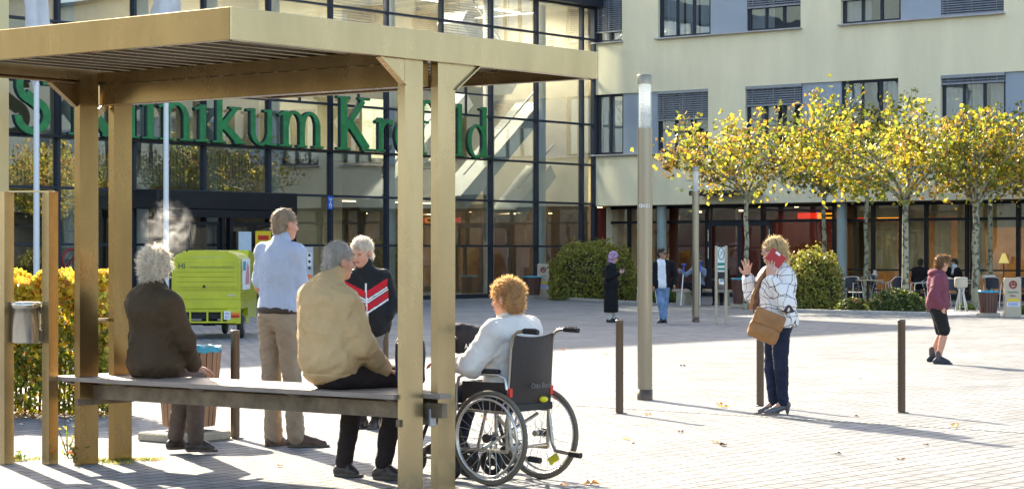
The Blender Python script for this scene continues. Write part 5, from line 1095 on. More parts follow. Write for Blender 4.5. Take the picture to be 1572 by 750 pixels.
def head_prims(c, f, up=Z, s=1., fem=0):
    r, f, u = fr_(f, up); M = (r, f, u); c = Vector(c)
    def q(x, y, z): return c + (r * x + f * y + u * z) * s
    S = lambda *a: [x * s for x in a]
    return [ell(q(0, -.012, .032), S(.075, .094, .086), M, .01), ell(q(0, .026, -.03), S(.058, .062, .084), M, .03), ell(q(0, .062, -.088), S(.027, .026, .022), M, .025),
            cap(q(-.03, .082, .027), q(.03, .082, .027), .011 * s, k=.014), ell(q(.036, .06, -.030), S(.022, .022, .022), M, .02), ell(q(-.036, .06, -.030), S(.022, .022, .022), M, .02),
            ell(q(.031, .102, .006), S(.017, .014, .011), M, .010, 's'), ell(q(-.031, .102, .006), S(.017, .014, .011), M, .010, 's'),
            ell(q(.031, .078, .006), S(.012, .012, .011), M, .003), ell(q(-.031, .078, .006), S(.012, .012, .011), M, .003),
            cap(q(0, .086, .018), q(0, .108, -.026), .007 * s, .012 * s, .010), cap(q(-.012, .094, -.030), q(.012, .094, -.030), .008 * s, k=.006),
            cap(q(-.018, .084, -.062), q(.018, .084, -.062), .008 * s, k=.007), cap(q(-.02, .096, -.0605), q(.02, .096, -.0605), .0035 * s, k=.004, op='u'),
            ell(q(.080, -.004, -.004), S(.012, .021, .034), M, .005), ell(q(-.080, -.004, -.004), S(.012, .021, .034), M, .005)]
def head_paint(c, f, up=Z, s=1.):
    r, f, u = fr_(f, up); c = np.array(c); R_, F_, U_ = np.array(r), np.array(f), np.array(u)
    def fn(cen):
        d = (cen - c) / s; x, y, z = d @ R_, d @ F_, d @ U_; mi = np.zeros(len(cen), int)
        fr = (y > .055) & (np.abs(z) < .12)
        mi[fr & (np.hypot((np.abs(x) - .031) / .012, (z - .006) / .0065) < 1)] = 1
        mi[fr & (np.abs(x) < .022) & (np.abs(z + .062) < .0085) & (y > .08)] = 2
        mi[fr & (np.abs(np.abs(x) - .032) < .016) & (np.abs(z - .030) < .005)] = 3
        return mi
    return fn
def hand_prims(w, d, n, side=1, curl=.3, spread=.12, s=1., thumb=.7):
    """w wrist, d towards the fingers, n where the palm looks; side +1 puts the thumb at d x n"""
    w = Vector(w); d = U(d); n = Vector(n); n = (n - d * n.dot(d)).normalized(); l = d.cross(n) * side; o = []
    o.append(cap(w - d * .01, w + d * .03 * s, .024 * s, .027 * s, .012, n, .75)); o.append(cap(w + d * .035 * s, w + d * .075 * s, .033 * s, .037 * s, .010, n, .42))
    for j, (L, r) in enumerate(((.070, .0088), (.079, .0090), (.073, .0088), (.057, .0078))):
        x = .027 - .018 * j; b = w + (d * (.088 - .004 * abs(j - 1)) + l * x) * s; a = curl; dd = (d * math.cos(a) + n * math.sin(a) + l * spread * (1.5 - j)).normalized(); m1 = b + dd * L * .45 * s
        a2 = curl * 2.0; d2 = (d * math.cos(a2) + n * math.sin(a2) + l * spread * (1.5 - j)).normalized(); m2 = m1 + d2 * L * .32 * s; a3 = curl * 2.7; d3 = (d * math.cos(a3) + n * math.sin(a3) + l * spread * (1.5 - j)).normalized()
        o += [cap(b - d * .015, m1, r * s, r * .95 * s, .005), cap(m1, m2, r * .95 * s, r * .88 * s, .003), cap(m2, m2 + d3 * L * .26 * s, r * .88 * s, r * .75 * s, .003)]
    t0 = w + (d * .022 + l * .022 + n * .006) * s; t1 = t0 + (l * .75 * thumb + d * .75 + n * .25).normalized() * .045 * s; t2 = t1 + (l * .35 * thumb + d * .95 + n * .3 * (1 + curl)).normalized() * .034 * s
    o += [cap(t0, t1, .014 * s, .011 * s, .010), cap(t1, t2, .011 * s, .0085 * s, .004)]; return o
def torso_prims(J, w=1., d=1., belly=0., hunch=0.):
    N, Pv = Vector(J['neck']), Vector(J['pelvis']); up = (N - Pv).normalized(); sd = Vector(J['shR']) - Vector(J['shL']); sd = (sd - up * sd.dot(up)).normalized(); f = up.cross(sd); M = (sd, f, up); H = (N - Pv).length
    def q(t, y=0, x=0): return Pv + up * H * t + f * y + sd * x
    o = [ell(q(.70, -.01 - hunch * .5), (.165 * w, .112 * d, .17), M, .05), ell(q(.40, .0), (.145 * w, .105 * d, .17), M, .06), ell(q(.10), (.165 * w, .118 * d, .14), M, .05),
         cap(q(.93), J['shL'], .062, .058, .05), cap(q(.93), J['shR'], .062, .058, .05), cap(q(.82), q(.97), .085, .055, .05)]
    if belly: o.append(ell(q(.28, .05 + belly * .3), (.14 * w, .09 + belly * .5, .14), M, .06))
    if hunch: o.append(ell(q(.78, -.04 - hunch), (.13 * w, .09, .13), M, .07))
    return o, (sd, f, up)
def arm_prims(J, s, r=(.052, .042, .030), k=.03): return [cap(J['sh' + s], J['el' + s], r[0], r[1], k), cap(J['el' + s], J['wr' + s], r[1], r[2], .015)]
def leg_prims(J, s, r=(.088, .058, .042), k=.035): return [cap(J['hip' + s], J['kn' + s], r[0], r[1], k), cap(J['kn' + s], J['an' + s], r[1], r[2], .015)]
def body(e, J, hf, skin, h=.0085, hands=None, hup=Z, hs=1., calf=True, brow=None, w=1., **kw):
    tp, M = torso_prims(J, w * .9, .88, **kw); pr = tp + arm_prims(J, 'L', (.043, .036, .024)) + arm_prims(J, 'R', (.043, .036, .024))
    for s in 'LR':
        pr += leg_prims(J, s, (.075, .05, .036)); r_ = U(Vector(J['toe' + s]) - Vector(J['an' + s])); pr.append(cap(J['an' + s], Vector(J['an' + s]) + r_ * .12, .030, .016, .01))
        if calf: kn, an = Vector(J['kn' + s]), Vector(J['an' + s]); pr.append(cap(kn * .75 + an * .25, kn * .45 + an * .55, .048, .042, .02))
    pr += [cap(J['neck'], Vector(J['head']) - Vector(hup) * .05, .056, .052, .03)] + head_prims(J['head'], hf, hup, hs)
    for hd in (hands or []): pr += hand_prims(**hd)
    return blob('body', pr, h, [skin, M_eye, M_lip, brow or skin], e, paint=head_paint(J['head'], hf, hup, hs))
def hair(e, c, f, m, h=.008, up=Z, s=1., size=1., noise=None, face=(.098, -.052, .092, .095, .098), nape=1, extra=None, tufts=900, tl=.03, tw=.0035, fall=.3, seed=1, name='hair'):
    r, f, u = fr_(f, up); M = (r, f, u); c = Vector(c)
    def q(x, y, z): return c + (r * x + f * y + u * z) * s
    pr = [ell(q(0, -.018, .038), [.081 * size * s, .098 * size * s, .092 * size * s], M, .01)]
    if nape: pr.append(ell(q(0, -.055, -.035), [.066 * size * s, .052 * size * s, .065 * s * nape], M, .02))
    pr += extra(q, M) if extra else []
    pr.append(ell(q(0, face[0], face[1]), [face[2] * s, face[3] * s, face[4] * s], M, .012, 's'))
    if size < 1.06: pr += [ell(q(x_, .004, -.012), [.030 * s, .027 * s, .042 * s], M, .008, 's') for x_ in (-.092, .092)]
    vs, fs = sdf(pr, h, 0, noise or [(.004, 60, seed, (1, 1, 1))])
    nrm = np.zeros_like(vs); fn = np.cross(vs[fs[:, 1]] - vs[fs[:, 0]], vs[fs[:, 2]] - vs[fs[:, 0]])
    for k in range(4): np.add.at(nrm, fs[:, k], fn)
    nrm /= np.maximum(np.linalg.norm(nrm, axis=1, keepdims=True), 1e-9); rng = np.random.default_rng(seed)
    if tufts:
        i = rng.choice(len(vs), tufts); p, n = vs[i], nrm[i]; d = n * (.7 - fall * .5) + rng.normal(size=p.shape) * .5 - np.array(u) * fall * 1.6 - np.array(f) * fall * .5; d /= np.linalg.norm(d, axis=1, keepdims=True)
        L = tl * (.5 + rng.random((len(p), 1))); sd = np.cross(d, rng.normal(size=p.shape)); sd /= np.linalg.norm(sd, axis=1, keepdims=True); b = p - n * .006
        q4 = np.stack([b - sd * tw, b + sd * tw, b + d * L + sd * tw * .3, b + d * L - sd * tw * .3], 1).reshape(-1, 3); k0 = len(vs); vs = np.concatenate([vs, q4]); fs = np.concatenate([fs, k0 + np.arange(4 * len(p)).reshape(-1, 4)])
    o = np_mesh(name, vs, fs, m, None, True); unparent_fix(o, e); return o
M_shoe = mat('shoe_leather', (.035, .022, .018), .4, 0, .2, 15); M_sole = mat('shoe_sole', (.10, .08, .06), .8, 0, .1, 10)
def shoe(e, an, toe, m=M_shoe, sole=M_sole, h=.007, wd=1., heel=0, z0=None):
    an, toe = Vector(an), Vector(toe); zf = toe.z if z0 is None else z0; d = V(toe.x - an.x, toe.y - an.y, 0).normalized(); hl = V(an.x, an.y, zf) - d * .045; tip = V(toe.x, toe.y, zf); sd = d.cross(Z)
    ball = hl * .35 + tip * .65
    pr = [cap(hl + Z * (.034 + heel), ball + Z * .032, .036 * wd, .040 * wd, .01, sd, .92), cap(ball + Z * .030, tip - d * .03 + Z * .026, .040 * wd, .026 * wd, .012), cap(hl + Z * (.045 + heel) + d * .01, V(an.x, an.y, zf + .085 + heel) + d * .005, .035, .036, .015)]
    if not heel: pr.append(cap(V(an.x, an.y, zf + .080) + d * .02, ball + Z * .044, .036 * wd, .027 * wd, .015))
    pr += [bxs((hl + tip) / 2 + Z * (.009 + heel * .3), ((tip - hl).length / 2 + .018, .037 * wd, .011), (d, sd, Z), .008, .004)] if not heel else [cap(hl + Z * heel, hl + Z * .005, .022, .012, .008), bxs(ball + Z * .008 + d * .02, (.075, .033, .008), (d, sd, Z), .006, .004)]
    pr.append(plane((0, 0, zf), (0, 0, -1)))
    return blob('shoe', pr, h, [m, sole], e, paint=lambda c: (c[:, 2] < zf + (.02 if not heel else .012)).astype(int))
def person(px, Y, lab, group=None): return empty('person', V((px - 786) * Y / FP, Y, 0), 0, lab, 'person', group)
def rig(Y0):
    q = lambda px, py, d=0: P(px, py, Y0 + d)
    z = lambda px, z_, d=0: V((px - 786) * (Y0 + d) / FP, Y0 + d, z_)
    return q, z
def sub(a, t, b): return Vector(a) * (1 - t) + Vector(b) * t
def clothe(e, name, prims, h, m, infl=0., amp=.006, sc=22, seed=1, st=(1, 1, .6), extra_noise=None, **kw):
    n = [(amp * .7, sc, seed, st), (amp * .5, sc * 2.3, seed + 3, (1, 1, 1.3))] + ([(amp * .8, sc * .75, seed + 5, (st[0], st[1], st[2] * 1.5), 'r')] if amp > .004 else []) + (extra_noise or []); return blob(name, prims, h, m, e, infl, n, **kw)

# ---- standing man in the blue shirt
q, z = rig(16.6); e = person(430, 16.6, 'grey haired man in a light blue shirt and beige trousers, standing with his back turned')
J = dict(neck=q(431, 375, .03), head=q(438, 345, .05), shL=q(404, 386, .12), shR=q(456, 387, -.06), elL=q(398, 440, .2), elR=q(461, 441, 0), wrL=q(412, 468, .38), wrR=q(480, 468, .18), pelvis=q(427, 482, .04),
         hipL=q(415, 498, .1), hipR=q(440, 498, -.02), knL=q(417, 582, .12), knR=q(449, 584, .02), anL=z(420, .09, .12), anR=z(454, .09, .02), toeL=z(440, 0, .22), toeR=z(503, 0, .04))
hf = (.80, .58, -.05); hm = hairmat('hair_grey_blond', (.38, .29, .20))
body(e, J, hf, SK2, .0075, [dict(w=J['wrR'], d=(.5, .8, .1), n=(-.6, .3, -.6), side=1, curl=.4), dict(w=J['wrL'], d=(.6, .7, 0), n=(.4, -.4, -.8), side=-1, curl=.4)], brow=hm)
hair(e, J['head'], hf, hm, .007, noise=[(.003, 70, 2, (1, 1, 1)), (.0015, 160, 3, (1, 1, 1))], size=1.0, nape=.85, tufts=2600, tl=.016, fall=.25, tw=.002)
tp, M = torso_prims(J, 1.02, 1.05, belly=.04); Mb = cloth('shirt_blue', (.42, .49, .64), .7, .04, .15, 300)
sl = [cap(Vector(J['sh' + s]) - Z * .02, sub(J['sh' + s], .80, J['el' + s]), .046, .056, .05) for s in 'LR']
clothe(e, 'shirt', tp + sl + [cap(sub(J['neck'], .3, J['head']), J['neck'], .060, .066, .02), plane(q(427, 475.5, 0), (0, 0, -1)), ], .009, Mb, .014, .007, 18, 4, (1, 1, .45), [(.005, 26, 9, (1.5, 1, .3), 'r'), (.004, 45, 9, (1.3, 1, .35))])
clothe(e, 'collar', [cap(sub(J['neck'], .25, J['head']) - Z * .01, sub(J['neck'], .02, J['head']), .064, .072, .01)], .007, Mb, .006, .001)
Mt = cloth('trousers_beige', (.34, .26, .18), .85, .08, .2, 200)
lp = leg_prims(J, 'L', (.094, .070, .060)) + leg_prims(J, 'R', (.094, .070, .060)) + [ell(Vector(J['pelvis']) - Z * .01, (.165, .125, .11), M, .05), plane(q(427, 474, 0), (0, 0, 1)), plane(V(0, 0, .055), (0, 0, -1))]
lp += [cap(Vector(J['an' + s]) + Z * .10, Vector(J['an' + s]) - Z * .02, .055, .062, .03) for s in 'LR']
clothe(e, 'trousers', lp, .009, Mt, .004, .007, 17, 6, (1, 1, .9), [(.005, 40, 2, (1, 1, 1.6))])
b = Vector(J['pelvis']); Mbelt = mat('belt_leather', (.03, .018, .012), .5, 0, .1, 10)
blob('belt', [ell(q(427, 475, .04), (.164, .126, .05), M, .01), plane(q(427, 472.5, 0), (0, 0, 1)), plane(q(427, 478.5, 0), (0, 0, -1))], .008, Mbelt, e, .014)
Mbs = mat('brown_shoe', (.085, .045, .028), .45, 0, .2, 15)
for s in 'LR': shoe(e, J['an' + s], J['toe' + s], Mbs)

# ---- seated man in the tan jacket
q, z = rig(13.9); e = person(510, 13.9, 'grey haired man in a tan jacket and dark trousers sitting on the bench, back turned')
J = dict(neck=q(507, 431, 0), head=q(521, 401, .04), shL=q(480, 455, .15), shR=q(533, 464, -.13), elL=q(490, 520, .3), elR=q(556, 530, -.10), wrL=q(540, 565, .42), wrR=q(588, 566, .12), pelvis=q(510, 566, 0),
         hipL=q(503, 575, .09), hipR=q(518, 575, -.07), knL=q(548, 578, .43), knR=q(612, 579, .22), anL=z(531, .10, .66), anR=z(600, .10, .42), toeL=z(546, 0, .50), toeR=z(616, 0, .26))
J['anL'] = z(528, .10, .55); J['toeL'] = z(552, 0, .50); J['anR'] = z(588, .11, .36); J['toeR'] = z(624, 0, .30); J['knR'] = q(614, 580, .26)
hf = (.86, .50, -.12); hup = U((.12, 0, 1)); hm = hairmat('hair_silver', (.46, .42, .37))
body(e, J, hf, SK2, .0075, [dict(w=J['wrR'], d=(.8, .3, -.3), n=(0, 0, -1), side=1, curl=.3), dict(w=J['wrL'], d=(.8, -.1, -.2), n=(0, 0, -1), side=-1, curl=.3)], hup, brow=hm, hunch=.03)
hair(e, J['head'], hf, hm, .007, up=hup, noise=[(.002, 60, 5, (1, .4, 1)), (.0022, 120, 3, (.5, 1, 1))], size=1.03, nape=1.15, extra=lambda q_, M_: [ell(q_(0, -.075, -.05), [.05, .035, .06], M_, .02)], tufts=2200, tl=.022, fall=.35, tw=.002)
tp, M = torso_prims(J, 1.28, 1.32, belly=.06, hunch=.05); Mj = cloth('jacket_tan', (.57, .39, .20), .7, .06, .15, 260)
sl = [cap(J['shR'], J['elR'], .085, .078, .05), cap(J['elR'], sub(J['elR'], .96, J['wrR']), .078, .055, .03), cap(J['shL'], J['elL'], .085, .075, .05), cap(J['elL'], sub(J['elL'], .95, J['wrL']), .075, .05, .03)]
up = M[2]; Pv = Vector(J['pelvis'])
jk = tp + sl + [ell(Pv + M[1] * -.03 + up * .06, (.20, .17, .14), M, .06), ell(Pv - M[1] * .06 + up * .22, (.19, .14, .18), M, .08), cap(sub(J['neck'], .0, J['head']), sub(J['neck'], .38, J['head']), .075, .062, .02), plane(q(510, 588, 0), (0, 0, -1))]
clothe(e, 'jacket', jk, .010, Mj, .012, .007, 13, 8, (1, 1, .8), [(.007, 11, 3, (1, 1, 1.6), 'r'), (.005, 30, 3, (1, 1, 1.1)), (.003, 60, 5, (1, 1, .4))])
blob('hem_band', [ell(Pv - M[1] * .02 + up * .0, (.188, .160, .10), M, .02), plane(q(510, 586, 0), (0, 0, -1)), plane(q(510, 574, 0), (0, 0, 1))], .009, Mj, e, .012, [(.003, 60, 1, (1, 1, .2))])
clothe(e, 'collar', [cap(sub(J['neck'], .20, J['head']), sub(J['neck'], .48, J['head']), .068, .064, .01)], .007, Mj, .008, .003, 30)
Mt = cloth('trousers_dark', (.030, .022, .022), .8, .2, .2, 200)
clothe(e, 'trousers', leg_prims(J, 'L', (.098, .078, .056)) + leg_prims(J, 'R', (.098, .078, .056)) + [ell(Pv - Z * .02, (.17, .14, .10), M, .05)], .009, Mt, .002, .007, 16, 3, (1, 1, 1))
Mss = mat('sock_grey', (.10, .08, .08), .9, 0, .1, 20)
for s in 'LR':
    blob('sock', [cap(Vector(J['an' + s]) + Z * .03, Vector(J['an' + s]) - Z * .03, .040, .040, .01)], .008, Mss, e, .004); shoe(e, J['an' + s], J['toe' + s])

# ---- seated woman in the brown coat
q, z = rig(15.1); e = person(240, 15.1, 'white curly haired woman in a dark brown coat on the left end of the bench')
J = dict(neck=q(236, 440, .02), head=q(239, 413, .05), shL=q(211, 462, .12), shR=q(262, 464, -.10), elL=q(215, 520, .25), elR=q(284, 522, -.02), wrL=q(262, 560, .42), wrR=q(297, 562, .20), pelvis=q(238, 562, .08),
         hipL=q(226, 574, .15), hipR=q(250, 574, .04), knL=q(284, 580, .58), knR=q(300, 582, .50), anL=z(266, .14, .86), anR=z(302, .12, .92), toeL=z(293, .02, .92), toeR=z(334, .0, .80))
J['anL'] = z(270, .14, 1.0); J['toeL'] = z(288, .03, 1.05); J['anR'] = z(300, .12, .92); J['toeR'] = z(331, .02, .94)
hf = (.45, .88, -.05); hm = hairmat('hair_white_curly', (.74, .69, .60), .5)
body(e, J, hf, SK, .0075, [dict(w=J['wrR'], d=(.85, .35, -.25), n=(0, -.1, -1), side=-1, curl=.22), dict(w=J['wrL'], d=(.9, 0, -.2), n=(0, 0, -1), side=1, curl=.3)], brow=hm)
hair(e, J['head'], hf, hm, .008, size=1.28, noise=[(.013, 62, 5, (1, 1, 1)), (.007, 130, 6, (1, 1, 1))], nape=1.05, tufts=3800, tl=.032, fall=.05, tw=.0028)
tp, M = torso_prims(J, 1.12, 1.25, belly=.03, hunch=.03); Mc = cloth('coat_brown', (.062, .043, .025), .75, .12, .2, 220); Pv = Vector(J['pelvis'])
sl = [cap(J['sh' + s], J['el' + s], .072, .066, .04) for s in 'LR'] + [cap(J['el' + s], sub(J['el' + s], .93, J['wr' + s]), .066, .048, .03) for s in 'LR']
clothe(e, 'coat', tp + sl + [ell(Pv + Z * .02, (.205, .17, .13), M, .07), ell(Pv + Z * .16, (.18, .15, .16), M, .07), cap(sub(J['neck'], -.1, J['head']), sub(J['neck'], .45, J['head']), .085, .066, .02), plane(q(238, 576, 0), (0, 0, -1))], .010, Mc, .012, .009, 12, 5, (1, 1, .7), [(.007, 10, 4, (1, 1, 1.3), 'r'), (.005, 30, 4, (1, 1, .9))])
Mt = cloth('trousers_taupe', (.13, .10, .09), .85, .1, .2, 200)
clothe(e, 'trousers', leg_prims(J, 'L', (.090, .072, .062)) + leg_prims(J, 'R', (.090, .072, .062)) + [ell(Pv - Z * .02, (.165, .13, .09), M, .05)] , .009, Mt, .0, .006, 18, 3, (1, 1, 1))
for s in 'LR': shoe(e, J['an' + s], J['toe' + s])

# ---- man in the black track jacket with his hand on the bollard
q, z = rig(18.45); e = person(567, 18.45, 'white haired man in a black jacket with red and white chevrons leaning on a bollard')
J = dict(neck=q(561, 414, .02), head=q(555, 388, -.03), shL=q(588, 428, .03), shR=q(541, 430, .02), elL=q(602, 466, .06), elR=q(530, 470, -.02), wrL=q(595, 484, -.02), wrR=q(528, 505, -.12), pelvis=q(566, 506, .04),
         hipL=q(578, 516, .04), hipR=q(556, 516, .04), knL=q(580, 580, .0), knR=q(556, 582, .0), anL=z(577, .09, .04), anR=z(557, .09, .02), toeL=z(570, 0, -.16), toeR=z(547, 0, -.14))
hf = (-.42, -.86, -.22); hm = hairmat('hair_white', (.74, .68, .58), .45)
body(e, J, hf, SK2, .0075, [dict(w=J['wrL'], d=(-.25, -.15, -.55), n=(-.6, .2, -.5), side=1, curl=.55), dict(w=J['wrR'], d=(0, -.2, -1), n=(1, 0, 0), side=1, curl=.3)], brow=hm)
hair(e, J['head'], hf, hm, .007, size=1.04, noise=[(.006, 80, 2, (1, 1, 1))], face=(.10, -.062, .092, .095, .098), tufts=2400, tl=.022, fall=.0, tw=.0022)
tp, M = torso_prims(J, 1.10, 1.1, belly=.02); Pv = Vector(J['pelvis']); Mk = cloth('jacket_black', (.012, .012, .014), .6, .2, .15, 260)
Mred = cloth('stripe_red', (.55, .015, .03), .6, .05, .1, 200); Mwh = cloth('stripe_white', (.75, .74, .75), .6, .03, .1, 200)
cN = Vector(J['neck']); sdv, fv, upv = M
def chev(cen):
    d = cen - np.array(cN); x = d @ np.array(sdv); y = d @ np.array(fv); zz = -(d @ np.array(upv)); v = zz - .55 * (.20 - np.abs(x)) ; mi = np.zeros(len(cen), int); fr = (y > .0) & (np.abs(x) < .185)
    for a, b, k in ((.07, .13, 1), (.137, .152, 2), (.159, .172, 2), (.18, .235, 1), (.242, .258, 2)): mi[fr & (v > a) & (v < b)] = k
    mi[(np.abs(x) < .006) & (y > 0) & (v > .0)] = 2
    return mi
sl = [cap(J['sh' + s], J['el' + s], .070, .064, .04) for s in 'LR'] + [cap(J['el' + s], sub(J['el' + s], .9, J['wr' + s]), .064, .046, .03) for s in 'LR']
clothe(e, 'track_jacket', tp + sl + [ell(Pv + upv * .02, (.17, .135, .12), M, .05), cap(J['neck'], sub(J['neck'], .35, J['head']), .07, .062, .02), plane(q(566, 520, 0), (0, 0, -1))], .0075, [Mk, Mred, Mwh], .012, .006, 16, 5, (1, 1, .7), paint=chev)
Mt = cloth('trousers_grey', (.22, .20, .19), .85, .1, .2, 200)
clothe(e, 'trousers', leg_prims(J, 'L', (.088, .068, .054)) + leg_prims(J, 'R', (.088, .068, .054)) + [ell(Pv - Z * .02, (.16, .125, .11), M, .05), plane(V(0, 0, .10), (0, 0, -1))], .010, Mt, .003, .006, 18, 3)
for s in 'LR': shoe(e, J['an' + s], J['toe' + s])

# ---- woman on the phone
q, z = rig(20.04); e = person(1192, 20.04, 'blond woman in a patterned white blouse and dark jeans phoning with one hand raised')
J = dict(neck=q(1194, 408, 0), head=q(1187, 386, -.02), shL=q(1206, 423, -.15), shR=q(1179, 424, .13), elL=q(1207, 466, -.24), elR=q(1156, 452, .02), wrL=q(1181, 425, -.28), wrR=q(1147, 425, -.06), pelvis=q(1192, 497, 0),
         hipL=q(1197, 506, -.08), hipR=q(1188, 506, .09), knL=q(1199, 566, -.08), knR=q(1184, 566, .08), anL=z(1202, .115, -.05), anR=z(1188, .115, .06), toeL=z(1172, 0, -.10), toeR=z(1162, 0, .03))
hf = (-.95, -.30, .05); hm = hairmat('hair_blond', (.62, .48, .26), .4)
body(e, J, hf, SK, .007, [dict(w=J['wrR'], d=(.02, -.1, 1), n=(-.5, -.8, 0), side=-1, curl=.12, spread=.28, thumb=1.1), dict(w=J['wrL'], d=(.1, .15, 1), n=(.1, 1, 0), side=-1, curl=.25, spread=.1)], brow=hm)
hair(e, J['head'], hf, hm, .007, size=1.10, noise=[(.008, 45, 2, (1, 1, .5)), (.004, 110, 4, (1, 1, .5))], nape=1.3, extra=lambda q_, M_: [ell(q_(0, -.085, -.045), [.075, .055, .085], M_, .02), ell(q_(0, -.10, -.085), [.06, .04, .045], M_, .02), ell(q_(-.07, -.02, .01), [.02, .055, .06], M_, .02)], tufts=3000, tl=.035, fall=.35, tw=.0025)
r_, f_, u_ = fr_(hf); hc = Vector(J['head'])
m = MB(); m.tube([hc + r_ * x + f_ * y + u_ * zz for x, y, zz in ((-.088, -.02, .0), (-.088, .0, .06), (-.06, .01, .115), (0, .015, .135), (.06, .01, .115), (.088, 0, .06))], .0045, 6); put(m, 'hair_band', PB['black'], e)
def blousemat():
    m = cloth('blouse_white', (.78, .77, .76), .7, .03, .15, 260); n = m.node_tree; L = n.links.new; p = n.nodes['Principled BSDF']
    tc = n.nodes.new('ShaderNodeTexCoord'); out = None
    base = p.inputs['Base Color'].links[0].from_socket
    def lines(rot, sc, dist, seed, th):
        mp = n.nodes.new('ShaderNodeMapping'); mp.inputs['Rotation'].default_value = rot; mp.inputs['Location'].default_value = (seed, seed * 2, 0); L(tc.outputs['Object'], mp.inputs[0])
        w_ = n.nodes.new('ShaderNodeTexWave'); w_.inputs['Scale'].default_value = sc; w_.inputs['Distortion'].default_value = dist; w_.inputs['Detail'].default_value = 1; w_.inputs['Detail Scale'].default_value = 1.2; L(mp.outputs[0], w_.inputs[0])
        lt = n.nodes.new('ShaderNodeMath'); lt.operation = 'LESS_THAN'; lt.inputs[1].default_value = th; L(w_.outputs['Fac'], lt.inputs[0]); return lt.outputs[0]
    a = lines((0, 0, .3), 4.2, 12, 1.3, .012); b = lines((0, R(90), 0), 3.2, 6, 4.1, .010); c = lines((.6, .8, 0), 2.6, 14, 7.7, .014)
    mx = n.nodes.new('ShaderNodeMath'); mx.operation = 'MAXIMUM'; L(a, mx.inputs[0]); L(b, mx.inputs[1]); m2 = n.nodes.new('ShaderNodeMath'); m2.operation = 'MAXIMUM'; L(mx.outputs[0], m2.inputs[0]); L(c, m2.inputs[1])
    mm = n.nodes.new('ShaderNodeMix'); mm.data_type = 'RGBA'; mm.inputs[7].default_value = (.06, .05, .06, 1); L(m2.outputs[0], mm.inputs[0]); L(base, mm.inputs[6]); L(mm.outputs[2], p.inputs['Base Color']); return m
tp, M = torso_prims(J, 1.18, 1.35, belly=.06); Pv = Vector(J['pelvis']); Mbl = blousemat()
sl = [cap(J['sh' + s], J['el' + s], .072, .072, .04) for s in 'LR'] + [cap(J['el' + s], sub(J['el' + s], .88, J['wr' + s]), .072, .048, .03) for s in 'LR']
clothe(e, 'blouse', tp + sl + [ell(Pv + Z * .03, (.19, .185, .16), M, .06), ell(Pv + Z * .30 + M[1] * .06, (.15, .13, .13), M, .06), cap(J['neck'], sub(J['neck'], .2, J['head']), .07, .06, .02), plane(q(1192, 499, 0), (.0, 0, -1))], .008, Mbl, .012, .008, 15, 5, (1, 1, .5), [(.005, 34, 7, (1.2, 1, .3))])
clothe(e, 'scarf', [cap(q(1183, 412, -.05), q(1166, 440, -.06), .045, .045, .03), cap(q(1166, 440, -.06), q(1160, 478, -.08), .046, .030, .03)], .008, mat('scarf_brown', (.13, .07, .045), .85, 0, .5, 28, bump=.3), .0, .006, 40)
Mt = cloth('jeans_dark', (.018, .024, .05), .8, .25, .2, 240)
clothe(e, 'jeans', leg_prims(J, 'L', (.092, .062, .048)) + leg_prims(J, 'R', (.092, .062, .048)) + [ell(Pv, (.165, .15, .13), M, .05)] + [plane(V(0, 0, .085), (0, 0, -1))], .008, Mt, .003, .005, 20, 3, (1, 1, 1.2), [(.004, 55, 2, (1, 1, 1.6))])
for s in 'LR': shoe(e, J['an' + s], J['toe' + s], mat('grey_court_shoe', (.10, .10, .11), .4, 0, .1, 10), mat('heel_tan', (.35, .2, .1), .5, 0, .1, 8), .006, .85, .05)
# phone in its red case, and the bag
pc = P(1191, 396, 20.04 - .19); a_ = R(-38); X_ = V(math.cos(a_), .1, math.sin(a_)).normalized(); Zx = V(-math.sin(a_), .15, math.cos(a_)).normalized()
ph = empty('phone', pc, 0, 'mobile phone in an open red flip case held to the blond woman\'s cheek', 'phone')
m = MB(); m.box(pc, (.160, .012, .125), X_, Zx, .005); put(m, 'case', mat('red_case', (.42, .012, .02), .5, 0, .08, 10), ph)
m = MB(); m.box(pc + Zx * .045 - V(0, .008, 0) - X_ * .01, (.05, .004, .022), X_, Zx, .001); put(m, 'case_logo', PB['white'], ph)
m = MB(); m.box(pc + V(0, .011, 0), (.13, .008, .07), X_, Zx, .003); put(m, 'handset', PB['black'], ph)
Yb_ = 20.04 - .27; bc = P(1176, 499, Yb_); bg_ = empty('shoulder_bag', bc, 0, 'caramel brown leather shoulder bag hanging at the hip of the woman on the phone', 'bag')
Mbag = mat('bag_leather', (.31, .14, .045), .5, 0, .18, 5, bump=.25, bscale=35); t_ = R(-22); X_ = V(math.cos(t_), .1, math.sin(t_)); Zx = V(-math.sin(t_), 0, math.cos(t_))
blob('bag_body', [bxs(bc - Zx * .01, (.145, .045, .135), (X_, X_.cross(Zx) * -1, Zx), .04, .01), ell(bc - Zx * .05, (.132, .07, .09), (X_, X_.cross(Zx), Zx), .04)], .007, Mbag, bg_, 0, [(.006, 20, 3, (1, 1, 1)), (.003, 50, 5, (1, 1, 1))])
blob('bag_flap', [bxs(bc + Zx * .06 - V(0, .05, 0), (.148, .022, .075), (X_, X_.cross(Zx) * -1, Zx), .02, .01)], .007, Mbag, bg_, 0, [(.004, 25, 3, (1, 1, 1))])
m = MB(); sp_ = [P(1205, 476, Yb_ + .0), P(1214, 458, Yb_ + .04), P(1218, 438, Yb_ + .14)]
for i in range(2): m.beam(sp_[i], sp_[i + 1], .028, .005, V(.3, -1, 0))
put(m, 'strap', Mbag, bg_); m = MB()
sp_ = [P(1152, 475, Yb_ + .02), P(1156, 452, Yb_ - .02), P(1166, 428, Yb_ + .06), P(1178, 412, Yb_ + .22)]
for i in range(3): m.beam(sp_[i], sp_[i + 1], .028, .005, V(.3, -1, 0))
put(m, 'strap', Mbag, bg_)

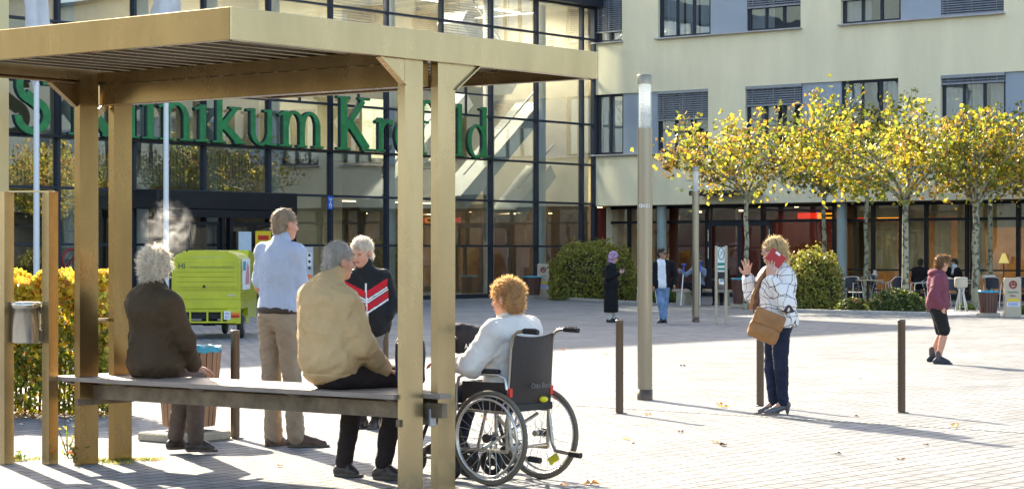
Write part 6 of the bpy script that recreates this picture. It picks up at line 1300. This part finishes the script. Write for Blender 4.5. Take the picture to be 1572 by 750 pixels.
# ---- boy in shorts
q, z = rig(29.1); e = person(1440, 29.1, 'boy in a maroon hooded sweatshirt and black shorts walking at the right')
J = dict(neck=q(1440, 419, 0), head=q(1446, 405, .0), shL=q(1437, 428, .15), shR=q(1441, 429, -.14), elL=q(1434, 452, .18), elR=q(1433, 453, -.2), wrL=q(1448, 472, .12), wrR=q(1445, 471, -.16), pelvis=q(1440, 470, 0),
         hipL=q(1439, 476, .07), hipR=q(1441, 476, -.07), knL=q(1446, 510, .09), knR=q(1450, 509, -.06), anL=z(1431, .13, .09), anR=z(1441, .09, -.05), toeL=z(1443, .02, .12), toeR=z(1460, 0, -.05))
hf = (.88, .40, -.12); hm = hairmat('hair_boy', (.22, .12, .05), .35)
body(e, J, hf, SK2, .010, [dict(w=J['wrR'], d=(.3, .1, -.9), n=(.2, 1, 0), side=1, curl=.4, s=.9)], hs=.90, brow=hm)
hair(e, J['head'], hf, hm, .009, s=.92, size=1.02, noise=[(.004, 60, 2, (1, 1, 1))], extra=lambda q_, M_: [ell(q_(0, .045, .10), [.06, .06, .035], M_, .02)], nape=.8, tufts=900, tl=.03, fall=.1, tw=.004)
tp, M = torso_prims(J, .98, 1.15); Pv = Vector(J['pelvis']); Mh = cloth('hoodie_maroon', (.19, .055, .08), .85, .08, .2, 200)
sl = [cap(J['sh' + s], J['el' + s], .065, .060, .04) for s in 'LR'] + [cap(J['el' + s], sub(J['el' + s], .9, J['wr' + s]), .060, .045, .03) for s in 'LR']
clothe(e, 'hooded_sweatshirt', tp + sl + [ell(Pv + Z * .03, (.155, .14, .12), M, .05), plane(q(1440, 474, 0), (0, 0, -1))], .011, Mh, .014, .009, 14, 5, (1, 1, .8))
clothe(e, 'hood', [ell(Vector(J['neck']) + V(-.055, -.02, .0), (.085, .11, .06), None, .03), cap(q(1440, 421, -.07), q(1447, 421, .05), .045, .04, .02)], .010, Mh, .004, .006, 25)
Ms = cloth('shorts_black', (.015, .015, .017), .7, .2, .15, 200)
clothe(e, 'shorts', [cap(J['hip' + s], sub(J['hip' + s], .92, J['kn' + s]), .095, .080, .035) for s in 'LR'] + [ell(Pv, (.15, .13, .11), M, .05)], .010, Ms, .004, .006, 18)
Mtr = mat('trainer_dark', (.03, .035, .05), .7, 0, .4, 30)
for s in 'LR': clothe(e, 'sock', [cap(Vector(J['an' + s]) + V(.0, 0, .06), Vector(J['an' + s]) - Z * .02, .044, .042, .01)], .010, Mss, .0, .002); shoe(e, J['an' + s], J['toe' + s], Mtr, PB['black'], .009)

# ---- distant people
def simple(px, Y, lab, J, hf, skin, hairm, top, bot, h=.018, hands=(), top_extra=None, sleeve=(.06, .052, .042), tw=1.05, td=1.1, hem=None, shoes=None, legs=(.090, .066, .055), group=None, hair_kw=None, top_name='jacket', bot_name='trousers', paint=None, noh=False):
    e = person(px, Y, lab, group); body(e, J, hf, skin, .012, hands, brow=hairm)
    if not noh: hair(e, J['head'], hf, hairm, .012, **(dict(tufts=250, tl=.03, tw=.006, fall=.1) | (hair_kw or {})))
    tp, M = torso_prims(J, tw, td); Pv = Vector(J['pelvis']); sl = [cap(J['sh' + s], J['el' + s], sleeve[0], sleeve[1], .04) for s in 'LR'] + [cap(J['el' + s], sub(J['el' + s], .9, J['wr' + s]), sleeve[1], sleeve[2], .03) for s in 'LR']
    pr = tp + sl + [ell(Pv + Z * .02, (.165 * tw, .13 * td, .12), M, .05)] + (top_extra(M) if top_extra else []) + ([plane(V(0, 0, hem), (0, 0, -1))] if hem else [])
    clothe(e, top_name, pr, h * .8, top, .012, .008, 14, 3, paint=paint(M) if paint else None)
    clothe(e, bot_name, leg_prims(J, 'L', legs) + leg_prims(J, 'R', legs) + [ell(Pv - Z * .02, (.16, .13, .11), M, .05)], h * .8, bot, .003, .006, 16, 4)
    for s in 'LR': shoe(e, J['an' + s], J['toe' + s], shoes or PB['black'], PB['black'], .014)
    return e, M
Mblk = cloth('coat_black', (.010, .010, .012), .8, .2, .15, 100); Mhd = hairmat('hair_dark', (.02, .014, .01), .15)
# headscarf woman
q, z = rig(46.7); J = dict(neck=q(938, 404, 0), head=q(942, 395.5, -.02), shL=q(937, 409, .15), shR=q(935, 410, -.14), elL=q(936, 425, .2), elR=q(934, 426, -.2), wrL=q(950, 418, .05), wrR=q(950, 419, -.14), pelvis=q(938, 436, 0),
    hipL=q(939, 440, .08), hipR=q(937, 440, -.08), knL=q(941, 463, .08), knR=q(938, 463, -.08), anL=z(941, .09, .06), anR=z(936, .09, -.07), toeL=z(955, 0, .04), toeR=z(948, 0, -.12))
e, M = simple(938, 46.7, 'woman in a pink headscarf and long black coat looking at her phone', J, (.9, -.25, -.35), SK, Mhd, Mblk, cloth('trousers_pale', (.55, .5, .47), .8), top_extra=lambda M: [cap(q(938, 440), q(938, 473), .20, .215, .08, M[1], .7), plane(q(938, 478), (0, 0, -1))], top_name='long_coat', noh=True,
    hands=[dict(w=J['wrR'], d=(.8, 0, .3), n=(0, .8, .4), side=1, curl=.4), dict(w=J['wrL'], d=(.8, -.2, .2), n=(0, -.5, .7), side=-1, curl=.4)])
Msc = mat('headscarf', (.42, .18, .36), .8, 0, 0, 5); n = Msc.node_tree
hair(e, J['head'], (.9, -.25, -.35), mat('headscarf_print', (.36, .22, .36), .8, 0, .85, 12), .012, size=1.16, nape=1.3, extra=lambda q_, M_: [ell(q_(0, -.01, -.10), [.085, .085, .07], M_, .03)], face=(.125, -.02, .075, .08, .085), tufts=0, name='headscarf')
hp = empty('phone', q(955, 416, -.08), 0, 'dark phone in the hand of the woman in the headscarf', 'phone'); m = MB(); m.box(q(955, 416, -.08), (.08, .01, .15), (.7, 0, .5), (-.4, .2, .8), .003); put(m, 'handset', PB['black'], hp)
# man in open black jacket
q, z = rig(46.3); J = dict(neck=q(1016, 399, 0), head=q(1016.5, 389.5, -.03), shL=q(1031, 405, .03), shR=q(1008, 405, -.03), elL=q(1036, 422, .05), elR=q(1005, 422, -.04), wrL=q(1035, 436, -.05), wrR=q(1003, 438, -.08), pelvis=q(1017, 438, 0),
    hipL=q(1022, 442, 0), hipR=q(1012, 442, 0), knL=q(1021, 466, 0), knR=q(1014, 466, -.05), anL=z(1020, .08, .02), anR=z(1017, .08, -.06), toeL=z(1022, 0, -.18), toeR=z(1010, 0, -.22))
def opening(M):
    N = np.array(J['neck']); s_, f_2, u_2 = [np.array(v) for v in M]
    def fn(c): d = c - N; x = d @ s_; return ((d @ f_2 > .02) & (np.abs(x - .035) < .085)).astype(int)
    return fn
e, M = simple(1018, 46.3, 'man in an open black jacket, white shirt and blue jeans looking right', J, (.75, -.65, 0), SK3, Mhd, [Mblk, cloth('shirt_white', (.72, .74, .78), .7)], cloth('jeans_blue', (.16, .26, .42), .8, .3), hands=[dict(w=J['wrL'], d=(.1, -.3, -1), n=(-1, 0, 0), side=-1, curl=.3), dict(w=J['wrR'], d=(0, -.3, -1), n=(1, 0, 0), side=1, curl=.3)], paint=opening, tw=1.15,
    top_extra=lambda M: [plane(q(1018, 442), (0, 0, -1))], h=.014)
r_, f_, u_ = fr_((.75, -.65, 0)); hc = Vector(J['head']); m = MB()
for s_ in (-1, 1): m.torus(hc + r_ * .032 * s_ + f_ * .10 + u_ * .006, f_, .024, .005, 16, 5); m.cyl(hc + r_ * .056 * s_ + f_ * .098 + u_ * .01, hc + r_ * .08 * s_ + u_ * .01, .004, n=6)
put(m, 'glasses', PB['black'], e)
# low wall the two sitters share
wl_ = empty('low_wall_bench', GP(1080, 62.4), 0, 'low beige bench wall under the two seated people by the cafe door', 'bench'); m = MB(); m.box(GP(1080, 62.5) + Z * .40, (1.9, .45, .08), B * -1, bev=.01); put(m, 'seat_slab', M_conc, wl_)
for px in (1050, 1108): m = MB(); m.box(GP(px, 62.5) + Z * .18, (.3, .35, .36), B * -1); put(m, 'support', M_conc, wl_)
def seated(px, Y, yaw, seat=.44, lean=.05, arms='lap'):
    f = V(math.cos(yaw), math.sin(yaw), 0); r = f.cross(Z); o = GP(px, Y); c = lambda x, y, zz: o + r * x + f * y + Z * zz
    J = dict(pelvis=c(0, 0, seat + .12), neck=c(0, lean, seat + .60), head=c(0, lean + .06, seat + .75), shR=c(.18, lean, seat + .54), shL=c(-.18, lean, seat + .54), elR=c(.22, lean + .08, seat + .26), elL=c(-.22, lean + .08, seat + .26), wrR=c(.10, lean + .32, seat + .24), wrL=c(-.10, lean + .32, seat + .24),
             hipR=c(.09, 0, seat + .09), hipL=c(-.09, 0, seat + .09), knR=c(.11, .43, seat + .08), knL=c(-.11, .43, seat + .08), anR=c(.11, .40, .09), anL=c(-.11, .42, .09), toeR=c(.13, .60, 0), toeL=c(-.13, .62, 0))
    return J, f, c
J, f, c = seated(1072, 62.3, R(-105)); J['elR'] = c(.35, .1, .86); J['wrR'] = c(.52, .28, 1.02); J['elL'] = c(-.2, .15, .86); J['wrL'] = c(-.05, .35, 1.08); J['knR'] = c(.30, .35, .60); J['anR'] = c(.05, .50, .42); J['toeR'] = c(.0, .62, .33); J['knL'] = c(-.12, .45, .52); J['anL'] = c(-.1, .42, .09)
J['head'] = c(-.02, .06, 1.28); J['neck'] = c(0, .02, 1.13)
e, M = simple(1072, 62.3, 'seated person in a grey blue sweatshirt with two crutches beyond the far lamp column', J, f, SK3, Mhd, cloth('sweat_greyblue', (.20, .25, .33), .9), Mblk, hands=[dict(w=J['wrR'], d=(.0, -.3, -1), n=(0, 0, -1) if False else (1, 0, 0), side=1, curl=.5), dict(w=J['wrL'], d=(0, -.3, -1), n=(-1, 0, 0), side=1, curl=.5)], top_name='sweatshirt')
Mcb = mat('crutch_blue', (.02, .10, .60), .4, 0, .05, 5)
for i, (a, b_, lab) in enumerate(((P(1050, 406, 61.6), z(1045, 0, 0), 'left one of two blue handled forearm crutches, leaning outward beside the seated person'), (P(1075, 402, 61.5), z(1074, 0, 0), 'forearm crutch with blue cuff just right of the far lamp column'))):
    b_ = V(b_.x * 61.3 / 46.3 if False else (1045 if i == 0 else 1074.5) * 0 + ((1045 if i == 0 else 1074.5) - 786) * 61.4 / FP, 61.4, 0)
    t = empty('crutch', b_, 0, lab, 'crutch', 'forearm crutches of the seated person'); m = MB(); m.cyl(b_, a * .8 + b_ * .2, .018, n=8); put(m, 'shaft', M_alu, t)
    m = MB(); m.cyl(a * .8 + b_ * .2, a, .022, n=8); m.torus(a, (a - b_), .05, .02, 16, 6); m.cyl(a * .78 + b_ * .22, a * .78 + b_ * .22 + V(-.02, -.12, 0), .02, n=8); put(m, 'cuff', Mcb, t)
J, f, c = seated(1108, 62.4, R(-110)); e, M = simple(1108, 62.4, 'person in black clothes sitting behind the smoking sign', J, f, SK3, Mhd, Mblk, Mblk)
for px, Y, yaw, lab, top_, lean in ((1412, 62.5, R(70), 'guest in black seen from behind at the cafe, left of the boy', Mblk, .1), (1449, 66, R(-120), 'guest facing the forecourt at the cafe, partly behind the boy\'s head', Mblk, .05), (1474, 61.2, R(175), 'man in a dark coat with a pale scarf seated in profile right of the boy', Mblk, .12)):
    J, f, c = seated(px, Y, yaw, .46, lean); e, M = simple(px, Y, lab, J, f, SK3, Mhd, top_, Mblk, tw=1.15, group='guests seated at the cafe')
    if px == 1474: blob('scarf', [cap(c(-.05, lean + .03, 1.10), c(-.1, lean + .10, .92), .07, .04, .02), cap(c(.06, lean + .02, 1.10), c(-.05, lean + .05, 1.12), .07, .07, .02)], .018, cloth('scarf_pale', (.5, .58, .65), .8), e, .005)

# ================================================================== WHEELCHAIR WITH ITS USER
M0 = (V((752 - 786) * 13.87 / FP, 13.87, 0) + V((752 - 786) * 13.87 / FP, 13.87, 0) + A * .54) / 2
def Wp(a, b, zz): return M0 + A * a + B * b + Z * zz
wc = empty('wheelchair', M0, 0, 'folding wheelchair with a black sling back occupied by the red haired woman', 'wheelchair')
M_ty = mat('tyre_grey', (.15, .12, .085), .7, 0, .1, 10); M_fr = mat('frame_black', (.025, .022, .022), .4, .4, .1, 8); M_sling = mat('sling_black', (.022, .014, .014), .55, 0, .2, 6, bump=.15, bscale=40); M_fa = mat('frame_silver', (.42, .38, .33), .35, .9, .1, 8); M_ry = mat('reflector_yellow', (.85, .72, .02), .3, 0, .02, 5); M_grip = mat('grip_rubber', (.015, .015, .015), .6, 0, .1, 10)
for a in (-.27, .27):
    c = Wp(a, 0, .308); so = 1 if a > 0 else -1; m = MB(); m.torus(c, A,   .292, .0165, 72, 10); wo = put(m, 'rear_wheel', M_ty, wc)
    def subw(mb_, nm_, mm): o = mb_.build(nm_, mm); o.parent = wo
    m = MB(); m.torus(c, A, .273, .009, 64, 8); subw(m, 'rim', M_alu)
    m = MB(); m.torus(c + A * so * .035, A, .250, .009, 64, 8)
    for k in range(6): t = k * math.pi / 3; d1 = (B * math.cos(t) + Z * math.sin(t)); m.cyl(c + d1 * .250 + A * so * .035, c + d1 * .272, .004, n=6)
    subw(m, 'hand_rim', M_alu)
    m = MB()
    for k in range(28):
        t = k * 2 * math.pi / 28; d1 = (B * math.cos(t) + Z * math.sin(t)); d2 = (B * math.cos(t + (.9 if k % 2 else -.9)) + Z * math.sin(t + (.9 if k % 2 else -.9))); m.tube([c + d2 * .026 + A * (.025 if k % 4 < 2 else -.025), c + d1 * .27], .0016, 4)
    subw(m, 'spokes', M_alu)
    m = MB(); m.cyl(c - A * .04, c + A * .04, .022, n=16); m.cyl(c + A * so * .03, c + A * so * .045, .03, n=16); subw(m, 'hub', M_fr)
    if a > 0:
        for t in (R(238), R(80)): d1 = (B * math.cos(t) + Z * math.sin(t)) * .20; m = MB(); m.box(c + d1, (.085, .012, .05), A.cross(d1), d1, .008); subw(m, 'spoke_reflector', M_ry)
    # side frame
    sa = a * .80; m = MB()
    m.tube([Wp(sa, -.10, .34), Wp(sa, -.11, .6), Wp(sa, -.13, .88), Wp(sa, -.145, .96), Wp(sa, -.18, .992), Wp(sa, -.24, 1.0)], .0115, 8); m.tube([Wp(sa, -.10, .47), Wp(sa, .36, .48), Wp(sa, .43, .42), Wp(sa, .50, .18)], .0115, 8)
    m.tube([Wp(sa, -.10, .22), Wp(sa, .30, .22), Wp(sa, .34, .30), Wp(sa, .34, .48)], .0115, 8); m.tube([Wp(sa, -.10, .36), Wp(sa, -.10, .22)], .012, 8); put(m, 'side_frame', M_fa, wc)
    m = MB(); m.tube([Wp(sa, -.235, 1.0), Wp(sa, -.35, .995)], .0175, 10)
    for k in range(5): m.torus(Wp(sa, -.25 - k * .02, 1.0), B, .0175, .003, 14, 5)
    put(m, 'push_handle', M_grip, wc)
    m = MB(); m.tube([Wp(sa * 1.08, -.11, .62), Wp(sa * 1.08, -.10, .69), Wp(sa * 1.08, -.04, .715), Wp(sa * 1.08, .22, .715), Wp(sa * 1.08, .29, .69), Wp(sa * 1.08, .31, .6), Wp(sa * 1.08, .31, .48)], .011, 8); put(m, 'armrest_tube', M_alu, wc)
    m = MB(); m.box(Wp(sa * 1.08, .10, .735), (.30, .05, .03), B, bev=.01); put(m, 'armrest_pad', M_grip, wc)
    m = MB(); m.box(Wp(sa * 1.08, .08, .58), (.36, .006, .17), B); put(m, 'side_guard', M_sling, wc)
    m = MB(); cc = Wp(sa, .38, .095); m.torus(cc, A, .072, .022, 28, 8); m.cyl(cc - A * .018, cc + A * .018, .03, n=14)
    for k in range(5): t = k * 1.2566; m.cyl(cc, cc + (B * math.cos(t) + Z * math.sin(t)) * .06, .008, n=6)
    put(m, 'caster', M_grip, wc); m = MB(); 
    for s_ in (-.028, .028): m.beam(cc + A * s_, Wp(sa, .36, .22) + A * s_, .02, .006, A)
    m.cyl(Wp(sa, .36, .215), Wp(sa, .355, .30), .014, n=10); put(m, 'caster_fork', M_fa, wc)
    m = MB(); m.tube([Wp(sa, -.11, .44), Wp(sa, -.135, .26), Wp(sa, -.16, .20), Wp(sa, -.30, .185)], .013, 8); put(m, 'tip_bar', M_fa, wc)
    m = MB(); m.cyl(Wp(sa, -.28, .187), Wp(sa, -.37, .18), .020, n=12); put(m, 'tip_rubber', M_grip, wc)
    m = MB(); m.box(Wp(sa * .6, .56, .14), (.14, .13, .012), B, bev=.003); m.tube([Wp(sa, .49, .2), Wp(sa, .51, .13), Wp(sa * .6, .53, .13)], .01, 6); put(m, 'footplate', M_grip, wc)
    m = MB(); m.box(Wp(sa, -.125, .60), (.03, .02, .06), A, bev=.003); put(m, 'red_reflector', mat('reflector_red', (.7, .03, .02), .3, 0, 0), wc)
m = MB(); m.tube([Wp(-.21, -.02, .44), Wp(0, .05, .33), Wp(.21, .12, .22)], .012, 8); m.tube([Wp(.21, -.02, .44), Wp(0, .05, .33), Wp(-.21, .12, .22)], .012, 8); m.cyl(Wp(-.25, 0, .308), Wp(-.2, 0, .308), .02); m.cyl(Wp(.25, 0, .308), Wp(.2, 0, .308), .02); m.tube([Wp(-.21, -.10, .24), Wp(.21, -.10, .24)], .012, 8); put(m, 'cross_brace', M_fa, wc)
m = MB(); nu, nv = 14, 12
for (th, fl) in ((0, 1), (.012, -1)):
    vs = [Wp(-.215 + .43 * i / nu, -.135 - .035 * math.sin(math.pi * i / nu) * math.sin(.3 + 2.2 * (j / nv)) + th - .05 * (j / nv - .5) * .5, .50 + (.455 + .02 * (abs(i / nu - .5) * 2) ** 2 - .0) * j / nv + (.0)) for j in range(nv + 1) for i in range(nu + 1)]
    fs = [(j * (nu + 1) + i, j * (nu + 1) + i + 1, (j + 1) * (nu + 1) + i + 1, (j + 1) * (nu + 1) + i) for j in range(nv) for i in range(nu)]; m.add(vs, [f if fl > 0 else f[::-1] for f in fs], True)
put(m, 'back_sling', M_sling, wc)
m = MB(); m.box(Wp(0, .14, .49), (.44, .42, .04), A, bev=.015); put(m, 'seat_cushion', M_sling, wc); m = MB(); m.box(Wp(0, -.13, .50), (.42, .03, .05), A, bev=.005); put(m, 'sling_hem', M_grip, wc)
m = MB(); m.ball(Wp(.09, -.16, .545), .022, 8, (1.4, .7, .9)); put(m, 'yellow_tag', M_ry, wc)
text('back_lettering', 'Otto Bock', .048, Wp(.02, -.196, .64), A, Z, mat('sling_print', (.16, .15, .15), .6, 0, 0), wc, .001)
# user
q, z = rig(14.05); e = person(780, 14.05, 'red haired woman in a white sweater sitting in the wheelchair, seen from behind')
J = dict(neck=Wp(.0, .05, 1.045), head=P(778, 459, 14.10), shL=Wp(-.185, .03, .985), shR=Wp(.185, .03, .985), elL=Wp(-.27, .20, .80), elR=Wp(.25, .16, .80), wrL=Wp(-.24, .42, .79), wrR=Wp(.22, .40, .79), pelvis=Wp(0, .05, .60),
         hipL=Wp(-.09, .07, .585), hipR=Wp(.09, .07, .585), knL=Wp(-.12, .47, .58), knR=Wp(.12, .47, .58), anL=Wp(-.10, .56, .24), anR=Wp(.10, .56, .24), toeL=Wp(-.10, .72, .155), toeR=Wp(.10, .72, .155))
J['elL'] = P(724, 560, 13.95)
hf = (-.86, .50, -.08); hm = hairmat('hair_copper', (.60, .38, .18), .5)
body(e, J, hf, SK2, .0075, [dict(w=J['wrL'], d=(-.7, .6, -.1), n=(.2, .3, -1), side=-1, curl=.3), dict(w=J['wrR'], d=(-.7, .5, -.1), n=(-.2, -.3, -1), side=1, curl=.3)], brow=hm, hunch=.02)
hair(e, J['head'], hf, hm, .0075, size=1.13, noise=[(.006, 50, 5, (1, 1, 1)), (.004, 120, 6, (1, 1, .6))], nape=1.1, tufts=3400, tl=.026, fall=.02, tw=.0026)
tp, M = torso_prims(J, 1.12, 1.15, hunch=.02); Mw = cloth('sweater_white', (.80, .78, .74), .9, .03, .35, 160, 0, .15); Pv = Vector(J['pelvis'])
sl = [cap(J['sh' + s], J['el' + s], .078, .068, .05) for s in 'LR'] + [cap(J['el' + s], sub(J['el' + s], .9, J['wr' + s]), .068, .046, .03) for s in 'LR']
clothe(e, 'sweater', tp + sl + [ell(Pv + Z * .03, (.18, .15, .12), M, .05), cap(J['neck'], sub(J['neck'], .4, J['head']), .072, .060, .02)], .009, Mw, .012, .009, 14, 5, (1, 1, .8), [(.004, 40, 2, (1, 1, 1))])
clothe(e, 'trousers', leg_prims(J, 'L') + leg_prims(J, 'R') + [ell(Pv - Z * .02, (.16, .13, .08), M, .05)], .010, cloth('trousers_navy', (.03, .035, .06), .8), .004)
for s in 'LR': shoe(e, J['an' + s], J['toe' + s], z0=.155)
# bags on and by the bench end, rollator
bp_ = PG(.20, .24, SZ); e = empty('navy_bag', bp_, 0, 'navy blue bag with a red mark on the bench end behind the near posts', 'bag')
Mnb = mat('navy_fabric', (.02, .022, .07), .7, 0, .2, 10, bump=.3, bscale=60)
blob('bag_body', [bxs(bp_ + Z * .18 + B * .10, (.09, .07, .15), (B, A, Z), .04, .01), ell(bp_ + Z * .33 + B * .1, (.08, .06, .05), (B, A, Z), .03)], .009, Mnb, e, 0, [(.01, 14, 3, (1, 1, 1))])
m = MB(); m.box(bp_ + Z * .12 + B * .02 - V(0, .085, 0) * 1 - A * .075 + B * .02, (.05, .01, .014), B); put(m, 'red_mark', PB['red'], e)
m = MB(); cc = bp_ + Z * .3 - A * .135 + B * .06; m.tube([cc + B * .03, cc + Z * .015, cc - B * .03 - Z * .005], .006, 6); put(m, 'white_mark', PB['white'], e)
rl = P(716, 560, 14.75); rl.z = 0; e = empty('walking_frame', rl, 0, 'black wheeled walking frame with a padded bag in front of the wheelchair user', 'walking frame')
m = MB(); blobs = None
rc = P(712, 530, 14.7)
blob('frame_bag', [bxs(rc, (.16, .08, .13), (A, B, Z), .05, .01), ell(rc + Z * .09 - A * .03, (.16, .08, .06), (A, B, Z), .03)], .01, cloth('bag_black', (.015, .014, .018), .7, .2), e, 0, [(.01, 16, 3, (1, 1, 1))])
text('bag_lettering', 'A.S.', .05, P(719, 531, 14.58), A, Z, PB['white'], e, .001)
m = MB(); R0 = V(rc.x, rc.y, 0)
for a in (-.22, .22):
    m.tube([R0 + A * a - B * .22 + Z * .1, R0 + A * a - B * .05 + Z * .55, R0 + A * a + Z * .88, R0 + A * a - B * .12 + Z * .93], .013, 8); m.tube([R0 + A * a + B * .25 + Z * .1, R0 + A * a + B * .02 + Z * .6], .013, 8)
m.tube([R0 - A * .22 + Z * .55, R0 + A * .22 + Z * .55], .012, 8); put(m, 'frame_tube', M_fr, e)
for a in (-.22, .22):
    for b in (-.22, .25): m = MB(); cc = R0 + A * a + B * b + Z * .1; m.torus(cc, A, .08, .02, 28, 8); m.cyl(cc - A * .015, cc + A * .015, .05, n=16); put(m, 'wheel', M_grip, e)
